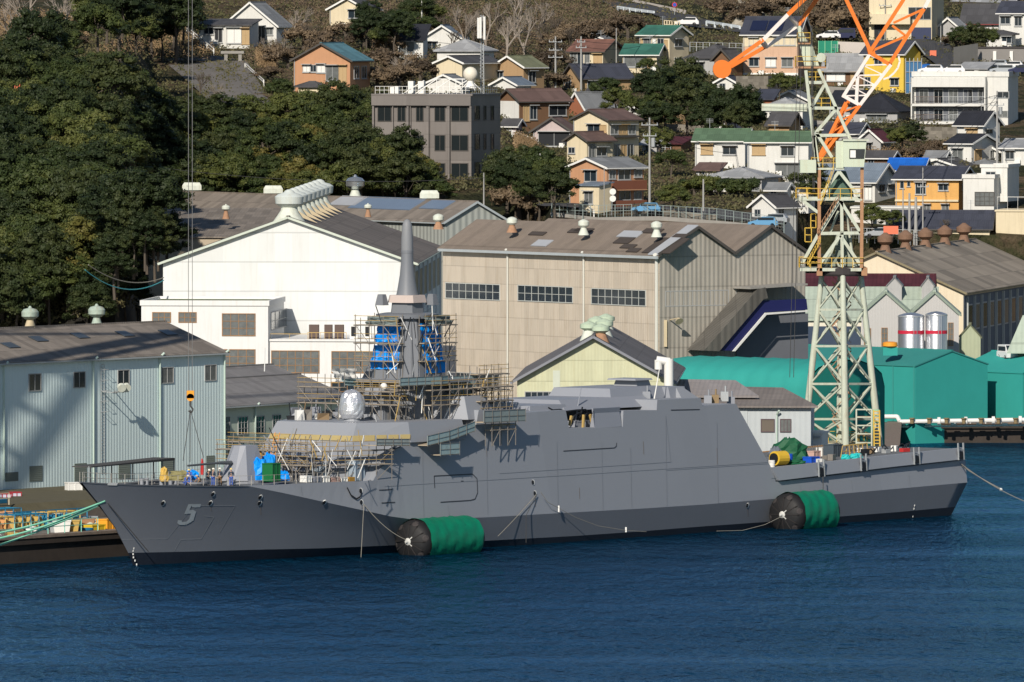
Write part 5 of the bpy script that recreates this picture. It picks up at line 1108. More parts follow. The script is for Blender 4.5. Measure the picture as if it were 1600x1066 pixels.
mb = MB(); q = [K(1280, 246, 0), K(1285, 248, 0), K(1322, 196, 0), K(1311, 190, 0)]; mb.hexa([p-V((0, .35, 0)) for p in q], [p+V((0, .35, 0)) for p in q]); mb.tube(K(1296, 236, -.8), K(1318, 200, -.8), .22, 8); mb.build('jib_cylinder', co, crane)
seg([((1316, 149, -1.5), (1345, 165, -1.6)), ((1318, 150, -1.5), (1358, 86, -1.5)), ((1343, 165, -1.6), (1392, 101, -1.5)), ((1318, 150, 1.5), (1358, 86, 1.5)), ((1343, 165, 1.6), (1392, 101, 1.5)), ((1340, 120, -1.5), (1338, 160, -1.5))], cw, 'jib_white_bay', .36)
mb = MB()
for i in range(4):
    t0, t1 = i/4, (i+1)/4
    for d in (-1.5, 1.5): mb.bar(K(lerp(1318, 1358, t0), lerp(150, 86, t0), d), K(lerp(1343, 1392, t1), lerp(165, 101, t1), d), .14); mb.bar(K(lerp(1318, 1358, t1), lerp(150, 86, t1), d), K(lerp(1343, 1392, t1), lerp(165, 101, t1), d), .12)
    mb.bar(K(lerp(1343, 1392, t0), lerp(165, 101, t0), -1.5), K(lerp(1343, 1392, t1), lerp(165, 101, t1), 1.5), .12)
pts = [K(1404+3*math.cos(t)*0, 0, 0) for t in ()]; arc = [(1404, 88), (1406, 96), (1403, 106), (1397, 114), (1389, 121), (1380, 124)]
for p, q in zip(arc, arc[1:]): mb.bar(K(*p, -1.5), K(*q, -1.5), .2)
mb.build('jib_white_lacing', cw, crane)
seg([((1362, 84, -1.4), (1316, -14, -1.2)), ((1362, 84, 1.4), (1316, -14, 1.2)), ((1360, 80, -1.4), (1418, -10, -1.4)), ((1360, 80, 1.4), (1418, -10, 1.4)), ((1390, 100, -1.4), (1445, 12, -1.4)), ((1390, 100, 1.4), (1445, 12, 1.4)), ((1362, 84, -1.4), (1392, 102, -1.4)), ((1362, 84, 1.4), (1392, 102, 1.4))], co, 'jib_link', .4)
seg([((1366, 78, -1.4), (1414, 57, -1.4)), ((1394, 40, -1.4), (1415, 56, -1.4)), ((1396, 36, -1.4), (1444, 14, -1.4)), ((1366, 78, 1.4), (1414, 57, 1.4)), ((1394, 40, 1.4), (1415, 56, 1.4)), ((1396, 36, 1.4), (1444, 14, 1.4)), ((1414, 57, -1.4), (1414, 57, 1.4)), ((1360, 82, -1.5), (1360, 82, 1.5)), ((1392, 102, -1.5), (1392, 102, 1.5)), ((1444, 14, -1.4), (1444, 14, 1.4))], co, 'jib_link', .26)
seg([((1444, 14, -1.4), (1458, -14, -1.4)), ((1444, 14, 1.4), (1458, -14, 1.4))], cw, 'jib_tip', .4)
mb = MB(); q = [K(1354, 76), K(1366, 78), K(1368, 88), K(1358, 90)]; mb.hexa([p-V((0, 1.5, 0)) for p in q], [p+V((0, 1.5, 0)) for p in q]); mb.build('jib_gusset', co, crane)
# hoist wires beside the tower
for px in (1266.5, 1268.5, 1234, 1240):
    mb = MB()
    if px > 1250: mb.tube(K(px, 40, -2), K(px+4, 300, -2.4), .05, 4)
    else: mb.tube(K(px+14, -10, -2), K(px+14 if 0 else px, 590, -6), .035, 4)
    mb.build('hoist_wire', roped, crane)
# ladder trestle right of the crane
tr = thing('access_ladder', 'yellow and green ladder leaning beside the crane foot above the flight deck', 'ladder', K(1367, 696, -3))
mb = MB(); 
for x in (1366, 1375): mb.bar(K(x, 712, -6), K(x-1, 641, -6), .14)
for i in range(14): r = 708-i*5; mb.bar(K(1366, r, -6), K(1375, r, -6), .1)
mb.build('rungs', cy, tr)
mb = MB(); 
for x in (1363, 1374): mb.bar(K(x, 672, -5), K(x, 641, -5), .1)
for r in (641, 650, 660): mb.bar(K(1363, r, -5), K(1374, r, -5), .1)
mb.build('cage', M('green_rail', (.2, .5, .3), .6), tr)
sf = thing('scaffold_tower', 'small grey steel platform tower at the foot of the crane', 'scaffold', K(1350, 700, -4))
mb = MB()
for x in (1338, 1362):
    for d in (-5, -2): mb.bar(K(x, 712, d), K(x, 640, d), .16)
for r in (640, 652, 665, 678, 692):
    for d in (-5, -2): mb.bar(K(1338, r, d), K(1362, r, d), .14)
    mb.bar(K(1338, r, -5), K(1338, r, -2), .12)
mb.build('frame', cm, sf); mb = MB()
for r in (652, 680): mb.hexa([K(1338, r, -5), K(1362, r, -5), K(1362, r, -2), K(1338, r, -2)], [K(1338, r-1.5, -5), K(1362, r-1.5, -5), K(1362, r-1.5, -2), K(1338, r-1.5, -2)])
mb.build('plank', crr, sf)
b = Bld('site_cabin', 'white site cabin at the foot of the crane', 'cabin', 1261, 1284, 1294, 678, 697, 1226, 12, whitep, 'flat', 0, whitep); b.slab('L', 1272, 681, 1282, 684, .3, steel, 'shutter')
# ===== second crane out of frame at the left, whose jib shades the workshop (its hook hangs into view)
c2 = thing('quay_crane', 'steel quay crane whose orange hook hangs before the pale green workshop', 'crane', V((-80, 1098, gz)))
B2 = V((-80, 1098, gz)); mb = MB()
LG2 = [B2+V((x, y, 0)) for x, y in ((-4, -4), (4, -4), (4, 4), (-4, 4))]; TP = [B2+V((x*.5, y*.5, 44)) for x, y in ((-4, -4), (4, -4), (4, 4), (-4, 4))]
for a_, b_ in zip(LG2, TP): mb.bar(a_, b_, .9)
for k in range(5):
    for i in range(4):
        A0, A1 = LG2[i].lerp(TP[i], k/5), LG2[i].lerp(TP[i], (k+1)/5); B0, B1 = LG2[(i+1) % 4].lerp(TP[(i+1) % 4], k/5), LG2[(i+1) % 4].lerp(TP[(i+1) % 4], (k+1)/5); mb.bar(A0, B1, .4); mb.bar(B0, A1, .4)
mb.build('tower', cm, c2)
mb = MB(); mb.box(-4, -4, 44, 4, 4, 49, T=lambda v: B2+v); mb.build('machine_house', cm, c2)
hook_top = W(297.5, -160, 1190); tip = hook_top+V((0, 0, 2))
mb = MB(); r0 = B2+V((0, 0, 47)); mast = B2+V((-3, 0, 72))
for o_ in (V((0, 0, 1.6)), V((1.3, -1, -1.2)), V((-1.3, 1, -1.2))): mb.bar(r0+o_, tip+o_*.3, .9)
for k in range(12):
    t0, t1 = k/12, (k+1)/12; f = 1-.7*t0
    mb.bar(r0.lerp(tip, t0)+V((0, 0, 1.6))*f, r0.lerp(tip, t1)+V((1.3, -1, -1.2))*f, .35); mb.bar(r0.lerp(tip, t0)+V((-1.3, 1, -1.2))*f, r0.lerp(tip, t1)+V((0, 0, 1.6))*f, .35)
mb.build('jib', co, c2)
mb = MB(); mb.bar(B2+V((2, 2, 48)), mast, .9); mb.bar(B2+V((-4, -2, 48)), mast, .9); mb.bar(mast, r0.lerp(tip, .55), .5); mb.bar(mast, tip, .35); mb.build('mast_frame', cm, c2)
hk = W(297.5, 621, 1190); mb = MB()
for k in (-.2, .2): mb.tube(tip+V((k, 0, 0)), hk+V((k, 0, .3)), .03, 4)
mb.build('hoist_wire', M('wire_grey2', (.2, .2, .2), .6), c2)
mb = MB(); mb.lathe(hk-V((0, .22, 0)), [(.4, 0), (.4, .44)], 14, V((0, 1, 0))); mb.box(-.38, -.22, -.1, .38, .22, .7, T=lambda v: hk+v); hb = mb.build('hook_block', M('hook_orange', (.75, .32, .03), .5), c2)
mb = MB(); P_ = [hk+V((0, 0, -.3)), hk+V((0, 0, -.9)), hk+V((.28, 0, -1.25)), hk+V((.1, 0, -1.6)), hk+V((-.2, 0, -1.4))]; mb.path(P_, .1, 6); mb.build('hook', M('hook_steel', (.06, .06, .06), .5), hb)
mb = MB(); 
for x, r in ((286, 720), (297, 722), (318, 715)): mb.tube(hk+V((0, 0, -1.3)), W(x, r, 1183), .035, 4)
tag(mb.build('lifting_sling', roped), 'thin lifting slings spreading below the orange crane hook', 'sling')
# ================= HOUSES ON THE HILL
rnf = random.Random(5)
def hs(label, pxl, pxc, pxr, rt, rb, th, roof, rise_px, wall, rf, wins=(), cat='house', name='house', dd=0, parent=None, part='wall', over=.5, sub=False, trim=None, WR=None, D=None, ext=5, thick=.16):
    D = D or (parent.D-1.2+dd if parent else g((pxl+pxc)/2, rb)+dd)
    ax = 'y' if roof == 'R' else 'x'
    b = Bld(name, label, cat, pxl, pxc, pxr, rt, rb, D, th, HW[wall], roof, rise_px/scl(D) if roof != 'flat' else rise_px/scl(D), HR(rf, ax) if rf else HW[wall], over=over, parent=parent, ext=ext, part=part, trim=trim if trim is not None else (whitep if roof in 'RL' else None), WR=WR, thick=thick)
    for w_ in wins:
        f = w_[0]; q = w_[1:5]; k = w_[5] if len(w_) > 5 else 'g'
        b.win(f, *q, 2 if q[2]-q[0] > 6 else 1, 1, k, wframe if k != 't' else tan, sill=True, hood=(q[2]-q[0] > 9))
    if wins and b.WL > 4:
        u = -rnf.uniform(.15, .85)*b.WL; m_ = MB(); m_.box(u, -.5, .05, u+.8, -.15, .75, T=b.T); m_.build('air_conditioner', whitep, b.root)
        m_ = MB(); zt_ = b.H+(rise_px/scl(D) if roof == 'L' else .3); yy = b.WR/2 if roof == 'L' else .1; xx = -b.WL*rnf.uniform(.2, .8)
        if roof == 'L': m_.tube(b.T((xx, yy, zt_)), b.T((xx, yy, zt_+1.6)), .04, 5); [m_.bar(b.T((xx-.5, yy, zt_+1.1+.2*k)), b.T((xx+.5, yy, zt_+1.1+.2*k)), .03) for k in range(3)]; m_.build('aerial', steel, b.root)
        m_ = MB(); m_.tube(b.T((-b.WL+.15, -.1, 0)), b.T((-b.WL+.15, -.1, b.H)), .06, 6); m_.build('downpipe', steel, b.root)
    return b
dt = M('dark_trim', (.07, .065, .06), .6)
L = 'L'; Rr = 'R'
a = hs('white old house with a large grey gable roof at the top left above the slope', 352, 432, 452, 39, 70, 22, 'R', 34, 'white', 'grey', [(L, 404, 42, 414, 66, 'g'), (L, 416, 44, 426, 54, 'c')])
hs('', 311, 390, 402, 40, 70, 12, 'S', 8, 'white', 'dark', [(L, 319, 44, 333, 53), (L, 336, 45, 347, 66, 'd'), (L, 355, 44, 377, 67, 'w'), (L, 378, 45, 389, 68, 't')], parent=a, dd=-6, part='front_wing', WR=6)
a = hs('half hidden white house with a cream gable at the top edge', 515, 572, 592, 14, 44, 22, 'R', 16, 'cream', 'dark', [(L, 545, 16, 563, 28)])
a = hs('two-storey orange house with a teal tiled gable roof above the trees', 459, 547, 578, 94, 148, 20, 'R', 25, 'orange', 'teal', [(L, 474, 102, 485, 112, 'w'), (L, 485, 102, 494, 112, 'g'), (L, 496, 101, 508, 113, 'w'), (L, 510, 103, 529, 126, 'c'), (L, 530, 103, 541, 127, 't'), (Rr, 553, 104, 560, 122), (Rr, 565, 104, 572, 122)], trim=dt)
hs('', 466, 500, 512, 137, 148, 20, 'hip', 9, 'cream', 'dark', [], parent=a, dd=-2.5, part='porch', WR=2.6)
a = hs('house with a dark hipped roof and white gridded window near the flag pole', 622, 661, 668, 61, 92, 15, 'S', 18, 'white', 'black', [(L, 624, 66, 647, 84, 'c')])
a = hs('white gabled house with a blue-grey roof under the tall antenna pole', 664, 718, 727, 58, 84, 14, 'R', 17, 'white', 'bgrey', [(L, 668, 66, 682, 80)], dd=8)
a = hs('low house with a grey hipped roof behind the office tower', 683, 750, 772, 81, 100, 18, 'hip', 19, 'white', 'lgrey')
a = hs('small cream gabled house just above the office roof', 682, 722, 780, 98, 135, 26, 'R', 9, 'cream', 'dark')
a = hs('white gabled shed behind the office roof railing', 668, 720, 735, 130, 148, 20, 'R', 12, 'white', 'grey')
a = hs('brown-walled house with a moss green roof right of the office tower', 772, 818, 850, 104, 137, 35, 'R', 15, 'tanw', 'ogreen', [(L, 776, 112, 786, 122), (Rr, 826, 112, 836, 128, 'd')])
a = hs('house with a small blue-grey roof beside the office tower', 770, 806, 830, 132, 145, 30, 'R', 10, 'white', 'bgrey')
a = hs('cream house with a rust red roof in the middle of the hill', 890, 942, 972, 80, 106, 22, 'L', 16, 'cream', 'red', [(L, 892, 83, 901, 101, 'c'), (L, 903, 83, 911, 101), (L, 914, 83, 921, 101, 'c'), (L, 928, 85, 940, 102, 't')], trim=dt)
a = hs('two-storey cream house with green roofs and maroon shutters', 999, 1046, 1076, 54, 112, 32, 'L', 12, 'cream', 'green', [(L, 1001, 61, 1005, 76, 't'), (L, 1006, 61, 1017, 76, 'c'), (L, 1020, 61, 1025, 72, 'w'), (L, 1028, 61, 1037, 77, 'g'), (L, 1038, 63, 1043, 76, 't'), (Rr, 1054, 62, 1065, 72), (Rr, 1054, 92, 1065, 103)])
hs('', 973, 1026, 1034, 85, 112, 12, 'L', 14, 'cream', 'green', [(L, 976, 88, 1010, 104, 'c'), (L, 1012, 92, 1018, 106, 't')], parent=a, dd=-4, part='wing', WR=7)
a = hs('long low house with a navy roof and tan gable', 881, 907, 986, 121, 146, 60, 'R', 19, 'tanw', 'navy', [(L, 884, 125, 892, 138), (Rr, 918, 127, 932, 136), (Rr, 938, 127, 948, 138, 'd')], trim=dt)
a = hs('house with dark hipped tile roof left of the solar panel house', 1075, 1135, 1166, 92, 118, 26, 'hip', 22, 'grey', 'dark', [(L, 1084, 98, 1100, 112, 'd')])
hs('', 1116, 1142, 1160, 92, 105, 30, 'R', 14, 'brown', 'dark', [], parent=a, dd=-3, part='entrance_gable', trim=dt)
a = hs('large peach and cream two-storey house with solar panels on its navy roof', 1161, 1247, 1263, 53, 118, 12, 'L', 25, 'peach', 'navy', [(L, 1171, 60, 1184, 70), (L, 1210, 58, 1224, 70), (L, 1227, 58, 1242, 70, 'c'), (L, 1171, 91, 1185, 103), (L, 1197, 91, 1212, 104, 'w'), (L, 1222, 91, 1238, 104, 'c')], trim=whitep, WR=9)
a.slab(L, 1161, 54, 1247, 73, .06, HW['cream'], 'upper_wall'); a.slab(L, 1161, 114, 1247, 118, .12, whitep, 'base_band')
for k, (px, row) in enumerate(((1186, 40), (1212, 40))): 
    n = (V((0, 0, 1))*(a.WR/2)-a.ey*(25/scl(a.D))).normalized(); p = onplane(px, row, a.T((0, a.WR/2, a.H+25/scl(a.D)+.3)), n); up = (a.ey*(a.WR/2)+V((0, 0, 25/scl(a.D)))).normalized(); m_ = MB()
    q = [p-a.ex*1.2-up*1.5, p+a.ex*1.2-up*1.5, p+a.ex*1.2+up*1.5, p-a.ex*1.2+up*1.5]; m_.hexa([x-n*.1 for x in q], [x+n*.05 for x in q]); m_.build('solar_panel', M('solar', (.015, .02, .05), .2), a.root)
a = hs('big dark brown timber house with a wide brown roof and white gable end', 779, 812, 889, 157, 192, 52, 'R', 16, 'brown', 'brown', [(Rr, 818, 166, 826, 188, 't'), (Rr, 828, 166, 838, 186), (Rr, 858, 166, 884, 180, 'd')], trim=dt)
a.slab(L, 779, 158, 811, 192, .06, HW['white'], 'gable_wall')
a = hs('brick-walled house with a dark slate roof behind the cream house', 888, 916, 962, 170, 184, 50, 'R', 24, 'brick', 'grey')
a = hs('white-gabled house with a navy roof beside the big trees', 960, 1006, 1037, 177, 190, 35, 'R', 16, 'white', 'navy')
a = hs('two-storey cream house with brown roofs and a white gable', 896, 950, 998, 187, 250, 38, 'R', 14, 'cream', 'brown', [(L, 919, 195, 937, 206), (L, 938, 196, 947, 206, 't'), (Rr, 954, 196, 965, 209, 'c'), (Rr, 967, 196, 979, 209, 't'), (Rr, 982, 196, 992, 209, 'c'), (Rr, 960, 226, 968, 246, 'c'), (Rr, 970, 227, 978, 246, 't'), (Rr, 980, 226, 989, 246)], trim=dt)
a.slab(Rr, 953, 212, 993, 215, .7, dt, 'balcony_edge')
hs('', 886, 917, 957, 219, 256, 38, 'R', 11, 'cream', 'brown', [(L, 889, 231, 898, 239), (Rr, 920, 226, 929, 246, 'c'), (Rr, 932, 231, 947, 243)], parent=a, dd=-4, part='lower_wing', trim=dt)
a = hs('small house with a greyish pink gable under a brown roof', 833, 893, 905, 205, 232, 18, 'R', 20, 'pink', 'brown', [(L, 842, 207, 890, 228, 'd')], trim=dt)
a = hs('three-storey orange-brown apartment house with balconies above the wire fence', 890, 948, 1006, 262, 330, 42, 'R', 13, 'orange', 'grey', [(L, 914, 267, 932, 283), (Rr, 952, 267, 961, 279, 'c'), (Rr, 966, 266, 984, 280), (Rr, 991, 266, 1002, 276, 'c'), (Rr, 952, 300, 961, 312, 'c'), (Rr, 968, 299, 984, 312), (Rr, 991, 300, 1001, 311, 'c')], cat='apartment house')
for r0, r1 in ((282, 296), (313, 326)): a.slab(Rr, 950, r0, 1003, r1, .9, M('brick_balcony', (.2, .075, .045), .85, .15), 'balcony', d0=.7); a.slab(Rr, 950, r1, 1003, r1+1.5, .9, HW['orange'], 'balcony_floor')
hs('', 905, 936, 944, 291, 322, 40, 'S', 4, 'cream', 'bgrey', [(L, 914, 300, 926, 318, 'c')], parent=a, dd=-2.5, part='porch', WR=2.5, over=.3)
a = hs('left white terraced house with a mossy green roof and brown shutters', 1086, 1164, 1170, 220, 264, 8, 'L', 16, 'white', 'dgreen', [(L, 1096, 227, 1113, 240, 't'), (L, 1130, 229, 1150, 241)], WR=8)
b = hs('right white terraced house with a mossy green roof', 1168, 1263, 1271, 222, 276, 8, 'L', 14, 'white', 'dgreen', [(L, 1176, 227, 1195, 241, 't'), (L, 1221, 229, 1240, 243), (L, 1212, 256, 1248, 276, 'c')], WR=8)
# white apartment block
a = Bld('apartment_block', 'white three-storey apartment block with long balconies and cars on its roof', 'apartment block', 1426, 1575, 1600, 120, 196, g(1500, 196), 12, HW['white'], 'flat', .5, HW['white'], WR=9)
APT = a
for r0, r1 in ((135, 163), (166, 191)):
    a.slab(L, 1431, r0, 1540, r1, .03, M('recess_shade_slab', (.11, .12, .14), .8), 'recess_shade_slab')  # flat dark slab, painted as the shade of a set-back balcony
    for px in (1437, 1460, 1483, 1506, 1529): a.win(L, px, r0+5, px+13, r1-2, 2, 1, 'c' if px % 2 else 'g')
    for x0, x1, mt in ((1429, 1474, M('balcony_brown', (.16, .12, .1), .6)), (1474, 1540, steel)):
        a.railing(L, x0, r1-12, x1, r1-1, 1.2, mt, 'balcony_railing', .22)
    a.slab(L, 1426, r1-1, 1541, r1+3, 1.3, HW['white'], 'balcony_floor')
for x in (1426.5, 1541): a.slab(L, x-1, 121, x+1, 196, 1.3, HW['white'], 'side_wall')
a.slab(L, 1426, 122, 1541, 136, 1.3, HW['white'], 'roof_band')
a.win(L, 1558, 144, 1577-1, 153, 2, 1, 'g'); a.win(L, 1558, 174, 1574, 183, 2, 1, 'c')
a = hs('bright yellow house with a dark roof beside the steep street', 1349, 1412, 1438, 83, 146, 32, 'L', 17, 'yellow', 'navy', [(L, 1367, 92, 1378, 100), (L, 1352, 121, 1360, 136), (L, 1392, 123, 1404, 133), (Rr, 1424, 100, 1433, 108)])
a = hs('house with a broad grey roof left of the yellow house', 1287, 1348, 1356, 111, 137, 8, 'L', 25, 'brown', 'lgrey', [(L, 1292, 115, 1320, 126, 'w'), (L, 1330, 114, 1341, 126, 't')], WR=9, trim=dt)
a = hs('dark-roofed old house with broad black hipped roof in front of the yellow house', 1328, 1402, 1424, 176, 193, 18, 'hip', 30, 'grey', 'black', [(L, 1355, 180, 1385, 190, 'c')])
a = hs('house with black roof at left behind the crane jib', 1296, 1338, 1350, 163, 188, 14, 'S', 18, 'grey', 'black', [(L, 1300, 172, 1312, 184, 'c')])
a = Bld('building', 'big white concrete building with a ground floor garage at the top right', 'building', 1358, 1456, 1474, -14, 62, g(1400, 64), 10, HW['cream'], 'flat', .3, HW['cream'], WR=14)
a.slab(L, 1360, 22, 1424, 38, 1.5, HW['cream'], 'balcony'); a.slab(L, 1424, 43, 1455, 62, .04, M('garage_navy', (.03, .04, .09), .5), 'garage_door'); a.slab(L, 1366, 38, 1382, 62, .04, dark, 'opening'); a.win(L, 1420, 12, 1454, 30, 3, 1, 'g')
a = hs('low house with dark tiled roof and maroon eave at the right', 1503, 1560, 1566, 36, 47, 10, 'L', 28, 'white', 'dark', [], WR=10, trim=M('maroon_trim', (.2, .04, .04), .6))
a = hs('white two-storey house with a dark roof at the top right corner', 1561, 1625, 1640, 20, 72, 14, 'L', 16, 'white', 'navy', [(L, 1564, 26, 1578, 37), (L, 1586, 26, 1596, 40)])
hs('', 1541, 1580, 1592, 55, 72, 14, 'hip', 7, 'white', 'dark', [(L, 1566, 58, 1580, 67)], parent=a, dd=-3, part='front_wing', WR=3.5)
a = hs('small house with a grey roof behind the white concrete building', 1464, 1499, 1512, 44, 58, 16, 'R', 15, 'grey', 'lgrey')
a = hs('pale roofed house at the very top right', 1488, 1582, 1596, 6, 18, 12, 'L', 14, 'cream', 'lgrey', [(L, 1496, 9, 1508, 16)], dd=20)
a = Bld('carport', 'dark flat-roofed carport on white columns at the right edge', 'carport', 1528, 1640, 1650, 76, 99, g(1580, 99), 8, M('carport_wall', (.22, .21, .2), .9), 'flat', 0, M('carport_roof', (.05, .045, .045), .8), WR=9, over=.4)
for px in (1552, 1578): a.slab(L, px, 80, px+5, 99, .3, whitep, 'column')
a = hs('white two-storey house with black roofs below the apartment block', 1495, 1536, 1562, 194, 250, 32, 'L', 18, 'white', 'black', [(L, 1511, 202, 1527, 212, 't'), (Rr, 1540, 203, 1550, 209)])
hs('', 1481, 1518, 1592, 224, 256, 32, 'L', 12, 'white', 'black', [(L, 1489, 233, 1504, 249, 'c'), (Rr, 1523, 235, 1533, 250, 't'), (Rr, 1547, 236, 1554, 246, 'c')], parent=a, dd=-4, part='lower_wing', WR=7)
a = hs('white house cut by the right edge below the apartment block', 1565, 1640, 1660, 232, 258, 10, 'L', 12, 'white', 'lgrey', [(L, 1572, 236, 1584, 248)])
a = hs('long house with a blue-grey roof and beige gable right of the crane', 1240, 1367, 1401, 283, 318, 28, 'L', 25, 'white', 'bgrey', [(L, 1248, 288, 1262, 300), (L, 1352, 291, 1362, 312, 'w'), (Rr, 1373, 289, 1382, 299), (Rr, 1387, 289, 1397, 296, 'c')])
a = hs('amber-yellow two-storey house with a navy roof', 1399, 1498, 1519, 280, 334, 14, 'L', 17, 'amber', 'navy', [(L, 1407, 284, 1412, 294), (L, 1418, 284, 1422, 291), (L, 1431, 286, 1446, 303), (L, 1467, 288, 1481, 297), (L, 1443, 320, 1453, 331, 'c'), (L, 1472, 320, 1482, 330, 'c'), (Rr, 1503, 289, 1508, 296)], WR=10)
a.slab(L, 1399, 312, 1498, 315, .3, HW['cream'], 'floor_band')
a = Bld('house', 'plain white cubic house right of the amber house', 'house', 1505, 1553, 1575, 279, 350, g(1530, 350), 14, HW['white'], 'flat', .3, HW['white'], WR=9); a.win(L, 1524, 301, 1553, 321, 4, 3, 'c', dt); 
a2 = Bld('', '', '', 1533, 1574, 1606, 262, 281, a.D+3, 14, HW['white'], 'flat', .2, HW['white'], parent=a, part='upper_storey', WR=8); a2.win(L, 1541, 269, 1555, 276, 2, 1, 'g')
a = Bld('building', 'cream block with a white roof terrace railing at the right edge', 'building', 1556, 1640, 1660, 331, 374, g(1560, 374), 10, HW['cream'], 'flat', 0, HW['cream'], WR=9); a.railing(L, 1558, 308, 1638, 331, -.2, whitep, 'terrace_railing', 1.2)
a = hs('long low building with a dark navy sheet roof beside the car park', 1394, 1546, 1552, 357, 374, 6, 'L', 25, 'cream', 'navy', [(L, 1505, 360, 1512, 366)], WR=9, trim=dt)
a = Bld('building', 'low white building behind the utility poles', 'building', 1330, 1436, 1446, 326, 372, g(1380, 374)+6, 6, HW['white'], 'flat', 0, HW['white'], WR=8); a.win(L, 1364, 339, 1370, 366, 1, 1, 'g'); a.win(L, 1384, 338, 1392, 368, 1, 1, 'g')
a = hs('small white-gabled house with a dark roof left of the crane', 1175, 1212, 1244, 322, 348, 40, 'R', 16, 'white', 'dark', [(L, 1180, 328, 1188, 338), (Rr, 1216, 326, 1224, 336)])
a = hs('house with grey hipped roof and blue-tinted windows above the hedge', 1104, 1190, 1216, 279, 302, 16, 'hip', 16, 'grey', 'lgrey', [(L, 1158, 283, 1170, 298), (L, 1173, 283, 1186, 298, 'c')])
a = hs('little tan hut with an old dark tile roof', 1201, 1233, 1251, 194, 212, 24, 'L', 16, 'tanw', 'dark', [(L, 1204, 197, 1216, 207, 't')], trim=dt)
a = hs('house with a long pale grey roof behind the crane tower', 1188, 1254, 1270, 172, 190, 12, 'hip', 18, 'white', 'lgrey', [(L, 1204, 177, 1216, 188)])
a = hs('small grey-gabled house half hidden by the crane mast', 1206, 1262, 1276, 157, 172, 20, 'R', 14, 'grey', 'grey', dd=12)
a = hs('house with a maroon eave roof right of the crane cabin', 1342, 1376, 1392, 219, 242, 22, 'R', 15, 'grey', 'maroon', [(L, 1352, 224, 1362, 240, 'd')])
a = hs('dark-roofed house peeking behind the crane cabin', 1290, 1340, 1358, 208, 232, 20, 'L', 14, 'grey', 'navy')
a = hs('house with a bright blue tarpaulin over its roof', 1388, 1440, 1446, 266, 284, 10, 'L', 16, 'white', 'bluet', WR=8, dd=8)
a = hs('house with a dark pitched roof behind the amber house', 1428, 1500, 1532, 262, 286, 20, 'R', 12, 'lgrey', 'dark', dd=14)
a = hs('house with a lilac gable and grey tile roof at the right', 1500, 1560, 1580, 262, 280, 20, 'hip', 12, 'lgrey', 'grey', dd=16)
a = hs('small red-walled shed beside the dark trees', 1182, 1206, 1214, 155, 170, 15, 'S', 12, 'brick', 'navy')
a = hs('tiny house with a dark roof above the stone wall', 1120, 1150, 1162, 205, 216, 25, 'R', 10, 'grey', 'navy')
a = hs('small house with a dark red-brown roof in the shrubs', 1040, 1064, 1080, 225, 240, 25, 'S', 8, 'brown', 'maroon')
for lb_, q_, rf_, wc_, rfk in (('low grey lean-to below the cream two-storey house', (1004, 1026, 1034, 226, 240), 'S', 'grey', 'lgrey'), ('small shed with a rusty roof under the left green-roofed terrace', (1088, 1122, 1130, 266, 276), 'S', 'lgrey', 'brown'), ('tiny white shed beside the crane mast', (1270, 1292, 1300, 200, 212), 'L', 'white', 'dark'),
    ('brown-walled shed right of the crane cabin below the dark roofs', (1352, 1392, 1402, 246, 262), 'L', 'brown', 'dark'), ('small grey shed in front of the grey masonry wall', (1448, 1474, 1482, 246, 258), 'L', 'grey', 'grey'), ('low dark-roofed shed left of the brown timber house', (786, 806, 816, 196, 206), 'L', 'pink', 'dark'),
    ('little white house behind the red-roofed house', (905, 940, 952, 60, 70), 'R', 'white', 'grey'), ('small pale shed in front of the navy-roofed long house', (915, 945, 953, 148, 158), 'S', 'pink', 'dark'), ('grey-roofed shed right of the blue hipped roof above the hedge', (1200, 1226, 1236, 296, 312), 'L', 'white', 'grey'), ('small navy-roofed house between the peach house and the trees', (1120, 1148, 1158, 128, 142), 'R', 'white', 'navy'),
    ('long grey shed under the carport terrace at the right', (1500, 1540, 1550, 108, 118), 'S', 'grey', 'lgrey'), ('small white house behind the amber house at the right', (1530, 1560, 1570, 236, 250), 'R', 'white', 'dark')):
    hs(lb_, q_[0], q_[1], q_[2], q_[3], q_[4], 20, rf_, 8, wc_, rfk, [(L, q_[0]+5, q_[3]+3, q_[0]+13, q_[4]-3)], cat='shed')
rk = MB()
for k in range(26):
    px, row = 1150+rnf.uniform(0, 42), 12+rnf.uniform(0, 34); D_ = g(px, row); p = W(px, row, D_); r_ = rnf.uniform(.6, 1.5); n0 = len(rk.v); rk.ball(p, r_, 7)
    for v in rk.v[n0:]: v += V((rnf.uniform(-.3, .3), rnf.uniform(-.3, .3), rnf.uniform(-.3, .3)))*r_
tag(rk.build('rock', M('pale_rock', (.36, .33, .27), .95, .4, .6), at=(0, 0, 0)), 'pale rock outcrop on the slope behind the solar panel house', 'rock')
# grey office tower
ow = M('office_panel', (.17, .155, .145), .6, .12, .4, panel=(3.2, 1.75, .13), stripe='w', per=50, bump=.01, stain=.35, stc=(.1, .09, .085)); ob = M('office_side', (.14, .15, .16), .6, .1, .4)
a = Bld('office_tower', 'dark grey panelled office building with antennas on the roof above the factory', 'office building', 582, 737, 779, 150, 312, 1536, 16, ow, 'flat', 0, ow, WR=14, ext=6)
OT = a
for r0, r1 in ((168, 189), (212, 235), (256, 280)):
    for x0, x1 in ((591, 611), (622, 633), (651, 661), (680, 695), (706, 731)):
        a.win(L, x0, r0, x1, r1, 2, 1, M('office_glass', (.015, .02, .022), .15), dt)
    for x0, x1 in ((742, 749), (756, 759), (767, 771)): a.win(Rr, x0, r0-2, x1, r1-2, 1, 1, 'g', dt)
for x in (638, 641.5, 667, 670.5, 699, 614): 
    a.slab(L, x, 150, x+1.4, 312, .35, ow, 'pilaster')
for x in (583, 637, 668, 701, 735): a.slab(L, x, 166, x+3, 312, .5, ow, 'pilaster')
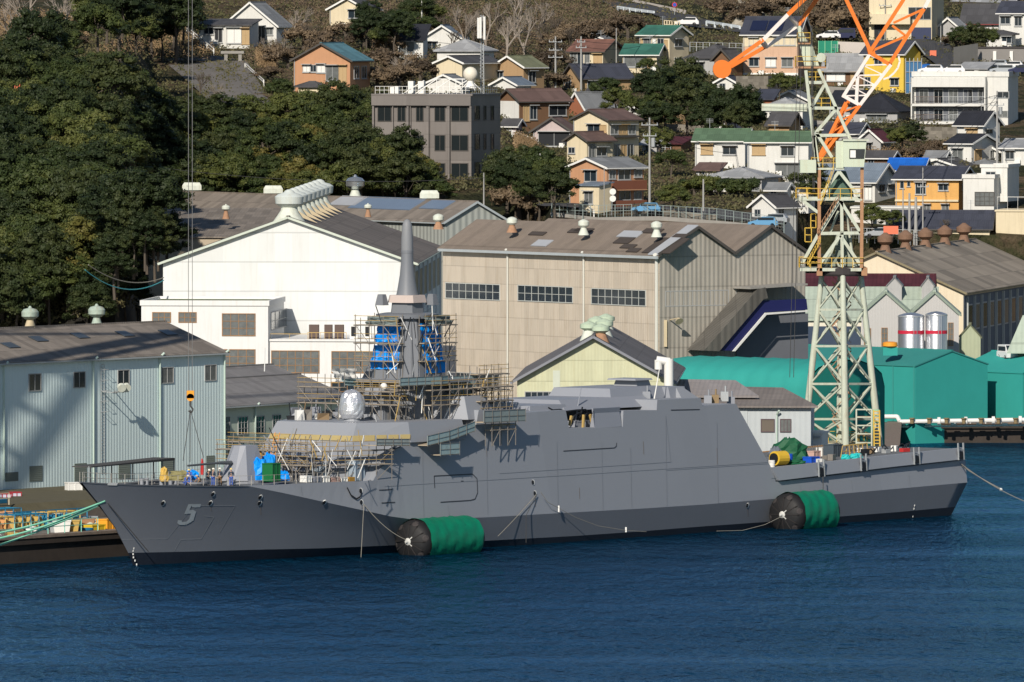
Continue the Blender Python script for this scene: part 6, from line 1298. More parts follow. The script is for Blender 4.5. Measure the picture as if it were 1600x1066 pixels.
a.slab(L, 582, 150, 737, 165, .55, ow, 'parapet_band')
mbx = MB()
zt = a.H+.25
for i in range(22):
    u = -a.WL+.3+i*(a.WL-.6)/21; mbx.bar(a.T((u, .3, zt)), a.T((u, .3, zt+1.0)), .05)
for z in (.5, 1.0): mbx.bar(a.T((-a.WL+.3, .3, zt+z)), a.T((-.3, .3, zt+z)), .05); mbx.bar(a.T((-.3, .3, zt+z)), a.T((-.3, a.WR-.3, zt+z)), .05)
for i in range(14): mbx.bar(a.T((-.3, .3+i, zt)), a.T((-.3, .3+i, zt+1.0)), .05)
mbx.build('roof_railing', whitep, a.root)
mbx = MB()
for u in (-a.WL+4, -a.WL+10): mbx.bar(a.T((u, 1, zt)), a.T((u+3, 1, zt+1.8)), .12)
for i in range(5): mbx.bar(a.T((-5.5+i*.9, 2, zt)), a.T((-5.5+i*.9, 2, zt+2.0)), .1)
mbx.bar(a.T((-8.5, 2, zt)), a.T((-5.5, 2, zt+2.0)), .14); mbx.bar(a.T((-5.5, 2, zt+2)), a.T((-1.5, 2, zt+2)), .12); mbx.bar(a.T((-6.5, 2, zt)), a.T((-3.5, 2, zt+2.0)), .14); mbx.build('roof_frame', whitep, a.root)
for i, (px, wd, h_) in enumerate(((613, 6, 1.0), (635, 9, 1.7), (651, 10, 1.7), (606, 7, .9))):
    u, _ = a.uz(L, px, 148); m_ = MB(); m_.box(u-wd/24, 2.0, zt, u+wd/24, 2.9, zt+h_, T=a.T); tag(m_.build('air_conditioner', whitep), ['low white air conditioner on the office roof', 'tall white air conditioner left on the office roof', 'tall white air conditioner in the middle of the office roof', 'small white unit at the left end of the office roof'][i], 'air conditioner')
rd = thing('radome', 'white spherical radome on a lattice stand on the office roof', 'radome', W(735, 139, 1541))
m_ = MB(); c_ = W(735, 116, 1541); m_.ball(c_, 1.0, 18); m_.build('dome', M('radome_white', (.7, .66, .56), .5), rd, smooth=True); m_ = MB(); m_.lathe(c_-V((0, 0, 1.9)), [(.9, 0), (.45, .6), (.4, 1.1)], 12)
for k in range(4): t = k*math.pi/2+.4; m_.bar(c_-V((0, 0, .8)), c_+V((1.6*math.cos(t), 1.6*math.sin(t), -2.2)), .12)
m_.build('stand', whitep, rd)
an = thing('antenna_mast', 'tall lattice antenna mast with white panel antennas on the office roof', 'antenna', W(753, 147, 1543))
m_ = MB(); p0 = W(753, 147, 1543); p1 = W(753, 24, 1543)
for k in range(3): t = k*2.1; o_ = V((.28*math.cos(t), .28*math.sin(t), 0)); m_.bar(p0+o_, p1+o_*.6, .09)
for k in range(22): q0, q1 = p0.lerp(p1, k/22), p0.lerp(p1, (k+1)/22); m_.bar(q0+V((-.28, 0, 0)), q1+V((.28, 0, 0)), .05); m_.bar(q0+V((.28, 0, 0)), q1+V((-.28, 0, 0)), .05)
m_.build('lattice', steel, an)
for x, r0, r1 in ((747.5, 28, 60), (751, 27, 60), (757, 26, 62)): m_ = MB(); m_.tube(W(x, r1, 1542), W(x, r0, 1542), .17, 8); m_.build('panel_antenna', whitep, an)
m_ = MB(); m_.bar(W(746, 36, 1542.5), W(760, 36, 1542.5), .08); m_.bar(W(746, 55, 1542.5), W(760, 55, 1542.5), .08); m_.build('antenna_arm', steel, an)
# ---------- walls, steps, fences
stone = M('stone_wall', (.17, .155, .13), .95, .45, 1.2, panel=(.8, .5, .25), stripe='w', per=.8, bump=.15)
def rwall(label, pts, h_px, mat=None, th=.6, name='retaining_wall', dd=-1):
    m_ = MB(); mat = mat or stone; P_ = []
    for px, row in pts: D = g(px, row+h_px*.9)+dd; P_.append((W(px, row, D), W(px, row+h_px, D)))
    for (a0, b0), (a1, b1) in zip(P_, P_[1:]):
        y = V((0, th, 0)); m_.hexa([b0-V((0, 0, 1.5)), b1-V((0, 0, 1.5)), a1, a0], [b0-V((0, 0, 1.5))+y, b1-V((0, 0, 1.5))+y, a1+y, a0+y])
    return tag(m_.build(name, mat), label, 'wall')
rwall('rough stone retaining wall below the peach house', [(1150, 119), (1200, 119), (1262, 119)], 24)
rwall('low stone retaining wall above the green terrace roofs', [(1042, 194), (1100, 196), (1176, 199)], 12)
rwall('stone wall facing the street behind the crane jib', [(1290, 135), (1350, 138)], 14, concrete)
rwall('grey masonry wall under the apartment block', [(1420, 198), (1500, 199), (1545, 201)], 20)
rwall('plain white wall left of the yellow house', [(1309, 65), (1362, 67)], 20, M('pale_concrete', (.5, .46, .42), .9))
rwall('concrete retaining wall beside the steep street', [(1490, 74), (1528, 68)], 34, concrete)
rwall('concrete wall along the hilltop road', [(975, -4), (1072, 16)], 6, M('pale_concrete', (.5, .46, .42), .9))
rwall('low kerb wall under the wire fence', [(860, 332), (935, 340), (1030, 338), (1120, 345), (1200, 352)], 6, concrete)
rwall('brown masonry terrace beneath the orange apartment house', [(1008, 322), (1060, 330), (1120, 336)], 10)
rwall('concrete terrace wall behind the long dark building', [(1270, 188), (1330, 192)], 18, concrete)
rwall('stone terrace wall left of the crane mast', [(1214, 213), (1276, 216)], 14)
def fence(label, pts, h_px, mat, step_px=12, name='fence', mesh=True, rails=(1, .5), th=.06, cat='fence', dd=-2):
    t = None; m_ = MB(); P_ = []
    n = 0
    for (x0, y0), (x1, y1) in zip(pts, pts[1:]):
        k = max(1, int(abs(x1-x0)/step_px)); P_ += [(lerp(x0, x1, i/k), lerp(y0, y1, i/k)) for i in range(k)]
    P_.append(pts[-1]); Q = []
    for px, row in P_: D = g(px, row)+dd; Q.append((W(px, row, D), h_px/scl(D)))
    t = thing(name, label, cat, Q[0][0])
    for p, h in Q: m_ = MB(); m_.bar(p-V((0, 0, .6)), p+V((0, 0, h)), th*1.6); m_.build('post', mat, t)
    m_ = MB()
    for (p, h), (q, h2) in zip(Q, Q[1:]):
        for r_ in rails: m_.bar(p+V((0, 0, h*r_)), q+V((0, 0, h2*r_)), th)
    m_.build('rail', mat, t)
    if mesh:
        m_ = MB()
        for (p, h), (q, h2) in zip(Q, Q[1:]):
            L_ = (q-p).length; k = max(2, int(L_/.35))
            for i in range(k+1):
                a_ = p.lerp(q, i/k); m_.bar(a_, a_+V((min(h*.6, L_)*.0, 0, lerp(h, h2, i/k))), .022)
            for i in range(4): m_.bar(p+V((0, 0, h*i/4)), q+V((0, 0, h2*i/4)), .02)
        m_.build('wire_mesh', M('wire_grey', (.2, .23, .23), .6), t)
fence('long grey wire fence above the beige hall roof', [(862, 337), (935, 340), (1000, 338), (1120, 345), (1225, 360)], 19, M('fence_green_grey', (.22, .27, .26), .6))
fence('wire fence beside the dark house at the hilltop', [(1078, 80), (1160, 82)], 14, steel, 10)
fence('white guard rail along the upper hilltop road', [(965, 16), (1022, 24)], 6, M('rail_white', (.5, .55, .58), .5), 9, 'guard_rail', False, (1, .75, .5), .16)
fence('white guard rail right of the parked hilltop car', [(1104, 40), (1156, 48)], 7, M('rail_white', (.5, .55, .58), .5), 12, 'guard_rail', False, (1, .7), .2)
fence('small cream gate fence beside the hilltop car', [(1038, 44), (1062, 46)], 12, HW['cream'], 4, 'gate_fence', False, (1, .5, .1), .1)
fence('white stair railing sloping left of the old white house', [(292, 54), (334, 88)], 12, whitep, 10, 'stair_railing', False, (1, .6), .1)
fence('white stair railing running down the concrete slope', [(383, 108), (412, 134)], 9, whitep, 10, 'stair_railing', False, (1, .6), .1)
fence('white stair railing below the brown timber house', [(800, 214), (832, 226)], 10, whitep, 7, 'stair_railing', False, (1, .5), .1)
fence('white stair railing down from the orange apartment house', [(890, 306), (928, 338)], 9, whitep, 8, 'stair_railing', False, (1, .5), .1)
fence('white stair railing right of the hedge', [(1176, 322), (1196, 342)], 9, whitep, 7, 'stair_railing', False, (1, .5), .1)
fence('metal fence beneath the cream two-storey house', [(1004, 236), (1048, 238)], 14, steel, 8)
fence('wire fence along the street by the utility poles', [(1330, 372), (1440, 376)], 16, steel, 12)
a = thing('net_cage', 'green mesh screen beside the plain white wall', 'screen', W(1294, 86, g(1294, 86)))
m_ = MB(); p, q = W(1279, 86, a.location.y), W(1309, 64, a.location.y); m_.box(p.x, p.y, p.z, q.x, p.y+.1, q.z)
m_.build('mesh', M('green_net', (.02, .22, .14), .8), a); m_ = MB(); [m_.bar((lerp(p.x, q.x, k/3), p.y-.08, p.z), (lerp(p.x, q.x, k/3), p.y-.08, q.z), .12) for k in range(4)]; m_.build('frame', M('green_rail', (.2, .5, .3), .6), a)
a = thing('scaffold_sheet', 'blue sheeted scaffold on the side of the yellow house', 'scaffold', W(1428, 146, g(1428, 146)-3))
m_ = MB(); p, q = W(1415, 146, a.location.y), W(1440, 96, a.location.y); m_.box(p.x, p.y, p.z, q.x, p.y+.15, q.z); m_.build('sheet', M('blue_sheet_net', (.05, .15, .3), .8, .2, 1), a)
m_ = MB()
for k in range(5): m_.bar((lerp(p.x, q.x, k/4), p.y-.1, p.z), (lerp(p.x, q.x, k/4), p.y-.1, q.z+.5), .1)
for k in range(4): m_.bar((p.x, p.y-.12, lerp(p.z, q.z, k/3)), (q.x, p.y-.12, lerp(p.z, q.z, k/3)), .08)
m_.build('pole', steel, a)
m_ = MB(); p = W(1448, 112, g(1448, 112)); m_.ball(p+V((0, 0, .6)), 1.2, 10, .5); m_.ball(p+V((1.3, 0, .5)), 1.0, 10, .5); tag(m_.build('tarpaulin_heap', M('blue_tarp', (.02, .12, .4), .6)), 'heap under blue tarpaulin right of the yellow house', 'tarpaulin')
# small elevated concrete deck below the old white house
a = thing('concrete_platform', 'small concrete platform on posts below the old white house', 'platform', W(362, 98, g(362, 98))); D_ = a.location.y-2
m_ = MB(); p, q = W(345, 84, D_), W(381, 80, D_); m_.box(p.x, D_, p.z, q.x, D_+3, q.z); m_.build('deck', concrete, a)
for px in (353, 375): m_ = MB(); p = W(px, 98, D_); m_.box(p.x-.25, D_+.2, p.z-2, p.x+.25, D_+.8, W(px, 83.5, D_).z); m_.build('column', concrete, a)
# utility poles, wires, signs
pole_m = M('pole_concrete', (.32, .32, .31), .8)
def upole(px, r0, r1, label, arms=((.06, 1.8), (.16, 1.5)), D=None, r=.16, mat=None, tr=False, ins=True):
    D = D or g(px, r1)-1; p, q = W(px, r1, D), W(px, r0, D); t = thing('utility_pole', label, 'pole', p); h = (q-p).length
    m_ = MB(); m_.tube(p-V((0, 0, 1)), q, r*1.15, 10, r*.7); m_.build('shaft', mat or pole_m, t, smooth=True)
    for f, wd in arms:
        m_ = MB(); z = q.z-h*f; m_.bar((p.x-wd/2, D-.2, z), (p.x+wd/2, D-.2, z), .1)
        if ins:
            for k in (-.45, -.15, .45): m_.tube((p.x+k*wd, D-.2, z), (p.x+k*wd, D-.2, z+.3), .06, 6)
        m_.build('cross_arm', steel, t)
    if tr: m_ = MB(); m_.tube((p.x+.45, D-.3, q.z-h*.32), (p.x+.45, D-.3, q.z-h*.22), .28, 10); m_.build('transformer', steel, t)
    return q
TP_ = [upole(868, 57, 143, 'tall concrete utility pole with three cross arms left of the red-roofed house', ((.1, 2), (.25, 2), (.38, 2.2))),
 upole(908, 57, 145, 'concrete utility pole in front of the red-roofed house', ((.1, 1.2), (.2, 1.6))), upole(963, 44, 102, 'slim pole between the red and the green roofed houses', (), r=.1),
 upole(1028, 49, 101, 'slim pole with a short arm in front of the green-roofed house', ((.03, 1.6),), r=.1), upole(1015, 184, 266+60, 'utility pole with cross arms right of the cream two-storey house', ((.08, 2.2), (.2, 1.8)), tr=True),
 upole(844, 240, 306, 'bare wooden pole among trees left of the orange apartment house', (), r=.14), upole(1099, 280, 345, 'plain concrete pole at the end of the hedge', (), r=.15), upole(1470, 40, 70, 'street lamp pole beside the white concrete building', (), r=.1),
 upole(1558, 142, 256, 'grey utility pole in front of the white two-storey house', ((.1, 2.4), (.2, 2)), tr=True), upole(1411, 295, 378, 'left slim pole by the street below the amber house', (), r=.12), upole(1421, 302, 372, 'thick grey pole below the amber house', (), r=.2),
 upole(1431, 308, 372, 'thick short pole right of two others below the amber house', (), r=.25), upole(1442, 262, 382, 'tallest slim pole before the amber house', ((.25, 1.6),), r=.1), upole(1150, 222, 262, 'utility pole crowded with equipment before the green terrace roofs', ((.1, 2.6), (.3, 2.2)), tr=True),
 upole(659, -6, 34, 'white flag pole above the blue-grey roofed house', (), D=1765, r=.1, mat=whitep), upole(1383, -4, 62, 'thin utility pole beside the white concrete building', ((.2, 2),), r=.1), upole(944, 262, 338, 'grey drain pole beside the orange apartment house', (), r=.07), upole(756, 330-60, 312, 'short wooden pole before the office tower', (), D=1500, r=.1)]
wire_m = M('wire_black', (.03, .03, .03), .7)
for i, j, lb in ((0, 1, 'between the two tall poles of the red-roofed house'), (1, 3, 'from the red-roofed house pole to the green-roofed house pole'), (4, 13, 'from the cream house pole to the terrace pole'), (13, 8, 'across the hillside to the apartment block pole'), (12, 8, 'from the amber house pole up to the apartment pole')):
    for k, dz in enumerate((-.6, -1.5)): sagline(TP_[i]+V((0, -.2, dz)), TP_[j]+V((0, -.2, dz)), .8, .03, 'power_line', wire_m, ['upper', 'lower'][k]+' power line '+lb, cat='wire')
for k_, (x0, y0, x1, y1, lb_) in enumerate(((868, 62, 760, 40, 'from the tall pole to the office antenna'), (868, 70, 640, 60, 'from the tall pole over the office tower'), (1015, 190, 868, 70, 'between the cream house pole and the tall pole'), (1015, 196, 1150, 226, 'sagging above the brown shed to the terrace'), (1150, 232, 1262, 250, 'in front of the terrace windows'), (1150, 228, 1262, 244, 'just above the terrace windows'), (1558, 150, 1640, 120, 'from the apartment pole off the right edge'), (1442, 300, 1640, 296, 'past the amber house to the right edge'), (1442, 290, 1330, 300, 'from the amber pole towards the crane'), (1442, 296, 1558, 250, 'between the amber pole and the apartment pole'), (963, 50, 1028, 54, 'before the green-roofed house'), (1099, 284, 1015, 250, 'from the hedge pole to the cream house pole'), (1099, 286, 1244, 310, 'from the hedge pole to the crane'))):
    D_ = 1620 if y0 > 180 else 1740; sagline(W(x0, y0, D_), W(x1, y1, D_), .7, .035, 'power_line', wire_m, 'thin power line '+lb_, cat='wire')
sagline(W(250, 262, 1420), W(757, 278, 1420), 1.0, .035, 'power_line', wire_m, 'long thin cable across the trees above the back hall', cat='wire')
sagline(W(138, 414, 1300), W(256, 434, 1316), 1.2, .06, 'hanging_cable', rope, 'pale cable sagging from the dark slope to the white hall', cat='cable'); sagline(W(133, 422, 1300), W(256, 438, 1316), 1.6, .06, 'hanging_cable', M('cable_teal', (.05, .3, .35), .6), 'teal cable sagging from the dark slope to the white hall', cat='cable')
rs = thing('road_sign', 'round white traffic mirror and sign on a post by the wire fence', 'sign', W(955, 338, g(955, 338)-3)); p = rs.location
m_ = MB(); m_.tube(p, p+V((.2, 0, 3.2)), .06, 6); m_.build('post', steel, rs)
for z in (3.2, 2.3): m_ = MB(); m_.tube(p+V((.2, -.1, z)), p+V((.2, 0, z)), .42, 14); m_.build('sign_disc', whitep, rs)
rs = thing('road_sign', 'round blue and red no parking sign on the hilltop road', 'sign', W(1054, 26, g(1054, 26)-1)); p = rs.location
m_ = MB(); m_.tube(p, p+V((0, 0, 2.4)), .05, 6); m_.build('post', steel, rs)
m_ = MB(); m_.tube(p+V((0, -.1, 1.9)), p+V((0, 0, 1.9)), .42, 14); m_.build('sign_disc', M('sign_red', (.5, .03, .03), .5), rs); m_ = MB(); m_.tube(p+V((0, -.14, 1.9)), p+V((0, -.05, 1.9)), .3, 14); m_.build('sign_field', M('sign_blue', (.03, .08, .4), .5), rs)
m_ = MB(); p = W(1392, 366, g(1392, 372)-5); m_.box(p.x-1, p.y, p.z, p.x+1, p.y+.2, p.z+1.1); tag(m_.build('banner', M('orange_banner', (.7, .18, .1), .7)), 'orange banner on the fence by the car park', 'banner')
m_ = MB(); p = W(1458, 94, g(1458, 94)); m_.box(p.x-.5, p.y, p.z, p.x+.5, p.y+.2, p.z+1.5); tag(m_.build('banner', M('orange_banner', (.7, .18, .1), .7)), 'small orange sign beside the steep street', 'sign')
m_ = MB(); p = W(27, 156, 1425); m_.box(p.x-.35, p.y, p.z, p.x+.35, p.y+.3, p.z+2.0); m_.bar(p+V((-.3, 0, .7)), p+V((-.9, 0, 1.5)), .4); tag(m_.build('orange_board', M('orange_banner', (.7, .18, .1), .7)), 'orange marker standing beside the pavilion at the left edge', 'marker')
a = Bld('pavilion', 'pale pavilion with a flat roof cut by the left edge among the trees', 'building', -60, 17, 24, 168, 196, 1425, 10, HW['lgrey'], 'flat', 0, HW['cream'], WR=8); a.slab(L, -60, 150, 24, 166, .5, HW['cream'], 'roof_edge')
upole(8, 130, 172, 'lamp post with a white head on the pavilion at the left', (), D=1420, r=.07, mat=MATS['green_rail'])
# ---------- cars
tyre = M('car_tyre', (.015, .015, .016), .8); lampm = M('car_lamp', (.6, .1, .05), .3)
def car(px, row, D, rz, col, label, van=False, group=None, z=None):
    p = W(px, row, D); 
    if z is not None: p.z = z
    t = thing('parked_car' if not van else 'parked_van', label, 'car' if not van else 'van', p, rz, group)
    T = (lambda v: p+Matrix.Rotation(rz, 3, 'Z')@V(v)); Lc, Wc = (3.4, 1.5) if van else (3.9, 1.6)
    m_ = MB(); pr = [(-Lc/2, .35), (-Lc/2, .85), (-Lc/2+.3, .95), (Lc/2-.9, .95), (Lc/2-.1, .75), (Lc/2, .35)] if not van else [(-Lc/2, .3), (-Lc/2, 1.0), (Lc/2-.5, 1.0), (Lc/2, .85), (Lc/2, .3)]
    m_.hexa([T((x, -Wc/2, z_)) for x, z_ in pr], [T((x, Wc/2, z_)) for x, z_ in pr]); m_.build('body', col, t)
    up = [(-Lc/2+.15, .93), (-Lc/2+.5, 1.42), (Lc/2-1.9, 1.45), (Lc/2-1.0, .93)] if not van else [(-Lc/2+.02, .98), (-Lc/2+.1, 1.85), (Lc/2-.95, 1.85), (Lc/2-.3, .98)]
    m_ = MB(); m_.hexa([T((x, -Wc/2+.12, z_)) for x, z_ in up], [T((x, Wc/2-.12, z_)) for x, z_ in up]); m_.build('cabin', col, t)
    x0, x1 = (-Lc/2+.5, Lc/2-1.35) if not van else (-Lc/2+.3, Lc/2-.85); zz = (1.0, 1.35) if not van else (1.1, 1.65)
    m_ = MB(); m_.box(x0, -Wc/2+.09, zz[0], x1, Wc/2-.09, zz[1], T=T); m_.build('side_window', glass, t)
    m_ = MB(); q = up[2], up[3]; m_.hexa([T((q[0][0]+.06, -Wc/2+.2, q[0][1]-.06)), T((q[0][0]+.06, Wc/2-.2, q[0][1]-.06)), T((q[1][0]-.02, Wc/2-.2, q[1][1]+.08)), T((q[1][0]-.02, -Wc/2+.2, q[1][1]+.08))], [T((q[0][0]+.1, -Wc/2+.2, q[0][1]-.06)), T((q[0][0]+.1, Wc/2-.2, q[0][1]-.06)), T((q[1][0]+.04, Wc/2-.2, q[1][1]+.08)), T((q[1][0]+.04, -Wc/2+.2, q[1][1]+.08))]); m_.build('windscreen', glass, t)
    for x in (-Lc/2+.7, Lc/2-.7):
        for y in (-Wc/2, Wc/2-.18): m_ = MB(); m_.tube(T((x, y, .31)), T((x, y+.18, .31)), .31, 12); m_.build('wheel', tyre, t)
cwh = M('car_white', (.72, .72, .72), .3, .02, bump=0); cbk = M('car_navy', (.03, .035, .08), .3, .02, bump=0); csv = M('car_silver', (.4, .43, .46), .3, .02, bump=0, metal=.3); cbl = M('car_blue', (.12, .3, .5), .3, .02, bump=0)
D_ = g(1073, 43)-2; car(1073, 41, D_, R(176), cwh, 'white compact car parked on the hilltop road')
zr = APT.T((0, 0, APT.H+.3)).z
for i, (px, col, lb) in enumerate(((1455, cwh, 'white car at the left on the apartment block roof'), (1487, cwh, 'second white car on the apartment block roof'), (1566, csv, 'silver car near the right end of the roof car park'), (1594, cbk, 'dark car at the right end of the roof car park'))):
    car(px, 120, APT.D+4.5, R(172+4*i), col, lb, z=zr)
D_ = g(1560, 112)-1; car(1556, 108, D_, R(170), csv, 'pale blue-grey car behind the apartment roof beside the carport'); car(1580, 110, D_-2, R(172), cwh, 'white car parked behind the apartment roof at the right')
D_ = g(1320, 63)-1; car(1320, 62, D_, R(180), cbk, 'navy minivan parked behind the white wall', van=True); car(1294, 62, D_, R(180), cwh, 'white car half hidden by the green mesh screen')
D_ = g(1008, 334)-4; car(1009, 334, D_, R(175), cbl, 'blue car parked behind the wire fence'); car(1192, 356, g(1192, 356)-3, R(175), cbl, 'light blue car at the right end of the wire fence'); car(1209, 351, g(1209, 350), R(165), csv, 'silver car left of the crane tower')
car(1374, 372, g(1374, 374)-3, R(170), csv, 'silver car behind the crane near the orange banner')
car(1574, 566, 1415, R(-70), cwh, 'small white van seen from behind among the factory buildings', van=True, z=W(1574, 562, 1415).z)
# ================= VEGETATION
def leaf_mat(name, c1, c2, c3):
    m = bpy.data.materials.new(name); m.use_nodes = True; t = m.node_tree; N = t.nodes; L_ = t.links; b = N['Principled BSDF']
    b.inputs['Roughness'].default_value = .6; b.inputs['Specular IOR Level'].default_value = .2
    tc = N.new('ShaderNodeTexCoord'); oi = N.new('ShaderNodeObjectInfo')
    ad = N.new('ShaderNodeVectorMath'); ad.operation = 'ADD'; L_.new(tc.outputs['Object'], ad.inputs[0]); cx = N.new('ShaderNodeCombineXYZ')
    mu = N.new('ShaderNodeMath'); mu.operation = 'MULTIPLY'; mu.inputs[1].default_value = 50; L_.new(oi.outputs['Random'], mu.inputs[0]); L_.new(mu.outputs[0], cx.inputs[0]); L_.new(cx.outputs[0], ad.inputs[1])
    n = N.new('ShaderNodeTexNoise'); n.inputs['Scale'].default_value = .55; n.inputs['Detail'].default_value = 5; L_.new(ad.outputs[0], n.inputs['Vector'])
    r = N.new('ShaderNodeMath'); r.operation = 'MULTIPLY_ADD'; r.inputs[1].default_value = .45; L_.new(oi.outputs['Random'], r.inputs[0]); L_.new(n.outputs[0], r.inputs[2])
    cr = N.new('ShaderNodeValToRGB'); e = cr.color_ramp.elements; e[0].position = .4; e[0].color = (*c1, 1); e[1].position = 1.0; e[1].color = (*c3, 1); x = e.new(.7); x.color = (*c2, 1)
    L_.new(r.outputs[0], cr.inputs[0]); L_.new(cr.outputs[0], b.inputs['Base Color']); return m
LM = {'ever': leaf_mat('leaf_evergreen', (.022, .036, .011), (.046, .062, .017), (.09, .10, .026)), 'dark': leaf_mat('leaf_dark', (.012, .021, .008), (.024, .036, .012), (.045, .054, .017)),
      'olive': leaf_mat('leaf_olive', (.045, .054, .014), (.08, .086, .021), (.13, .11, .03)), 'brown': leaf_mat('leaf_brown', (.05, .038, .026), (.095, .07, .046), (.17, .125, .078)),
      'dry': leaf_mat('grass_dry', (.15, .10, .05), (.26, .18, .10), (.38, .28, .16)), 'scrub': leaf_mat('leaf_scrub', (.03, .038, .015), (.065, .068, .028), (.12, .10, .05))}
bark = M('bark', (.09, .075, .06), .95, .3, 2); barkp = M('bark_pale', (.26, .225, .19), .95, .2, 2)
rnd = random.Random(11)
def leaf(mb, p, n, s):
    u = n.cross(V((rnd.uniform(-1, 1), rnd.uniform(-1, 1), rnd.uniform(-1, 1)))); 
    if u.length < 1e-3: return
    u.normalize(); w_ = n.cross(u).normalized(); k = len(mb.v); a = s*rnd.uniform(.6, 1.2); c = s*rnd.uniform(.35, .7)
    mb.v += [p-u*a, p-w_*c, p+u*a, p+w_*c]; mb.f.append((k, k+1, k+2, k+3))
def rdir():
    while True:
        v = V((rnd.uniform(-1, 1), rnd.uniform(-1, 1), rnd.uniform(-1, 1)))
        if .05 < v.length < 1: return v.normalized()
ico = bmesh.new(); bmesh.ops.create_icosphere(ico, subdivisions=1, radius=1); IV = [v.co.copy() for v in ico.verts]; IF = [tuple(v.index for v in f.verts) for f in ico.faces]; ico.free()
def crown_mb(h, rad, z0, ncl, nl, ls, clr=(.9, 1.7), flat=.7):
    mb = MB(); cls = []
    for i in range(ncl):
        d = rdir(); f = rnd.uniform(.35, 1)**.5
        if d.z < -.35: d.z *= -.6
        c = V((d.x*rad*f, d.y*rad*f, z0+(h-z0)/2+d.z*(h-z0)/2*f*.9)); r = rnd.uniform(*clr)*(1.1-.35*f); cls.append((c, r))
        k = len(mb.v); mb.v += [c+V((v.x*r*.78*rnd.uniform(.85, 1.1), v.y*r*.78*rnd.uniform(.85, 1.1), v.z*r*.62*flat)) for v in IV]; mb.f += [tuple(j+k for j in f_) for f_ in IF]
        for _ in range(nl):
            v = rdir(); 
            if v.z < -.2 and rnd.random() < .6: v.z = -v.z
            p = c+V((v.x*r, v.y*r, v.z*r*flat))*rnd.uniform(.78, 1.12); leaf(mb, p, (v+rdir()*.7).normalized(), ls)
    return mb, cls
def trunk_mb(cls, h, r=.28, n=7):
    mb = MB(); top = V((rnd.uniform(-.5, .5), rnd.uniform(-.5, .5), h*.62)); mid = V((rnd.uniform(-.3, .3), rnd.uniform(-.3, .3), h*.3))
    mb.tube((0, 0, -1.5), mid, r, 7, r*.75); mb.tube(mid, top, r*.75, 6, r*.4)
    for c, _ in rnd.sample(cls, min(n, len(cls))): st_ = mid.lerp(top, rnd.random()); mb.tube(st_, c, r*.35, 5, r*.12)
    return mb
def proto(name, lm, label, cat, group, h, rad, z0, ncl, nl, ls, **k):
    t = thing(name, label, cat, (0, 0, -500), 0, group); cm_, cls = crown_mb(h, rad, z0, ncl, nl, ls, **k); cm_.build('crown', LM[lm], t, local=True); trunk_mb(cls, h).build('trunk', bark, t, local=True); t['used'] = 0; return t
PR = {
 'ever': [proto('evergreen_tree', 'ever', 'x', 'tree', 'x', 9, 4.2, 2.0, 66, 80, .18, clr=(.7, 1.45)) for _ in range(3)],
 'dark': [proto('evergreen_tree', 'dark', 'x', 'tree', 'x', 10.5, 4.0, 1.2, 70, 80, .18, clr=(.7, 1.5)) for _ in range(2)],
 'olive': [proto('broadleaf_tree', 'olive', 'x', 'tree', 'x', 8, 4.0, 2.2, 60, 80, .17, clr=(.7, 1.4)) for _ in range(2)],
 'brownb': [proto('bush', 'brown', 'x', 'bush', 'x', 3.2, 2.4, .1, 20, 60, .16, clr=(.6, 1.1)) for _ in range(2)],
 'bush': [proto('bush', 'ever', 'x', 'bush', 'x', 3.0, 2.0, .1, 18, 60, .16, clr=(.6, 1.1)) for _ in range(2)]}
def bare(h, pale):
    t = thing('bare_tree', 'x', 'tree', (0, 0, -500), 0, 'x'); mb = MB(); tr = MB()
    def grow(m_, p, d, l, r, k):
        q = p+d*l; m_.tube(p, q, r, 5 if r > .05 else 4, r*.7)
        if k == 0: return
        for _ in range(3 if k > 1 else 4):
            nd = (d+rdir()*.62+V((0, 0, .12))).normalized(); grow(mb, p.lerp(q, rnd.uniform(.55, 1)), nd, l*rnd.uniform(.6, .85), r*.6, k-1)
    grow(tr, V((0, 0, -1)), V((rnd.uniform(-.2, .2), rnd.uniform(-.2, .2), 1)).normalized(), h*.35, .2, 4)
    bt = barkp if pale else bark; tr.build('trunk', bt, t, local=True); mb.build('crown', bt, t, local=True); t['used'] = 0; return t
PR['bare'] = [bare(7.5, True), bare(8.5, True), bare(6.5, False)]
def gf(px, row):
    lo_, hi_ = (1320.0 if px < 215 else 1500.0 if px < 850 else 1452.0 if px < 1240 else 1538.0), 2090.0
    for _ in range(22):
        m_ = (lo_+hi_)/2
        if W(px, row, m_).z <= tz(px, m_): hi_ = m_
        else: lo_ = m_
    return hi_
def plant(kind, px, row, sc_=1.0, label='', group=None, D=None, base=False, z=None):
    """row = where the crown centre is seen"""
    p_ = rnd.choice(PR[kind]); D = D or max(gf(px, row+(0 if base else {'bare': 45, 'brownb': 16, 'bush': 16}.get(kind, 66)*sc_)), 1322 if px < 215 else 1516 if px < 800 else 1470 if px < 1250 else 1546); P_ = W(px, row, D); z = tz(px, D)-.2 if z is None else z; P_.z = z
    s3 = (sc_*rnd.uniform(.9, 1.15), sc_*rnd.uniform(.9, 1.15), sc_*rnd.uniform(.85, 1.2)); rz = rnd.uniform(0, 6.28)
    if not p_['used']: p_['used'] = 1; p_.location = P_; p_.scale = s3; p_.rotation_euler = (0, 0, rz); o = p_; o['label'] = label; o['group'] = group
    else: o = dup(p_, P_, rz, label, group, s3); o['used'] = 1
    return o
def inpoly(x, y, P_):
    c = False
    for i in range(len(P_)):
        (x0, y0), (x1, y1) = P_[i], P_[i-1]
        if (y0 > y) != (y1 > y) and x < (x1-x0)*(y-y0)/(y1-y0)+x0: c = not c
    return c
OD = 'first second third fourth fifth sixth seventh eighth ninth tenth eleventh twelfth thirteenth fourteenth fifteenth sixteenth seventeenth eighteenth nineteenth twentieth'.split()
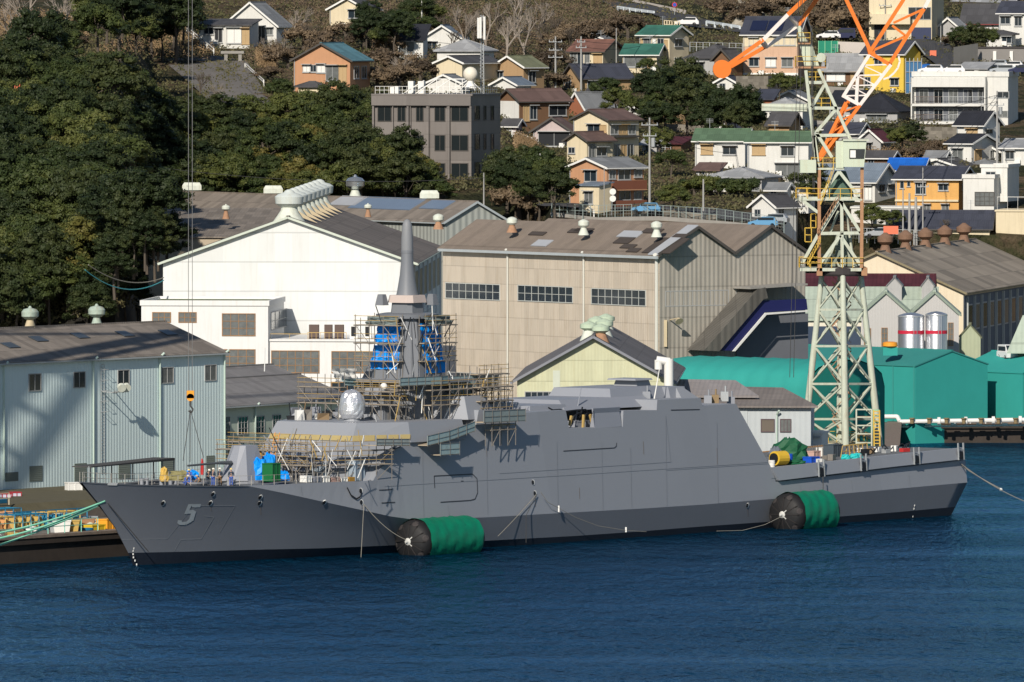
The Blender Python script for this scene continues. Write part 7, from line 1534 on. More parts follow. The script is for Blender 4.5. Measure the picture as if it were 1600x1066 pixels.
def lmk(px, row):
    return min(((480, 60, 'left of the orange house'), (600, 80, 'right of the orange house'), (640, 110, 'above the office tower'), (720, 50, 'beside the antenna mast'), (870, 60, 'above the tall utility pole'), (930, 40, 'below the hilltop guard rail'), (1170, 15, 'above the solar panel house'), (1315, 20, 'left of the white concrete building'), (1450, 232, 'under the grey masonry wall'), (90, 65, 'at the top left'), (790, 25, 'at the top centre'), (340, 130, 'on the concrete slope'), (30, 20, 'in the top left corner'), (30, 360, 'at the left edge in the dark wood'), (430, 70, 'right of the old white house')), key=lambda t: (t[0]-px)**2+(t[1]-row)**2)[2]
def wood(poly, dx, dy, kinds, sc_, label, group, skip=()):
    xs = [p[0] for p in poly]; ys = [p[1] for p in poly]; y = min(ys); j = 0
    while y < max(ys):
        x = min(xs)+(dx/2 if j % 2 else 0); ii = 0
        while x < max(xs):
            X, Y = x+rnd.uniform(-.35, .35)*dx, y+rnd.uniform(-.35, .35)*dy
            if inpoly(X, Y, poly) and not any(inpoly(X, Y, s_) for s_ in skip):
                k = rnd.choice(kinds); plant(k, X, Y, rnd.uniform(*sc_), (label[k] if isinstance(label, dict) else label)+', %s along row %s' % (OD[ii], 'one two three four five six seven eight nine ten eleven twelve thirteen fourteen fifteen sixteen seventeen eighteen'.split()[j]), group); ii += 1
            x += dx
        y += dy; j += 1
lb1 = {'ever': 'rounded dark evergreen tree in the wood left of the factories', 'olive': 'yellowish olive evergreen tree in the wood left of the factories', 'dark': 'blackish green tree in the wood left of the factories'}
wood([(-20, 70), (90, 60), (100, 110), (130, 90), (205, 110), (215, 250), (215, 380), (120, 420), (60, 480), (-20, 500)], 33, 25, ['ever', 'dark', 'ever', 'ever', 'olive', 'dark'], (.7, 1.05), lb1, 'trees of the wood left of the factories')
lb2 = {'ever': 'rounded dark evergreen tree on the slope behind the white hall', 'olive': 'olive green tree on the slope behind the white hall', 'dark': 'blackish green tree on the slope behind the white hall'}
wood([(215, 120), (250, 160), (330, 172), (430, 178), (440, 150), (590, 160), (598, 185), (615, 222), (645, 252), (680, 275), (690, 298), (215, 298)], 34, 24, ['ever', 'ever', 'dark', 'olive', 'ever', 'dark'], (.65, 1.0), lb2, 'trees on the slope behind the white hall')
wood([(130, 0), (300, 0), (295, 40), (215, 62), (150, 40)], 30, 20, ['ever', 'dark'], (.8, 1.1), 'dark evergreen tree on the hilltop left of the old white house', 'hilltop trees left of the old white house')
wood([(786, 240), (870, 250), (880, 290), (860, 318), (784, 300)], 26, 20, ['ever', 'dark'], (.55, .8), 'dense evergreen tree between the office tower and the orange apartments', 'trees beside the office tower')
wood([(560, 20), (640, 18), (660, 0), (680, 0), (690, 26), (620, 46), (570, 60)], 26, 16, ['dark', 'ever'], (.5, .75), 'dark tree between the houses at the top centre', 'trees between the top centre houses')
for px, row, k, s_ in ((950, 118, 'ever', .75), (965, 140, 'ever', .8), (1000, 140, 'bare', .9), (1020, 112, 'dark', 1.0), (1040, 132, 'dark', 1.15), (1062, 118, 'dark', 1.1), (1075, 145, 'dark', 1.1), (1030, 158, 'dark', .95), (1098, 128, 'ever', 1.0), (1112, 150, 'dark', 1.1), (1135, 155, 'dark', 1.05), (1160, 158, 'dark', 1.0), (1100, 172, 'dark', .8), (1150, 178, 'dark', .7), (1172, 172, 'dark', .7), (985, 152, 'ever', .6)):
    plant(k, px, row+16, s_*.78, 'big dark evergreen tree in the clump below the green-roofed house' if k != 'bare' else 'bare twiggy tree in the clump below the green-roofed house', 'trees below the green-roofed house', base=False)
for px, row, k, s_, lb in ((1258, 322, 'dark', .8, 'dark tree just left of the crane tower below the blue-roofed house'), (1264, 345, 'ever', .6, 'small green tree behind the crane tower'), (1362, 372, 'ever', .5, 'round shrub right of the crane tower'), (1395, 386, 'ever', .4, 'low shrub before the cream hall ventilators'), (1410, 208, 'ever', .55, 'green bush below the dark-roofed old house'), (1425, 212, 'dark', .5, 'dark bush at the foot of the grey masonry wall'), (1397, 205, 'ever', .45, 'slim bush left of the grey masonry wall'),
    (1500, 52, 'ever', .5, 'dark bush below the maroon eave roof'), (1520, 58, 'dark', .5, 'dark tree between the maroon eave roof and the carport'), (1492, 62, 'brownb', 1.1, 'reddish brown bush beside the steep street'), (1540, 56, 'ever', .5, 'bush at the right above the carport'), (1478, 366, 'bare', .5, 'small bare tree before the long dark building'), (1217, 128, 'ever', .45, 'shrub on the stone wall below the peach house'), (1240, 126, 'ever', .45, 'second shrub on the stone wall below the peach house'),
    (1052, 302, 'ever', .55, 'bush at the left end of the hedge'), (1030, 222, 'ever', .55, 'dark bush right of the cream two-storey house'), (1048, 245, 'ever', .5, 'bush below the fence right of the cream house'), (1020, 170, 'ever', .6, 'light green tree behind the cream two-storey house'), (838, 320, 'brownb', 1.2, 'brown bush beside the left end of the wire fence'), (812, 322, 'brownb', 1.5, 'big brown bush behind the beige hall roof'), (1010, 84+10, 'ever', .4, 'round bush in front of the green-roofed house'), (560, 150, 'ever', .5, 'dark bush right of the orange house'), (590, 118, 'brownb', 1.3, 'brown bush beside the orange house'), (440, 140, 'ever', .5, 'bush left of the orange house'),
    (975, 182, 'ever', .4, 'small bush above the brick-walled house'), (860, 90, 'brownb', 1.3, 'brown bush left of the red-roofed house'), (858, 125, 'brownb', 1.2, 'brown bush at the foot of the tall utility pole'), (1385, 205, 'bare', .4, 'small bare shrub below the dark-roofed house')):
    plant(k, px, row, s_, lb, None)
for i in range(9): plant('bush', 1075+i*12, 303+i*.8, .85, 'clipped dark green hedge bush in the row behind the wire fence', 'hedge bushes', base=True)
for i, (px, b_, s_) in enumerate(((206, 425, 1.0), (226, 420, 1.05), (246, 425, .95), (262, 432, .8), (190, 400, 1.1))): plant('dark', px, b_, s_, 'dark tree overhanging the left end of the back hall', 'trees overhanging the back hall', D=1331+i*1.5, z=W(px, b_, 1331).z+(3 if i < 3 else 0))
for px, row, s_ in ((20, 20, 1.1), (45, 40, 1.0), (40, 8, 1.1), (95, 22, 1.0), (75, 55, .8), (690, 20, 1.0), (725, 35, 1.0), (760, 30, 1.1), (790, 40, 1.1), (820, 40, 1.1), (845, 30, 1.1), (870, 22, 1.0), (705, 45, .8), (775, 12, 1.0), (805, 10, 1.1), (838, 8, 1.0), (890, 40, .9), (340, 140, .7), (312, 118, .7), (390, 150, .7), (460, 20, .9), (480, 40, .9), (440, 60, .8), (420, 70, .6), (500, 55, .8), (600, 75, .7), (625, 105, .7), (1330, 15, .8), (930, 30, .7), (20, 350, .9), (45, 370, .9), (280, 70, .5)):
    plant('bare', px, row, s_, 'bare pale-branched winter tree '+lmk(px, row), 'bare winter trees')
for px, row, s_ in ((475, 60, 1.2), (505, 75, 1.3), (540, 50, 1.2), (570, 60, 1.1), (600, 95, 1.4), (625, 120, 1.3), (640, 100, 1.2), (655, 112, 1.2), (450, 90, 1.1), (430, 90, 1.1), (420, 112, 1.0), (610, 70, 1.2), (590, 50, 1.2), (700, 55, 1.2), (740, 50, 1.1), (900, 45, 1.4), (925, 55, 1.4), (870, 60, 1.3), (950, 40, 1.2), (980, 42, 1.3), (1180, 18, 1.5), (1205, 10, 1.5), (1290, 30, 1.7), (1320, 35, 1.7), (1345, 25, 1.6), (1310, 10, 1.6), (1340, 5, 1.6), (1130, 10, 1.4), (1160, 25, 1.2), (1470, 230, 1.0), (1450, 236, .9), (1420, 240, .8), (110, 60, 1.1), (60, 70, 1.0)):
    plant('brownb', px, row, s_, 'brown leafless thicket bush '+lmk(px, row), 'brown bushes on the open hillside')
for i in range(19):
    plant('dark' if i % 3 else 'ever', 232+i*24+rnd.uniform(-6, 6), 290+rnd.uniform(-8, 8), rnd.uniform(.5, .7), 'low dense tree at the foot of the slope along the back hall roof', 'low trees along the back hall roof')
for i in range(16):
    X_, Y_ = rnd.uniform(178, 252), rnd.uniform(345, 440); plant('dark', X_, Y_, rnd.uniform(.45, .65), 'low dark tree on the cliff edge at the left end of the back hall', 'trees overhanging the back hall', D=1326+rnd.uniform(0, 4), z=W(X_, Y_+25, 1328).z)
for i in range(26):
    plant('dark', rnd.uniform(-10, 235), rnd.uniform(370, 490), rnd.uniform(.5, .8), 'low dark tree on the shaded cliff behind the pale green workshop', 'low trees on the shaded cliff')
for ps in PR.values():
    for t in ps:
        if not t['used']:
            for c in list(t.children): bpy.data.objects.remove(c)
            bpy.data.objects.remove(t)
for o in bpy.data.objects:
    if 'used' in o: del o['used']
def cover(name, label, lm, polys, n, ls, hh_, k=9, sp_=.7, cat='undergrowth'):
    mb = MB()
    for poly in polys:
        xs = [p[0] for p in poly]; ys = [p[1] for p in poly]; m_ = 0; tries = 0
        while m_ < n//len(polys) and tries < n*4:
            tries += 1; X, Y = rnd.uniform(min(xs), max(xs)), rnd.uniform(min(ys), max(ys))
            if not inpoly(X, Y, poly): continue
            m_ += 1; D = gf(X, Y); P_ = W(X, Y, D); P_.z = tz(X, D); r = rnd.uniform(.5, 1.3)*sp_
            for _ in range(k): v = rdir(); leaf(mb, P_+V((v.x*r, v.y*r, abs(v.z)*hh_*rnd.uniform(.3, 1))), (v+V((0, -.5, .8))).normalized(), ls)
    return tag(mb.build(name, LM[lm], at=(0, 0, 0)), label, cat, kind='stuff')
allh = [(215, 0), (1600, 0), (1600, 110), (1540, 260), (1240, 330), (860, 328), (780, 300), (230, 290)]
cover('undergrowth', 'dark green and brown undergrowth covering the hillside between the houses', 'scrub', [allh], 9000, .22, .9, 12, 1.2)
cover('brown_brush', 'brown thicket brush on the upper hillside', 'brown', [[(420, 0), (700, 0), (700, 60), (650, 130), (590, 140), (580, 60), (460, 60), (420, 120), (380, 100)], [(700, 0), (960, 0), (1000, 40), (960, 60), (860, 110), (700, 60)], [(1110, -5), (1350, -5), (1350, 60), (1270, 25), (1160, 20)]], 3600, .16, 1.3, 14, 1.0)
cover('dry_grass', 'tall dry tan grass on the bank below the hilltop trees', 'dry', [[(195, 62), (230, 55), (290, 46), (345, 88), (330, 95), (250, 92), (150, 85)], [(400, 85), (432, 95), (430, 118), (405, 108)], [(804, 217), (840, 230), (835, 245), (810, 240)], [(960, 190), (1100, 192), (1100, 197), (960, 196)], [(0, 20), (130, 30), (140, 60), (60, 62), (0, 60)], [(1250, 243), (1480, 236), (1480, 256), (1300, 260)]], 4200, .14, 1.5, 12, .5, 'grass')
cover('undergrowth', 'dark tangled undergrowth under the wood at the left', 'dark' if 0 else 'scrub', [[(-20, 60), (215, 60), (230, 300), (225, 480), (-20, 520)]], 3500, .24, 1.2, 12, 1.4)
# ================= SCAFFOLDING, GEAR AND PEOPLE ON THE SHIP
pipe = M('scaffold_pipe', (.2, .185, .165), .6, .25, 3, metal=.2); pipey = M('scaffold_yellow', (.42, .29, .10), .6, .2, 3); plank = M('scaffold_plank', (.36, .30, .22), .8, .25, 2); netm = M('teal_net', (.26, .36, .37), .8, .3, 2); btarp = M('blue_tarpaulin', (.0, .25, .78), .45, .15, 2, bump=.6)
gtarp = M('deck_green_tarp', (.01, .09, .04), .6, .2, 1.5, bump=.6)
def scaff(label, p0, p1, dep, levels, step=1.6, planks=True, diag=True, top=.9, mat=None, nm='scaffold'):
    """row of scaffold bays from p0 to p1 (world, z ignored), dep = depth vector, levels = heights"""
    t = thing(nm, label, 'scaffold', V((p0.x, p0.y, levels[0]))); d = V((p1.x-p0.x, p1.y-p0.y, 0)); n = max(1, round(d.length/step)); pm = MB(); hm = MB()
    A = lambda i, k, z: V((p0.x, p0.y, z))+d*(i/n)+dep*k
    for i in range(n+1):
        for k in (0, 1): pm.tube(A(i, k, levels[0]), A(i, k, levels[-1]+top+rnd.uniform(-.3, .4)), .045, 5)
    for z in levels[1:]:
        for k in (0, 1): pm.tube(A(-.15, k, z), A(n+.15, k, z), .045, 5); 
        for h in (.5, .95): hm.tube(A(-.1, 0, z+h), A(n+.1, 0, z+h), .03, 4)
        for i in range(n+1): pm.tube(A(i, -.15, z-.05), A(i, 1.15, z-.05), .04, 5)
    if diag:
        for i in range(0, n, 2):
            for z0, z1 in zip(levels, levels[1:]): pm.tube(A(i, 0, z0), A(i+1, 0, z1), .035, 5)
    pm.build('uprights', mat or pipe, t); hm.build('handrail', pipey, t)
    if planks:
        for z in levels[1:]:
            b_ = MB(); q = [A(-.1, .05, z), A(n+.1, .05, z), A(n+.1, .95, z), A(-.1, .95, z)]; b_.hexa(q, [p+V((0, 0, .07)) for p in q]); b_.build('walkway', plank, t)
    return t
FZ = z_deck(28)
scaff('two-level scaffold walkway across the front of the bridge', S(aL-6.2, 4.6, 0), S(aL-6.2, -6.5, 0), SU*1.1, [FZ, 9.0, 10.4], 1.9)
scaff('scaffold bays round the port corner of the bridge front', S(aL-5.6, 5.0, 0), S(aL+2.2, 8.8, 0), (-SN*.9), [FZ, 9.0, 10.4], 1.9, diag=True)
t = thing('ladder', 'orange ladder standing on the scaffold before the bridge', 'ladder', S(aL-5.8, 1.2, FZ)); m_ = MB()
for k in (0, .55): m_.tube(S(aL-6.5, .6-k, 9.0), S(aL-5.4, .6-k, 12.2), .05, 5)
for i in range(9): m_.tube(S(aL-6.5+i*.122, .6, 9+.36*i), S(aL-6.5+i*.122, .05, 9+.36*i), .04, 4)
m_.build('rails', M('ladder_orange', (.6, .28, .06), .6), t)
scaff('scaffold with planks on the bow side of the mast tower', S(am-3.9, 1.6, 0), S(am-3.9, -3.6, 0), SU*.9, [16.95, 18.7, 20.5, 22.3], 1.7)
scaff('scaffold with planks on the port side of the mast tower', S(am-1.8, 3.6, 0), S(am+3.4, 3.6, 0), (-SN*.8), [16.95, 18.7, 20.5, 22.3], 1.7)
scaff('scaffold round the lower mast housing facing the bow', S(am-5.2, 4.0, 0), S(am-5.2, -2.4, 0), SU*.9, [13.0, 14.4, 15.9], 1.5)
scaff('scaffold round the lower mast housing on the port side', S(am-4, 6.0, 0), S(am+6.5, 6.0, 0), (-SN*1.0), [13.0, 14.4, 15.9], 1.5)
scaff('tall scaffold behind the mast tower amidships', S(am+5.5, 5.0, 0), S(am+10.5, 5.0, 0), (-SN*1.2), [12.2, 13.9, 15.6, 17.2], 1.4)
scaff('low scaffold round the boxy radar house left of the mast', S(am-9.6, -1.5, 0), S(am-9.6, -6.5, 0), SU*1.0, [13.0, 14.6, 16.2], 1.7, top=1.2)
scaff('outboard scaffold hung on the ship side below the mast', S(am+2.2, 8.9, 0), S(am+6.3, 8.9, 0), (-SN*.8), [10.2, 11.8], 1.3, top=1.1)
# teal netted walkways
def netbox(label, P_, h, dep, floor=True, mat=None):
    t = thing('netted_walkway', label, 'walkway', P_[0]); m_ = MB(); f_ = MB(); r_ = MB()
    for p, q in zip(P_, P_[1:]):
        m_.hexa([p, q, q+dep*.03, p+dep*.03], [v+V((0, 0, h)) for v in (p, q, q+dep*.03, p+dep*.03)])
        f_.hexa([p, q, q+dep, p+dep], [v+V((0, 0, .08)) for v in (p, q, q+dep, p+dep)])
        n = max(1, int((q-p).length/1.3))
        for i in range(n+1): a = p.lerp(q, i/n)-dep*.03; r_.tube(a-V((0, 0, .1)), a+V((0, 0, h+.15)), .025, 5)
        for z in (h, h/2): r_.tube(p-dep*.03+V((0, 0, z)), q-dep*.03+V((0, 0, z)), .02, 5)
    m_.build('net', mat or netm, t); f_.build('floor', plank, t); r_.build('rail', pipe, t)
netbox('teal netted walkway hung along the bridge side below the mast', [SP(668, 697, 9.0), SP(702, 689, 9.0), SP(742, 674, 8.8)], 1.0, -SN*1.3)
netbox('pale glassy netted screen along the bridge windows at their right end', [SP(588, 697, 8.9), SP(640, 697, 8.9)], .7, -SN*1.3, mat=M('pale_net', (.3, .34, .33), .8, .35, 2))
netbox('teal netted balcony wrapped round the mast tower', [SP(625, 604, 5.6), SP(690, 601, 5.6), SP(700, 600, 5.4)], .85, -SN*1.2)
netbox('small teal netted basket hung on the ship side', [SP(688, 712, 9.4), SP(718, 710, 9.4)], 1.15, -SN*1.2)
netbox('grey netted basket on the superstructure roof edge amidships', [SP(756, 661, 9.2), SP(821, 658, 9.2)], 1.2, -SN*1.5, mat=M('grey_green_net', (.22, .27, .27), .8, .2, 2))
netbox('teal netted platform behind the mast above the roof', [SP(705, 618, 4), SP(745, 615, 4)], 1.9, -SN*1.2)
def cloth(name, label, P4, mat, cat='tarpaulin', rip=.14, n=10, th=.04):
    """hanging sheet between four corners with folds"""
    m_ = MB(); nrm = (P4[1]-P4[0]).cross(P4[3]-P4[0]).normalized(); 
    if nrm.y > 0: nrm = -nrm
    for side in (0, 1):
        for j in range(n+1):
            for i in range(n+1):
                p = P4[0].lerp(P4[1], i/n).lerp(P4[3].lerp(P4[2], i/n), j/n); m_.v.append(p+nrm*(rip*math.sin(i*1.9+j*.6)+rip*.7*math.sin(j*1.3+i*.4)+rip*rnd.uniform(-.3, .3)*(1-side)*1.0+(th if side else 0)))
    N2 = (n+1)**2
    for i in range(n):
        for j in range(n): k = j*(n+1)+i; m_.f.append((k, k+1, k+n+2, k+n+1))
    m_.v = m_.v[:N2]
    return tag(m_.build(name, mat, smooth=True), label, cat)
fa = lambda b, z: S(am-3.05+.12*(z-17), b, z); pa_ = lambda a, z: S(a, 3.0-.12*(z-17), z)
cloth('tarpaulin', 'upper bright blue tarpaulin over the bow-facing radar panel', [fa(.9, 20.6), fa(-2.1, 20.6), fa(-2.0, 22.3), fa(.9, 22.3)], btarp)
cloth('tarpaulin', 'lower bright blue tarpaulin over the bow-facing radar panel', [fa(1.0, 17.9), fa(-2.4, 17.9), fa(-2.3, 20.3), fa(1.0, 20.3)], btarp)
cloth('tarpaulin', 'upper bright blue tarpaulin on the port side of the mast tower', [pa_(am-1, 20.6), pa_(am+2.2, 20.6), pa_(am+2.0, 22.5), pa_(am-1, 22.5)], btarp)
cloth('tarpaulin', 'lower bright blue tarpaulin on the port side of the mast tower', [pa_(am-1.1, 17.5), pa_(am+2.6, 17.5), pa_(am+2.4, 20.4), pa_(am-1, 20.4)], btarp)
cloth('tarpaulin', 'pale blue-white sheet hung at the foot of the bridge front', [S(aL-3.8, 5.2, FZ), S(aL-3.9, 3.0, FZ), S(aL-3.6, 3.0, FZ+1.8), S(aL-3.4, 5.2, FZ+1.8)], M('pale_blue_sheet', (.28, .34, .4), .6, .2, 1.5, bump=.5))
gnet = M('grey_net', (.16, .2, .2), .8, .35, 2)
cloth('safety_net', 'grey safety net at the top of the mast tower facing the bow', [fa(1.2, 22.3)-SU*1.0, fa(-2.6, 22.3)-SU*1.0, fa(-2.6, 23.2)-SU*1.0, fa(1.2, 23.2)-SU*1.0], gnet, 'net')
cloth('safety_net', 'grey safety net at the top of the mast tower on the port side', [pa_(am-1.2, 22.3)+SN*.8, pa_(am+3.2, 22.3)+SN*.8, pa_(am+3.2, 23.3)+SN*.8, pa_(am-1.2, 23.3)+SN*.8], gnet, 'net')
cloth('safety_net', 'teal net panel behind the mast beside the grey door', [SP(716, 615, 3), SP(744, 613, 3), SP(744, 590, 3), SP(716, 591, 3)], netm, 'net')
cloth('safety_net', 'teal net panel on the scaffold left of the mast', [SP(536, 603, -3), SP(572, 602, -3), SP(572, 592, -3), SP(536, 592, -3)], netm, 'net')
cloth('tarpaulin', 'white sheet hung on the scaffold left of the mast', [SP(523, 597, -4), SP(556, 597, -4), SP(558, 576, -4), SP(520, 576, -4)], whitep)
scaff('inner scaffold close to the sloping bridge front', S(aL-5.0, 4.2, 0), S(aL-5.0, -6.0, 0), SU*.8, [FZ, 8.3, 9.7, 11.1], 1.3, top=.6)
scaff('scaffold standing on the bridge roof before the mast', S(am-7.6, 4.5, 0), S(am-7.6, -1.0, 0), SU*1.2, [13.0, 14.5, 15.8], 1.2)
scaff('scaffold on the roof behind the bridge wing', S(am+3, 7.0, 0), S(am+9, 6.6, 0), (-SN*1.0), [11.6, 13.0, 14.6, 16.0], 1.2)
def crate(name, label, p, dx, dy, dz, mat, rz=0, cat='crate', ribs=True, rmat=None):
    t = thing(name, label, cat, p, rz); T = (lambda v: p+Matrix.Rotation(rz, 3, 'Z')@V(v)); m_ = MB(); m_.box(-dx/2, -dy/2, 0, dx/2, dy/2, dz, T=T); m_.build('body', mat, t, bevel=.03)
    if ribs:
        m_ = MB()
        for k in (-1, 0, 1): m_.box(k*dx*.46-.04, -dy/2-.05, 0, k*dx*.46+.04, dy/2+.05, dz+.02, T=T)
        m_.box(-dx/2-.04, -dy/2-.04, dz-.08, dx/2+.04, dy/2+.04, dz+.03, T=T); m_.build('frame', rmat or mat, t)
    return t
def deck_p(px, row, z):   # point on a horizontal plane z seen at this pixel
    return onplane(px, row, V((0, 0, z)), V((0, 0, 1)))
dz1 = z_deck(24)-.1
cg = M('container_green', (.01, .13, .04), .5, .1, 1)
crate('cage_box', 'green ribbed steel cage box on the foredeck by the guard rail', SP(424, 752, 5.6), 1.35, 1.2, 1.75, cg, SA, 'box')
def heap(name, label, p, rx, ry, h, mat, cat='tarpaulin', n=14, jit=.2):
    m_ = MB(); pr = [(1.0, 0), (1.05, .2), (.98, .45), (.93, .7), (.75, .9), (.3, 1.0)]
    for r, z in pr:
        for i in range(n): a = 2*math.pi*i/n; j = 1+rnd.uniform(-jit, jit); m_.v.append(p+V((math.cos(a)*rx*r*j, math.sin(a)*ry*r*j, z*h*(1+rnd.uniform(-.16, .16)))))
    for k in range(len(pr)-1):
        for i in range(n): m_.f.append((k*n+i, k*n+(i+1) % n, (k+1)*n+(i+1) % n, (k+1)*n+i))
    m_.f.append(tuple(range((len(pr)-1)*n, len(pr)*n))); m_.f.append(tuple(range(n))[::-1])
    return tag(m_.build(name, mat, smooth=False), label, cat)
heap('tarpaulin', 'blue tarpaulin bundle behind the gun turret', SP(405, 750, 1.5), 1.0, .8, 2.0, btarp); heap('tarpaulin', 'second taller blue tarpaulin bundle behind the green cage box', SP(419, 748, .5), .9, .8, 2.3, btarp); heap('tarpaulin', 'yellow-brown wrapped bundle behind the blue tarpaulins', SP(400, 735, -2), 1.1, .8, 1.8, M('ochre_wrap', (.4, .22, .04), .7, .2)); heap('tarpaulin', 'low blue tarpaulin right of the green cage box', SP(441, 751, 4), .7, .6, .9, btarp)
heap('tarpaulin', 'small blue tarpaulin on the foredeck among the crouching workers', SP(297, 750, 1.2), .8, .5, .9, btarp); heap('equipment_cover', 'yellow covered equipment near the bow rail', SP(256, 752, 1.5), .4, .35, 1.3, M('yellow_cover', (.55, .36, .08), .7)); heap('equipment_cover', 'olive bundle beside the crouching workers', SP(280, 751, .5), 1.0, .5, .9, M('olive_bundle', (.22, .2, .09), .8, .3)); heap('equipment_cover', 'red and white valve gear ahead of the gun', SP(316, 742, -1.5), .14, .14, 1.5, M('valve_red', (.45, .03, .03), .5))
m_ = MB(); m_.lathe(SP(301, 757, 2.4), [(1.3, -.1), (1.5, .1), (1.5, .25)], 20); tag(m_.build('boat_cradle', hg), 'grey rounded hatch coaming under the crouching workers', 'hatch')
for i, (px, dx, mt, lb) in enumerate(((478, .8, whitep, 'white box at the foot of the bridge front, leftmost'), (492, 1.3, hg2, 'low grey cradle at the foot of the bridge front'), (505, 1.0, whitep, 'second white box at the foot of the bridge front'), (520, 1.4, M('box_redwhite', (.5, .33, .28), .7), 'reddish white box at the foot of the bridge front'), (533, 1.0, whitep, 'white crate right of the reddish one'), (545, 1.0, M('ochre_wrap', (.4, .22, .04), .7, .2), 'ochre crate at the hose under the bridge'))):
    crate('crate', lb, SP(px, 753.5, 6.7), dx, .8, rnd.uniform(.4, .7), mt, SA, ribs=i % 2 == 0)
t = crate('control_cabinet', 'pale blue cabinet pair at the right foot of the bridge front', SP(556, 751, 6.6), 1.6, 1.0, 2.0, M('cabinet_blue', (.26, .32, .38), .6), SA, 'cabinet')
for i, (b_, sc_) in enumerate(((1.3, 1), (-.3, 1))):   # shiny foil covered ducts on the sloping front
    m_ = MB(); p, q = S(aL-4.4, b_, FZ+.2), S(aL-2.3, b_-.5, 10.1)
    for k in range(6): a, c = p.lerp(q, k/6), p.lerp(q, (k+1)/6); m_.tube(a+V((rnd.uniform(-.1, .1), 0, 0)), c+V((rnd.uniform(-.1, .1), 0, 0)), rnd.uniform(.25, .4), 8, rnd.uniform(.25, .4))
    tag(m_.build('foil_duct', MATS['foil']), ['left foil-wrapped duct climbing the bridge front', 'right foil-wrapped duct climbing the bridge front'][i], 'duct')
for i in range(14):
    px = 455+i*6.3; m_ = MB(); p = deck_p(px, rnd.uniform(651, 657), 13.0); s_ = rnd.uniform(.3, .6); m_.box(-s_, -.3, 0, s_, .3, rnd.uniform(.4, 1.1), T=lambda v: p+Matrix.Rotation(rnd.choice((0, .6)), 3, 'Z')@v)
    if i % 3 == 0: m_.tube(p, p+V((rnd.uniform(-.3, .3), 0, 1.7)), .06, 5)
    tag(m_.build('roof_gear', [dark, hg2, whitep, M('gear_brown', (.2, .14, .08), .8), pipe][i % 5]), ['dark', 'grey', 'white', 'brown', 'pale'][i % 5]+' piece of gear on the bridge roof, number %s from the left' % ['one', 'two', 'three', 'four', 'five', 'six', 'seven', 'eight', 'nine', 'ten', 'eleven', 'twelve', 'thirteen', 'fourteen'][i], 'gear')
# hoses in the roof recess amidships
for i, (pts, mt, lb) in enumerate((([(857, 637), (864, 641), (875, 640), (885, 643), (900, 641), (915, 640), (921, 648), (924, 660)], dark, 'black hose arching over the roof recess'), ([(893, 662), (897, 650), (905, 645), (912, 652), (917, 646), (922, 656)], dark, 'second black hose looping in the roof recess'))):
    m_ = MB(); m_.path([SP(x, y, 6.5) for x, y in pts], .08); tag(m_.build('hose', mt), lb, 'hose')
for i, (x0, y0, x1, y1) in enumerate(((890, 665, 893, 650), (922, 648, 927, 668), (911, 668, 912, 648))): m_ = MB(); m_.bar(SP(x0, y0, 6.8), SP(x1, y1, 6.8), .22); tag(m_.build('strut', pipey), ['left', 'right', 'middle'][i]+' yellow strut standing in the roof recess', 'strut')
m_ = MB(); m_.bar(SP(905, 662, 6), SP(910, 636, 6), .12); tag(m_.build('strut', dark), 'dark raking strut in the roof recess', 'strut')
# recess cut look: dark floor gear
crate('roof_locker', 'grey locker inside the roof recess amidships', SP(905, 670, 5.5), 3.2, 1.5, .8, hg2, SA, 'locker')
# ---- flight deck gear
fz = (e0[1]+e1[1])/2
def fd(px, b): # flight deck point under this column
    lo_, hi_ = e0[0], e1[0]
    for _ in range(30):
        m = (lo_+hi_)/2; p = S(m, b, lerp(e0[1], e1[1], (m-e0[0])/(e1[0]-e0[0]))); x = 800+F*p.x/p.y
        if x < px: lo_ = m
        else: hi_ = m
    return p
heap('tarpaulin', 'big dark green tarpaulin over equipment on the flight deck', fd(1234, 2.5), 1.9, 1.5, 2.2, gtarp, n=16); heap('tarpaulin', 'grey tarpaulin beside the hangar on the flight deck', fd(1212, 3.5), .8, .9, 1.6, M('grey_tarp', (.12, .14, .17), .7, .2)); heap('tarpaulin', 'flat dark green sheet in front of the yellow reel', fd(1245, 7.0), 1.0, .6, .5, gtarp)
t = thing('hose_reel', 'yellow hose reel on the flight deck', 'reel', fd(1219, 6.4)); p = t.location; m_ = MB(); m_.tube(p+V((-.6, -.5, .8)), p+V((.5, .7, .8)), .75, 16); m_.build('drum', M('reel_yellow', (.65, .42, .04), .5), t); m_ = MB(); m_.tube(p+V((-.72, -.62, .8)), p+V((-.6, -.5, .8)), .55, 16); m_.build('hub', dark, t)
def drum(label, p, mat, r=.3, h=.9): m_ = MB(); m_.lathe(p, [(r, 0), (r, h*.3), (r+.03, h*.33), (r, h*.36), (r, h*.64), (r+.03, h*.67), (r, h*.7), (r, h), (r*.9, h+.02)], 14); tag(m_.build('oil_drum', mat, smooth=True), label, 'drum')
bd = M('drum_blue', (.01, .08, .5), .4); drum('bright blue drum right of the yellow reel', fd(1233, 6.0), bd, .4, 1.1)
drum('white drum at the left end of the flight deck', fd(1206, 6.8), whitep, .35, .7)
crate('tub', 'blue open tub on the flight deck', fd(1268, 6.4), 1.6, 1.0, .6, bd, SA); crate('generator', 'dark slatted generator box in the middle of the flight deck', fd(1302, 3.0), 1.8, 1.2, 1.3, M('gen_dark', (.06, .08, .1), .5), SA, 'generator')
crate('crate', 'white and red sacks on the flight deck beyond the blue tub', fd(1272, 2.0), 1.3, .8, .7, MATS['box_redwhite'], SA); crate('crate', 'white crate near the dark generator', fd(1284, 1.5), .9, .7, .9, whitep, SA)
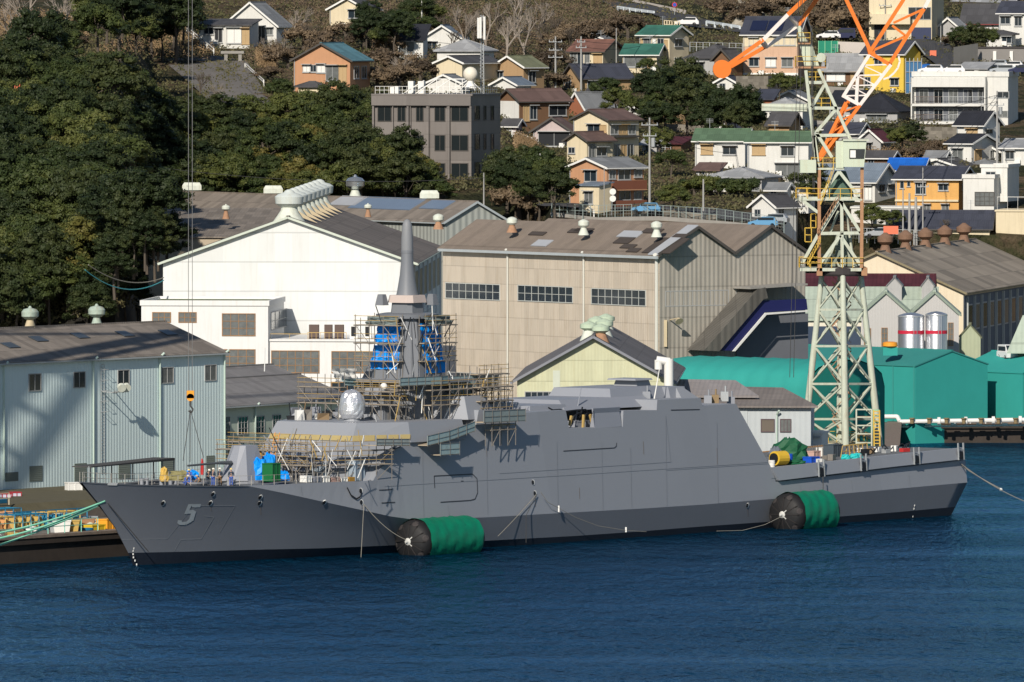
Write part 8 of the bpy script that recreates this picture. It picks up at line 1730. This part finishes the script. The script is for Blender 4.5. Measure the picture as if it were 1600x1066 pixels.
for i, px in enumerate((1322, 1335, 1341)): heap('tarpaulin', ['left', 'middle', 'right'][i]+' small turquoise sheet on the flight deck edge', fd(px, 6.8), .5, .4, .5, M('turquoise', (.02, .45, .45), .6))
t = thing('tube_barrier', 'yellow tubular guard frames on the flight deck', 'frame', fd(1330, 4)); m_ = MB()
for k in range(5):
    p = fd(1314+k*7, 4.5); m_.tube(p, p+V((.2, 0, 1.2)), .06, 5); m_.tube(p+V((.2, 0, 1.2)), p+V((.9, .6, 1.3)), .06, 5); m_.tube(p+V((.9, .6, 1.3)), p+V((1.0, .7, 0)), .06, 5)
    if k: m_.tube(pp+V((.2, 0, 1.2)), p+V((.2, 0, 1.2)), .05, 5); m_.tube(pp+V((.1, 0, .6)), p+V((.1, 0, .6)), .05, 5)
    pp = p
m_.build('tubes', pipey, t)
for i, (px, b_, mt) in enumerate(((1292, 5, pipe), (1345, 1, whitep), (1352, 5, dark), (1362, 4, M('gear_brown', (.2, .14, .08), .8)), (1372, 3, whitep), (1385, 5, steel), (1398, 4, whitep), (1414, 5.5, MATS['valve_red']), (1278, 6.8, whitep), (1255, 0, steel), (1300, 6.5, pipe))):
    crate('crate', ['pale', 'white', 'black', 'brown', 'bright white', 'grey', 'small white', 'red', 'low white', 'steel', 'tan'][i]+' gear box number %s along the flight deck' % ['one', 'two', 'three', 'four', 'five', 'six', 'seven', 'eight', 'nine', 'ten', 'eleven'][i], fd(px, b_), rnd.uniform(.5, 1.1), .6, rnd.uniform(.35, .7), mt, SA+rnd.uniform(-.4, .4), 'box', ribs=False)
for i in range(3):
    m_ = MB(); p, q = fd(1355+i*28, 5.5), fd(1385+i*32, 1.5); pts = [p.lerp(q, k/10)+V((0, .5*math.sin(k*1.3+i), .1+.5*abs(math.sin(k*.9+i)))) for k in range(11)]; m_.path(pts, .07); tag(m_.build('hose', dark), ['left', 'middle', 'right'][i]+' black hose snaking over the flight deck', 'hose')
m_ = MB(); 
for k in range(14): p = fd(1262+k*4, 1.5); m_.tube(p, p+V((0, 0, 1.2)), .04, 4)
m_.tube(fd(1262, 1.5)+V((0, 0, 1.2)), fd(1314, 1.5)+V((0, 0, 1.2)), .04, 4); tag(m_.build('deck_railing', pipe), 'temporary pipe railing across the flight deck', 'railing')
for i in range(110):   # loose raking tubes and cables among the scaffolds
    px, row = rnd.choice([(rnd.uniform(595, 700), rnd.uniform(600, 690)), (rnd.uniform(430, 580), rnd.uniform(690, 745)), (rnd.uniform(700, 760), rnd.uniform(600, 690)), (rnd.uniform(575, 700), rnd.uniform(505, 600))]); a_, b_, z_ = sp(px, row, 5.0 if px > 590 else 5.5)
    p = S(a_, b_, z_) if px > 590 else S(aL-6.4, (582-px)/13.2-.0, 12.2-(row-665)*.06); q = p+V((rnd.uniform(-1.2, 1.2), rnd.uniform(-.6, .6), rnd.uniform(1.0, 2.6))); m_ = MB(); m_.tube(p, q, rnd.uniform(.03, .06), 5)
    tag(m_.build('loose_pole', rnd.choice([pipe, pipey, whitep, dark, steel])), 'loose scaffold pole leaning among the scaffolds on the ship', 'pole', 'loose scaffold poles on the ship')
# ---- people
skin_m = M('skin', (.45, .28, .2), .6); SKM = {}
def skinned(verts, edges, radii, name, mat, parent, root=0, sub=1):
    me = bpy.data.meshes.new(name); me.from_pydata(verts, edges, []); o = bpy.data.objects.new(name, me); C.objects.link(o)
    sk_ = o.modifiers.new('s', 'SKIN'); sv = me.skin_vertices[0].data
    for i, r in enumerate(radii): sv[i].radius = (r, r) if not isinstance(r, tuple) else r
    sv[root].use_root = True; sb = o.modifiers.new('d', 'SUBSURF'); sb.levels = sub; sb.render_levels = sub
    dg = bpy.context.evaluated_depsgraph_get(); m2 = bpy.data.meshes.new_from_object(o.evaluated_get(dg)); bpy.data.objects.remove(o)
    for f in m2.polygons: f.use_smooth = True
    m2.materials.clear(); m2.materials.append(mat); q = bpy.data.objects.new(name, m2); q.parent = parent; C.objects.link(q); return q
def person(label, p, rz, top, bot, helmet, pose='stand'):
    t = thing('person', label, 'person', p, rz)
    # joints: pelvis, chest, neck, head, L/R arms, L/R legs ; local x = side, y = back, facing -y
    if pose == 'stand': pel, ch, nk, hd = (0, 0, .95), (0, -.02, 1.32), (0, -.02, 1.48), (0, -.04, 1.64); hands = [(-.27, -.12, .85), (.26, -.2, .98)]; elb = [(-.27, .03, 1.12), (.28, .02, 1.14)]; kn = [(-.1, -.03, .5), (.12, -.02, .5)]; ft = [(-.11, 0, .07), (.14, .02, .07)]
    elif pose == 'lean': pel, ch, nk, hd = (0, .05, .93), (0, -.14, 1.26), (0, -.22, 1.4), (0, -.33, 1.52); hands = [(-.2, -.5, 1.05), (.2, -.5, .98)]; elb = [(-.26, -.2, 1.05), (.27, -.22, 1.02)]; kn = [(-.1, -.05, .5), (.12, .05, .5)]; ft = [(-.11, 0, .07), (.14, .16, .07)]
    else: pel, ch, nk, hd = (0, .12, .42), (0, -.12, .74), (0, -.22, .86), (0, -.34, .96); hands = [(-.18, -.5, .4), (.16, -.52, .35)]; elb = [(-.26, -.3, .55), (.27, -.3, .52)]; kn = [(-.14, -.3, .5), (.16, -.3, .45)]; ft = [(-.13, -.05, .07), (.16, .0, .07)]
    sh = [(-.19, ch[1], ch[2]+.08), (.19, ch[1], ch[2]+.08)]; hp = [(-.1, pel[1], pel[2]-.06), (.1, pel[1], pel[2]-.06)]
    v = [pel, ch, nk, hd]; e = [(0, 1), (1, 2), (2, 3)]; r = [.13, .14, .06, .095]
    for s_ in (0, 1):
        k = len(v); v += [sh[s_], elb[s_], hands[s_]]; e += [(1, k), (k, k+1), (k+1, k+2)]; r += [.06, .045, .03]
        hx = V(hands[s_]); dn = (hx-V(elb[s_])).normalized(); sd = V((1, 0, 0))
        for f_ in range(5):
            o_ = sd*((f_-2)*.018)*(1 if f_ else 1.9); j = len(v); ln = (.045, .07, .08, .075, .055)[f_]; v += [tuple(hx+dn*.04+o_), tuple(hx+dn*(.04+ln*.6)+o_+V((0, -.012, 0))), tuple(hx+dn*(.04+ln)+o_+V((0, -.03, 0)))]; e += [(k+2, j), (j, j+1), (j+1, j+2)]; r += [.012, .009, .008]
        k = len(v); v += [hp[s_], kn[s_], ft[s_], (ft[s_][0], ft[s_][1]-.18, .05)]; e += [(0, k), (k, k+1), (k+1, k+2), (k+2, k+3)]; r += [.08, .055, .04, .035]
    skinned(v, e, r, 'body', skin_m, t)
    v2 = [pel, tuple((V(pel)+V(ch))/2), ch, (ch[0], nk[1]*.5+ch[1]*.5, nk[2]-.06)]; e2 = [(0, 1), (1, 2), (2, 3)]; r2 = [(.17, .13), (.17, .13), (.19, .14), .09]
    for s_ in (0, 1): k = len(v2); hx = V(elb[s_]).lerp(V(hands[s_]), .85); v2 += [sh[s_], elb[s_], tuple(hx)]; e2 += [(2, k), (k, k+1), (k+1, k+2)]; r2 += [.085, .065, .05]
    skinned(v2, e2, r2, 'jacket', top, t)
    v3 = [(pel[0], pel[1], pel[2]+.04)]; e3 = []; r3 = [(.165, .13)]
    for s_ in (0, 1): k = len(v3); v3 += [hp[s_], kn[s_], (ft[s_][0], ft[s_][1], .1)]; e3 += [(0, k), (k, k+1), (k+1, k+2)]; r3 += [.105, .08, .065]
    skinned(v3, e3, r3, 'trousers', bot, t)
    m_ = MB(); c_ = V(hd)+V((0, -.01, .045)); m_.lathe(c_, [(.155, -.01), (.135, .01), (.13, .06), (.09, .115), (.02, .135)], 12); m_.box(-.09, -.2, -.015, .09, -.1, .005, T=lambda q: c_+q); m_.build('helmet', helmet, t, local=True, smooth=True)
    m_ = MB(); fc = V(hd)+V((0, -.09, 0))
    for x in (-.032, .032): m_.ball(fc+V((x, -.005, .01)), .012, 6)
    m_.box(-.025, -.012, -.05, .025, .0, -.042, T=lambda q: fc+q); m_.tube(fc+V((0, 0, .005)), fc+V((0, -.025, -.02)), .012, 6); m_.build('face', M('face_dark', (.12, .06, .05), .6), t, local=True)
    for s_ in (0, 1): m_ = MB(); m_.box(-.05, -.22, -.07, .05, .07, .03, T=lambda q: V(ft[s_])+q); m_.build('boot', dark, t, local=True)
nv = M('work_navy', (.03, .045, .07), .8); bl_ = M('work_blue', (.06, .12, .4), .8); gy = M('work_grey', (.2, .25, .3), .8); br = M('work_brown', (.22, .13, .06), .8); hw_ = M('helmet_white', (.75, .72, .62), .4); hy = M('helmet_cream', (.65, .5, .2), .4)
def fdk(px, b): a, b, z = sp(px, 750, b); return S(a, b, z_deck(a)-.12)
for args in ((333, 3.6, 2.6, nv, bl_, hw_, 'stand', 'worker in a navy jacket and blue trousers, middle of the standing group on the foredeck'), (325, 2.8, .4, nv, nv, hw_, 'lean', 'worker in dark clothes leaning at the left of the standing group'), (344, 3.0, -.6, nv, br, hw_, 'stand', 'worker in a dark jacket and brown trousers right of the standing group'),
    (361, 4.2, .1, nv, bl_, hy, 'stand', 'worker with a cream helmet standing alone before the gun turret'), (290, 2.6, .8, bl_, bl_, hw_, 'crouch', 'worker in blue crouching at the left over the grey hatch'), (297, 2.0, -.3, bl_, bl_, hy, 'lean', 'worker in blue bending over with a cream helmet'), (312, 3.2, -.9, br, nv, hy, 'crouch', 'worker in a brown jacket crouching right of the grey hatch')):
    person(args[7], fdk(args[0], args[1]), args[2], args[3], args[4], args[5], args[6])
# ================= LEFT QUAY CLUTTER
def G(px, row, z=gz): return onplane(px, row, V((0, 0, z)), V((0, 0, 1)))
moss = M('mossy_concrete', (.10, .09, .055), .95, .35, .5, stain=.5, stc=(.05, .04, .02))
m_ = MB(); q = [S(-60, -31, gz-.1), S(70, -31, gz-.1), S(70, -58, gz-.1), S(-60, -58, gz-.1)]; m_.hexa(q, [S(-60, -33, gz+1.7), S(70, -33, gz+1.7), S(70, -58, gz+1.7), S(-60, -58, gz+1.7)]); tag(m_.build('bank', moss, at=(0, 0, 0)), 'mossy raised bank in front of the pale green workshop', 'bank', kind='structure')
bank_b = MB(); m_ = MB(); q = [S(-60, -30.9, gz+.02), S(70, -30.9, gz+.02), S(70, -30.3, gz+.02), S(-60, -30.3, gz+.02)]; m_.hexa(q, [p+V((0, 0, 1.0)) for p in q]); tag(m_.build('retaining_wall', M('dirty_masonry', (.14, .12, .1), .95, .5, 1.5), at=(0, 0, 0)), 'dark rubble retaining wall at the foot of the mossy bank', 'wall')
bf = M('rack_blue', (.02, .17, .3), .6, .25, 3); yf = M('rack_yellow', (.5, .34, .10), .6, .25, 3); of = M('rack_orange', (.6, .3, .12), .7, .2, 3)
def rack(label, p, w, h, d, mat, mat2, n=3):
    t = thing('pipe_rack', label, 'rack', p, SA); T = (lambda v: p+Matrix.Rotation(SA, 3, 'Z')@V(v)); m_ = MB()
    for i in range(n+1):
        for y in (0, d): m_.bar(T((w*i/n, y, 0)), T((w*i/n, y, h)), .1)
        m_.bar(T((w*i/n, 0, h)), T((w*i/n, d, h)), .08)
    for z in (.35, h): 
        for y in (0, d): m_.bar(T((0, y, z)), T((w, y, z)), .09)
    m_.build('frame', mat, t); m_ = MB()
    for i in range(n):
        x = w*(i+.2)/n; m_.hexa([T((x, .1, .4)), T((x+w/n*.6, .1, .4)), T((x+w/n*.6, d-.1, .4)), T((x, d-.1, .4))], [T((x+.1, .3, h*.85)), T((x+w/n*.4, .3, h*.85)), T((x+w/n*.4, d-.4, h*.85)), T((x+.1, d-.4, h*.85))])
    m_.build('load', mat2, t)
rr_ = [(-22, -15.5), (-15, -16), (-8, -16.5), (-1, -17), (5, -17.5), (11, -18), (-18, -20), (-10, -20.5), (-2, -21), (6, -21.5), (13, -22)]
nm_ = ['first', 'second', 'third', 'fourth', 'fifth', 'sixth', 'seventh', 'eighth', 'ninth', 'tenth', 'last']
for i, (a, b_) in enumerate(rr_): rack('%s rack of the %s row on the left quay, holding %s pieces' % (nm_[i], 'front' if i < 6 else 'rear', ['orange', 'yellow', 'blue'][i % 3]), S(a, b_-1, gz), 5.2, rnd.uniform(1.3, 2.2), 2.0, bf if i % 2 == 0 else [yf, bf][i > 5], [of, yf, bf][i % 3], 4)
for i in range(100):
    a, b_ = rnd.uniform(-26, 22), rnd.uniform(-27, -13.2); c_ = rnd.choice(['brown', 'rusty', 'blue', 'white', 'yellow', 'mint', 'grey', 'orange']); mt = {'brown': M('junk_brown', (.16, .09, .05), .9, .4, 3), 'rusty': crr, 'blue': bf, 'white': whitep, 'yellow': yf, 'mint': cm, 'grey': steel, 'orange': of}[c_]; k = i % 4
    p = S(a, b_, gz); lb = 'small %s %s lying in the clutter on the left quay' % (c_, ['coil', 'beam', 'bin', 'pile'][k])
    if k == 0: m_ = MB(); [m_.lathe(p+V((0, 0, .12*j)), [(.55, 0), (.62, .06), (.55, .12)], 12) for j in range(3)]; o = m_.build('rope_coil', mt)
    elif k == 1: m_ = MB(); d = V((rnd.uniform(-1, 1), rnd.uniform(-1, 1), 0)).normalized()*rnd.uniform(1, 2.4); m_.bar(p+V((0, 0, .3)), p+d+V((0, 0, .4)), .2); m_.bar(p+V((.2, 0, .5)), p+d+V((.1, 0, .7)), .15); m_.bar(p+d*.2, p+d*.2+V((0, 0, .35)), .15); o = m_.build('beam', mt)
    elif k == 2: m_ = MB(); s_ = rnd.uniform(.5, .9); m_.hexa([p+V((x*s_*.8, y*s_*.6, 0)) for x, y in ((-1, -1), (1, -1), (1, 1), (-1, 1))], [p+V((x*s_, y*s_*.8, s_*1.3)) for x, y in ((-1, -1), (1, -1), (1, 1), (-1, 1))]); m_.box(-s_*1.05, -s_*.85, s_*1.25, s_*1.05, s_*.85, s_*1.38, T=lambda v: p+v); o = m_.build('bin', mt)
    else: o = heap('debris_pile', lb, p, rnd.uniform(.6, 1.1), .7, rnd.uniform(.4, .8), mt, 'pile')
    tag(o, lb, ['coil', 'beam', 'bin', 'pile'][k], 'clutter on the left quay')
for i, (px, row) in enumerate(((8, 803), (24, 801))):
    crate('container', ['leftmost', 'second'][i]+' lilac-white container with red corner posts on the left quay', G(px, row), 1.0, 1.2, 2.1, M('lilac_white', (.55, .55, .66), .6), .3, 'container', True, M('post_red', (.35, .03, .04), .6))
t = crate('skip', 'orange steel box on the quay beside the bow', S(15.5, -15.0, gz), 2.0, 1.3, 1.0, M('skip_orange', (.75, .35, .03), .5), SA, 'skip'); crate('pallet_load', 'yellow lidded box in front of the orange box beside the bow', S(12.6, -14.5, gz), 2.2, 1.2, .55, M('yellow_box', (.7, .5, .03), .5), SA, 'box'); crate('bin', 'dark green bin beside the yellow box on the quay', S(10.2, -15.2, gz), 1.0, 1.0, 1.0, cg, SA, 'bin')
for i in range(12): crate('crate', '%s gear box on the mossy bank, %s from the left' % (['brown', 'grey', 'white', 'blue'][i % 4], OD[i]), S(-20+i*4, -rnd.uniform(34, 41), gz+1.7), rnd.uniform(.6, 1.8), .8, rnd.uniform(.4, 1.3), [MATS['junk_brown'], steel, whitep, bf][i % 4], rnd.uniform(0, 1.5), 'box', ribs=i % 2 == 0)
# quay fence and gangway rails
def qfence(label, P_, h, mat, step=2.2, nm='railing', rails=(1, .55), th=.09):
    t = thing(nm, label, 'railing', P_[0]); m_ = MB(); r_ = MB(); 
    for p, q in zip(P_, P_[1:]):
        n = max(1, int((q-p).length/step))
        for i in range(n+1): a = p.lerp(q, i/n); m_.bar(a, a+V((0, 0, h)), th)
        for k in rails: r_.bar(p+V((0, 0, h*k)), q+V((0, 0, h*k)), th*.8)
    m_.build('posts', mat, t); r_.build('rails', mat, t)
qfence('mint railing along the left quay edge', [S(-30, -12.0, gz+.12), S(10, -12.0, gz+.12)], 1.3, M('mint_rail', (.2, .48, .4), .6, .15), 2.6)
qfence('cream railing along the top of the mossy bank', [S(-24, -32.5, gz+1.7), S(22, -32.5, gz+1.7)], 1.2, M('cream_rail', (.5, .45, .33), .7, .2), 2.4)
qfence('mint railing behind the racks on the left quay', [S(-30, -24.0, gz), S(14, -24.5, gz)], 1.2, M('mint_rail', (.2, .48, .4), .6, .15), 2.8)
qfence('blue steel trestle rail between the racks', [S(-28, -18.7, gz), S(18, -19.5, gz)], 1.9, bf, 1.7, th=.12)
qfence('grey railing beside the workshop doors', [S(-5, -42, gz+1.7), S(24, -42, gz+1.7)], 1.6, steel, 3)
crate('machine', 'dark machine box in front of the workshop door', G(70, 752, gz+1.7), 2.2, 1.5, 1.7, M('machine_dark', (.04, .05, .07), .6), .5, 'machine'); crate('crate', 'white crate on the mossy bank behind the bow', G(115, 766, gz+1.7), 1.6, 1.0, .8, whitep, .4)
# quay gear by the crane and far quay
heap('buoy_cover', 'black covered mooring winch at the quay corner behind the stern', S(147.5, -14, gz), 1.5, 1.3, 2.9, M('black_cover', (.02, .025, .03), .8), 'winch cover'); 
for i in range(10):
    px = 1255+i*12; crate('crate', '%s gear box among the crane legs, number %s from the left' % (['rusty', 'cream', 'white', 'yellow', 'grey'][i % 5], ['one', 'two', 'three', 'four', 'five', 'six', 'seven', 'eight', 'nine', 'ten'][i]), G(px, 700+rnd.uniform(-4, 0), gz)+V((0, 0, 0)), rnd.uniform(.8, 1.6), 1.0, rnd.uniform(1.0, 2.6), [crr, MATS['rusty_cream'], whitep, yf, steel][i % 5], rnd.uniform(0, 1), 'box', ribs=i % 2 == 0)
for i in range(7):
    p = W(1425+i*27, 668, 1397.5); p.z = gz; m_ = MB(); m_.lathe(p, [(.25, 0), (.22, .5), (.35, .55), (.35, .7)], 10); tag(m_.build('bollard', M('bollard_rust', (.2, .15, .08), .8)), 'squat rusty bollard on the far quay edge', 'bollard', 'bollards on the far quay')
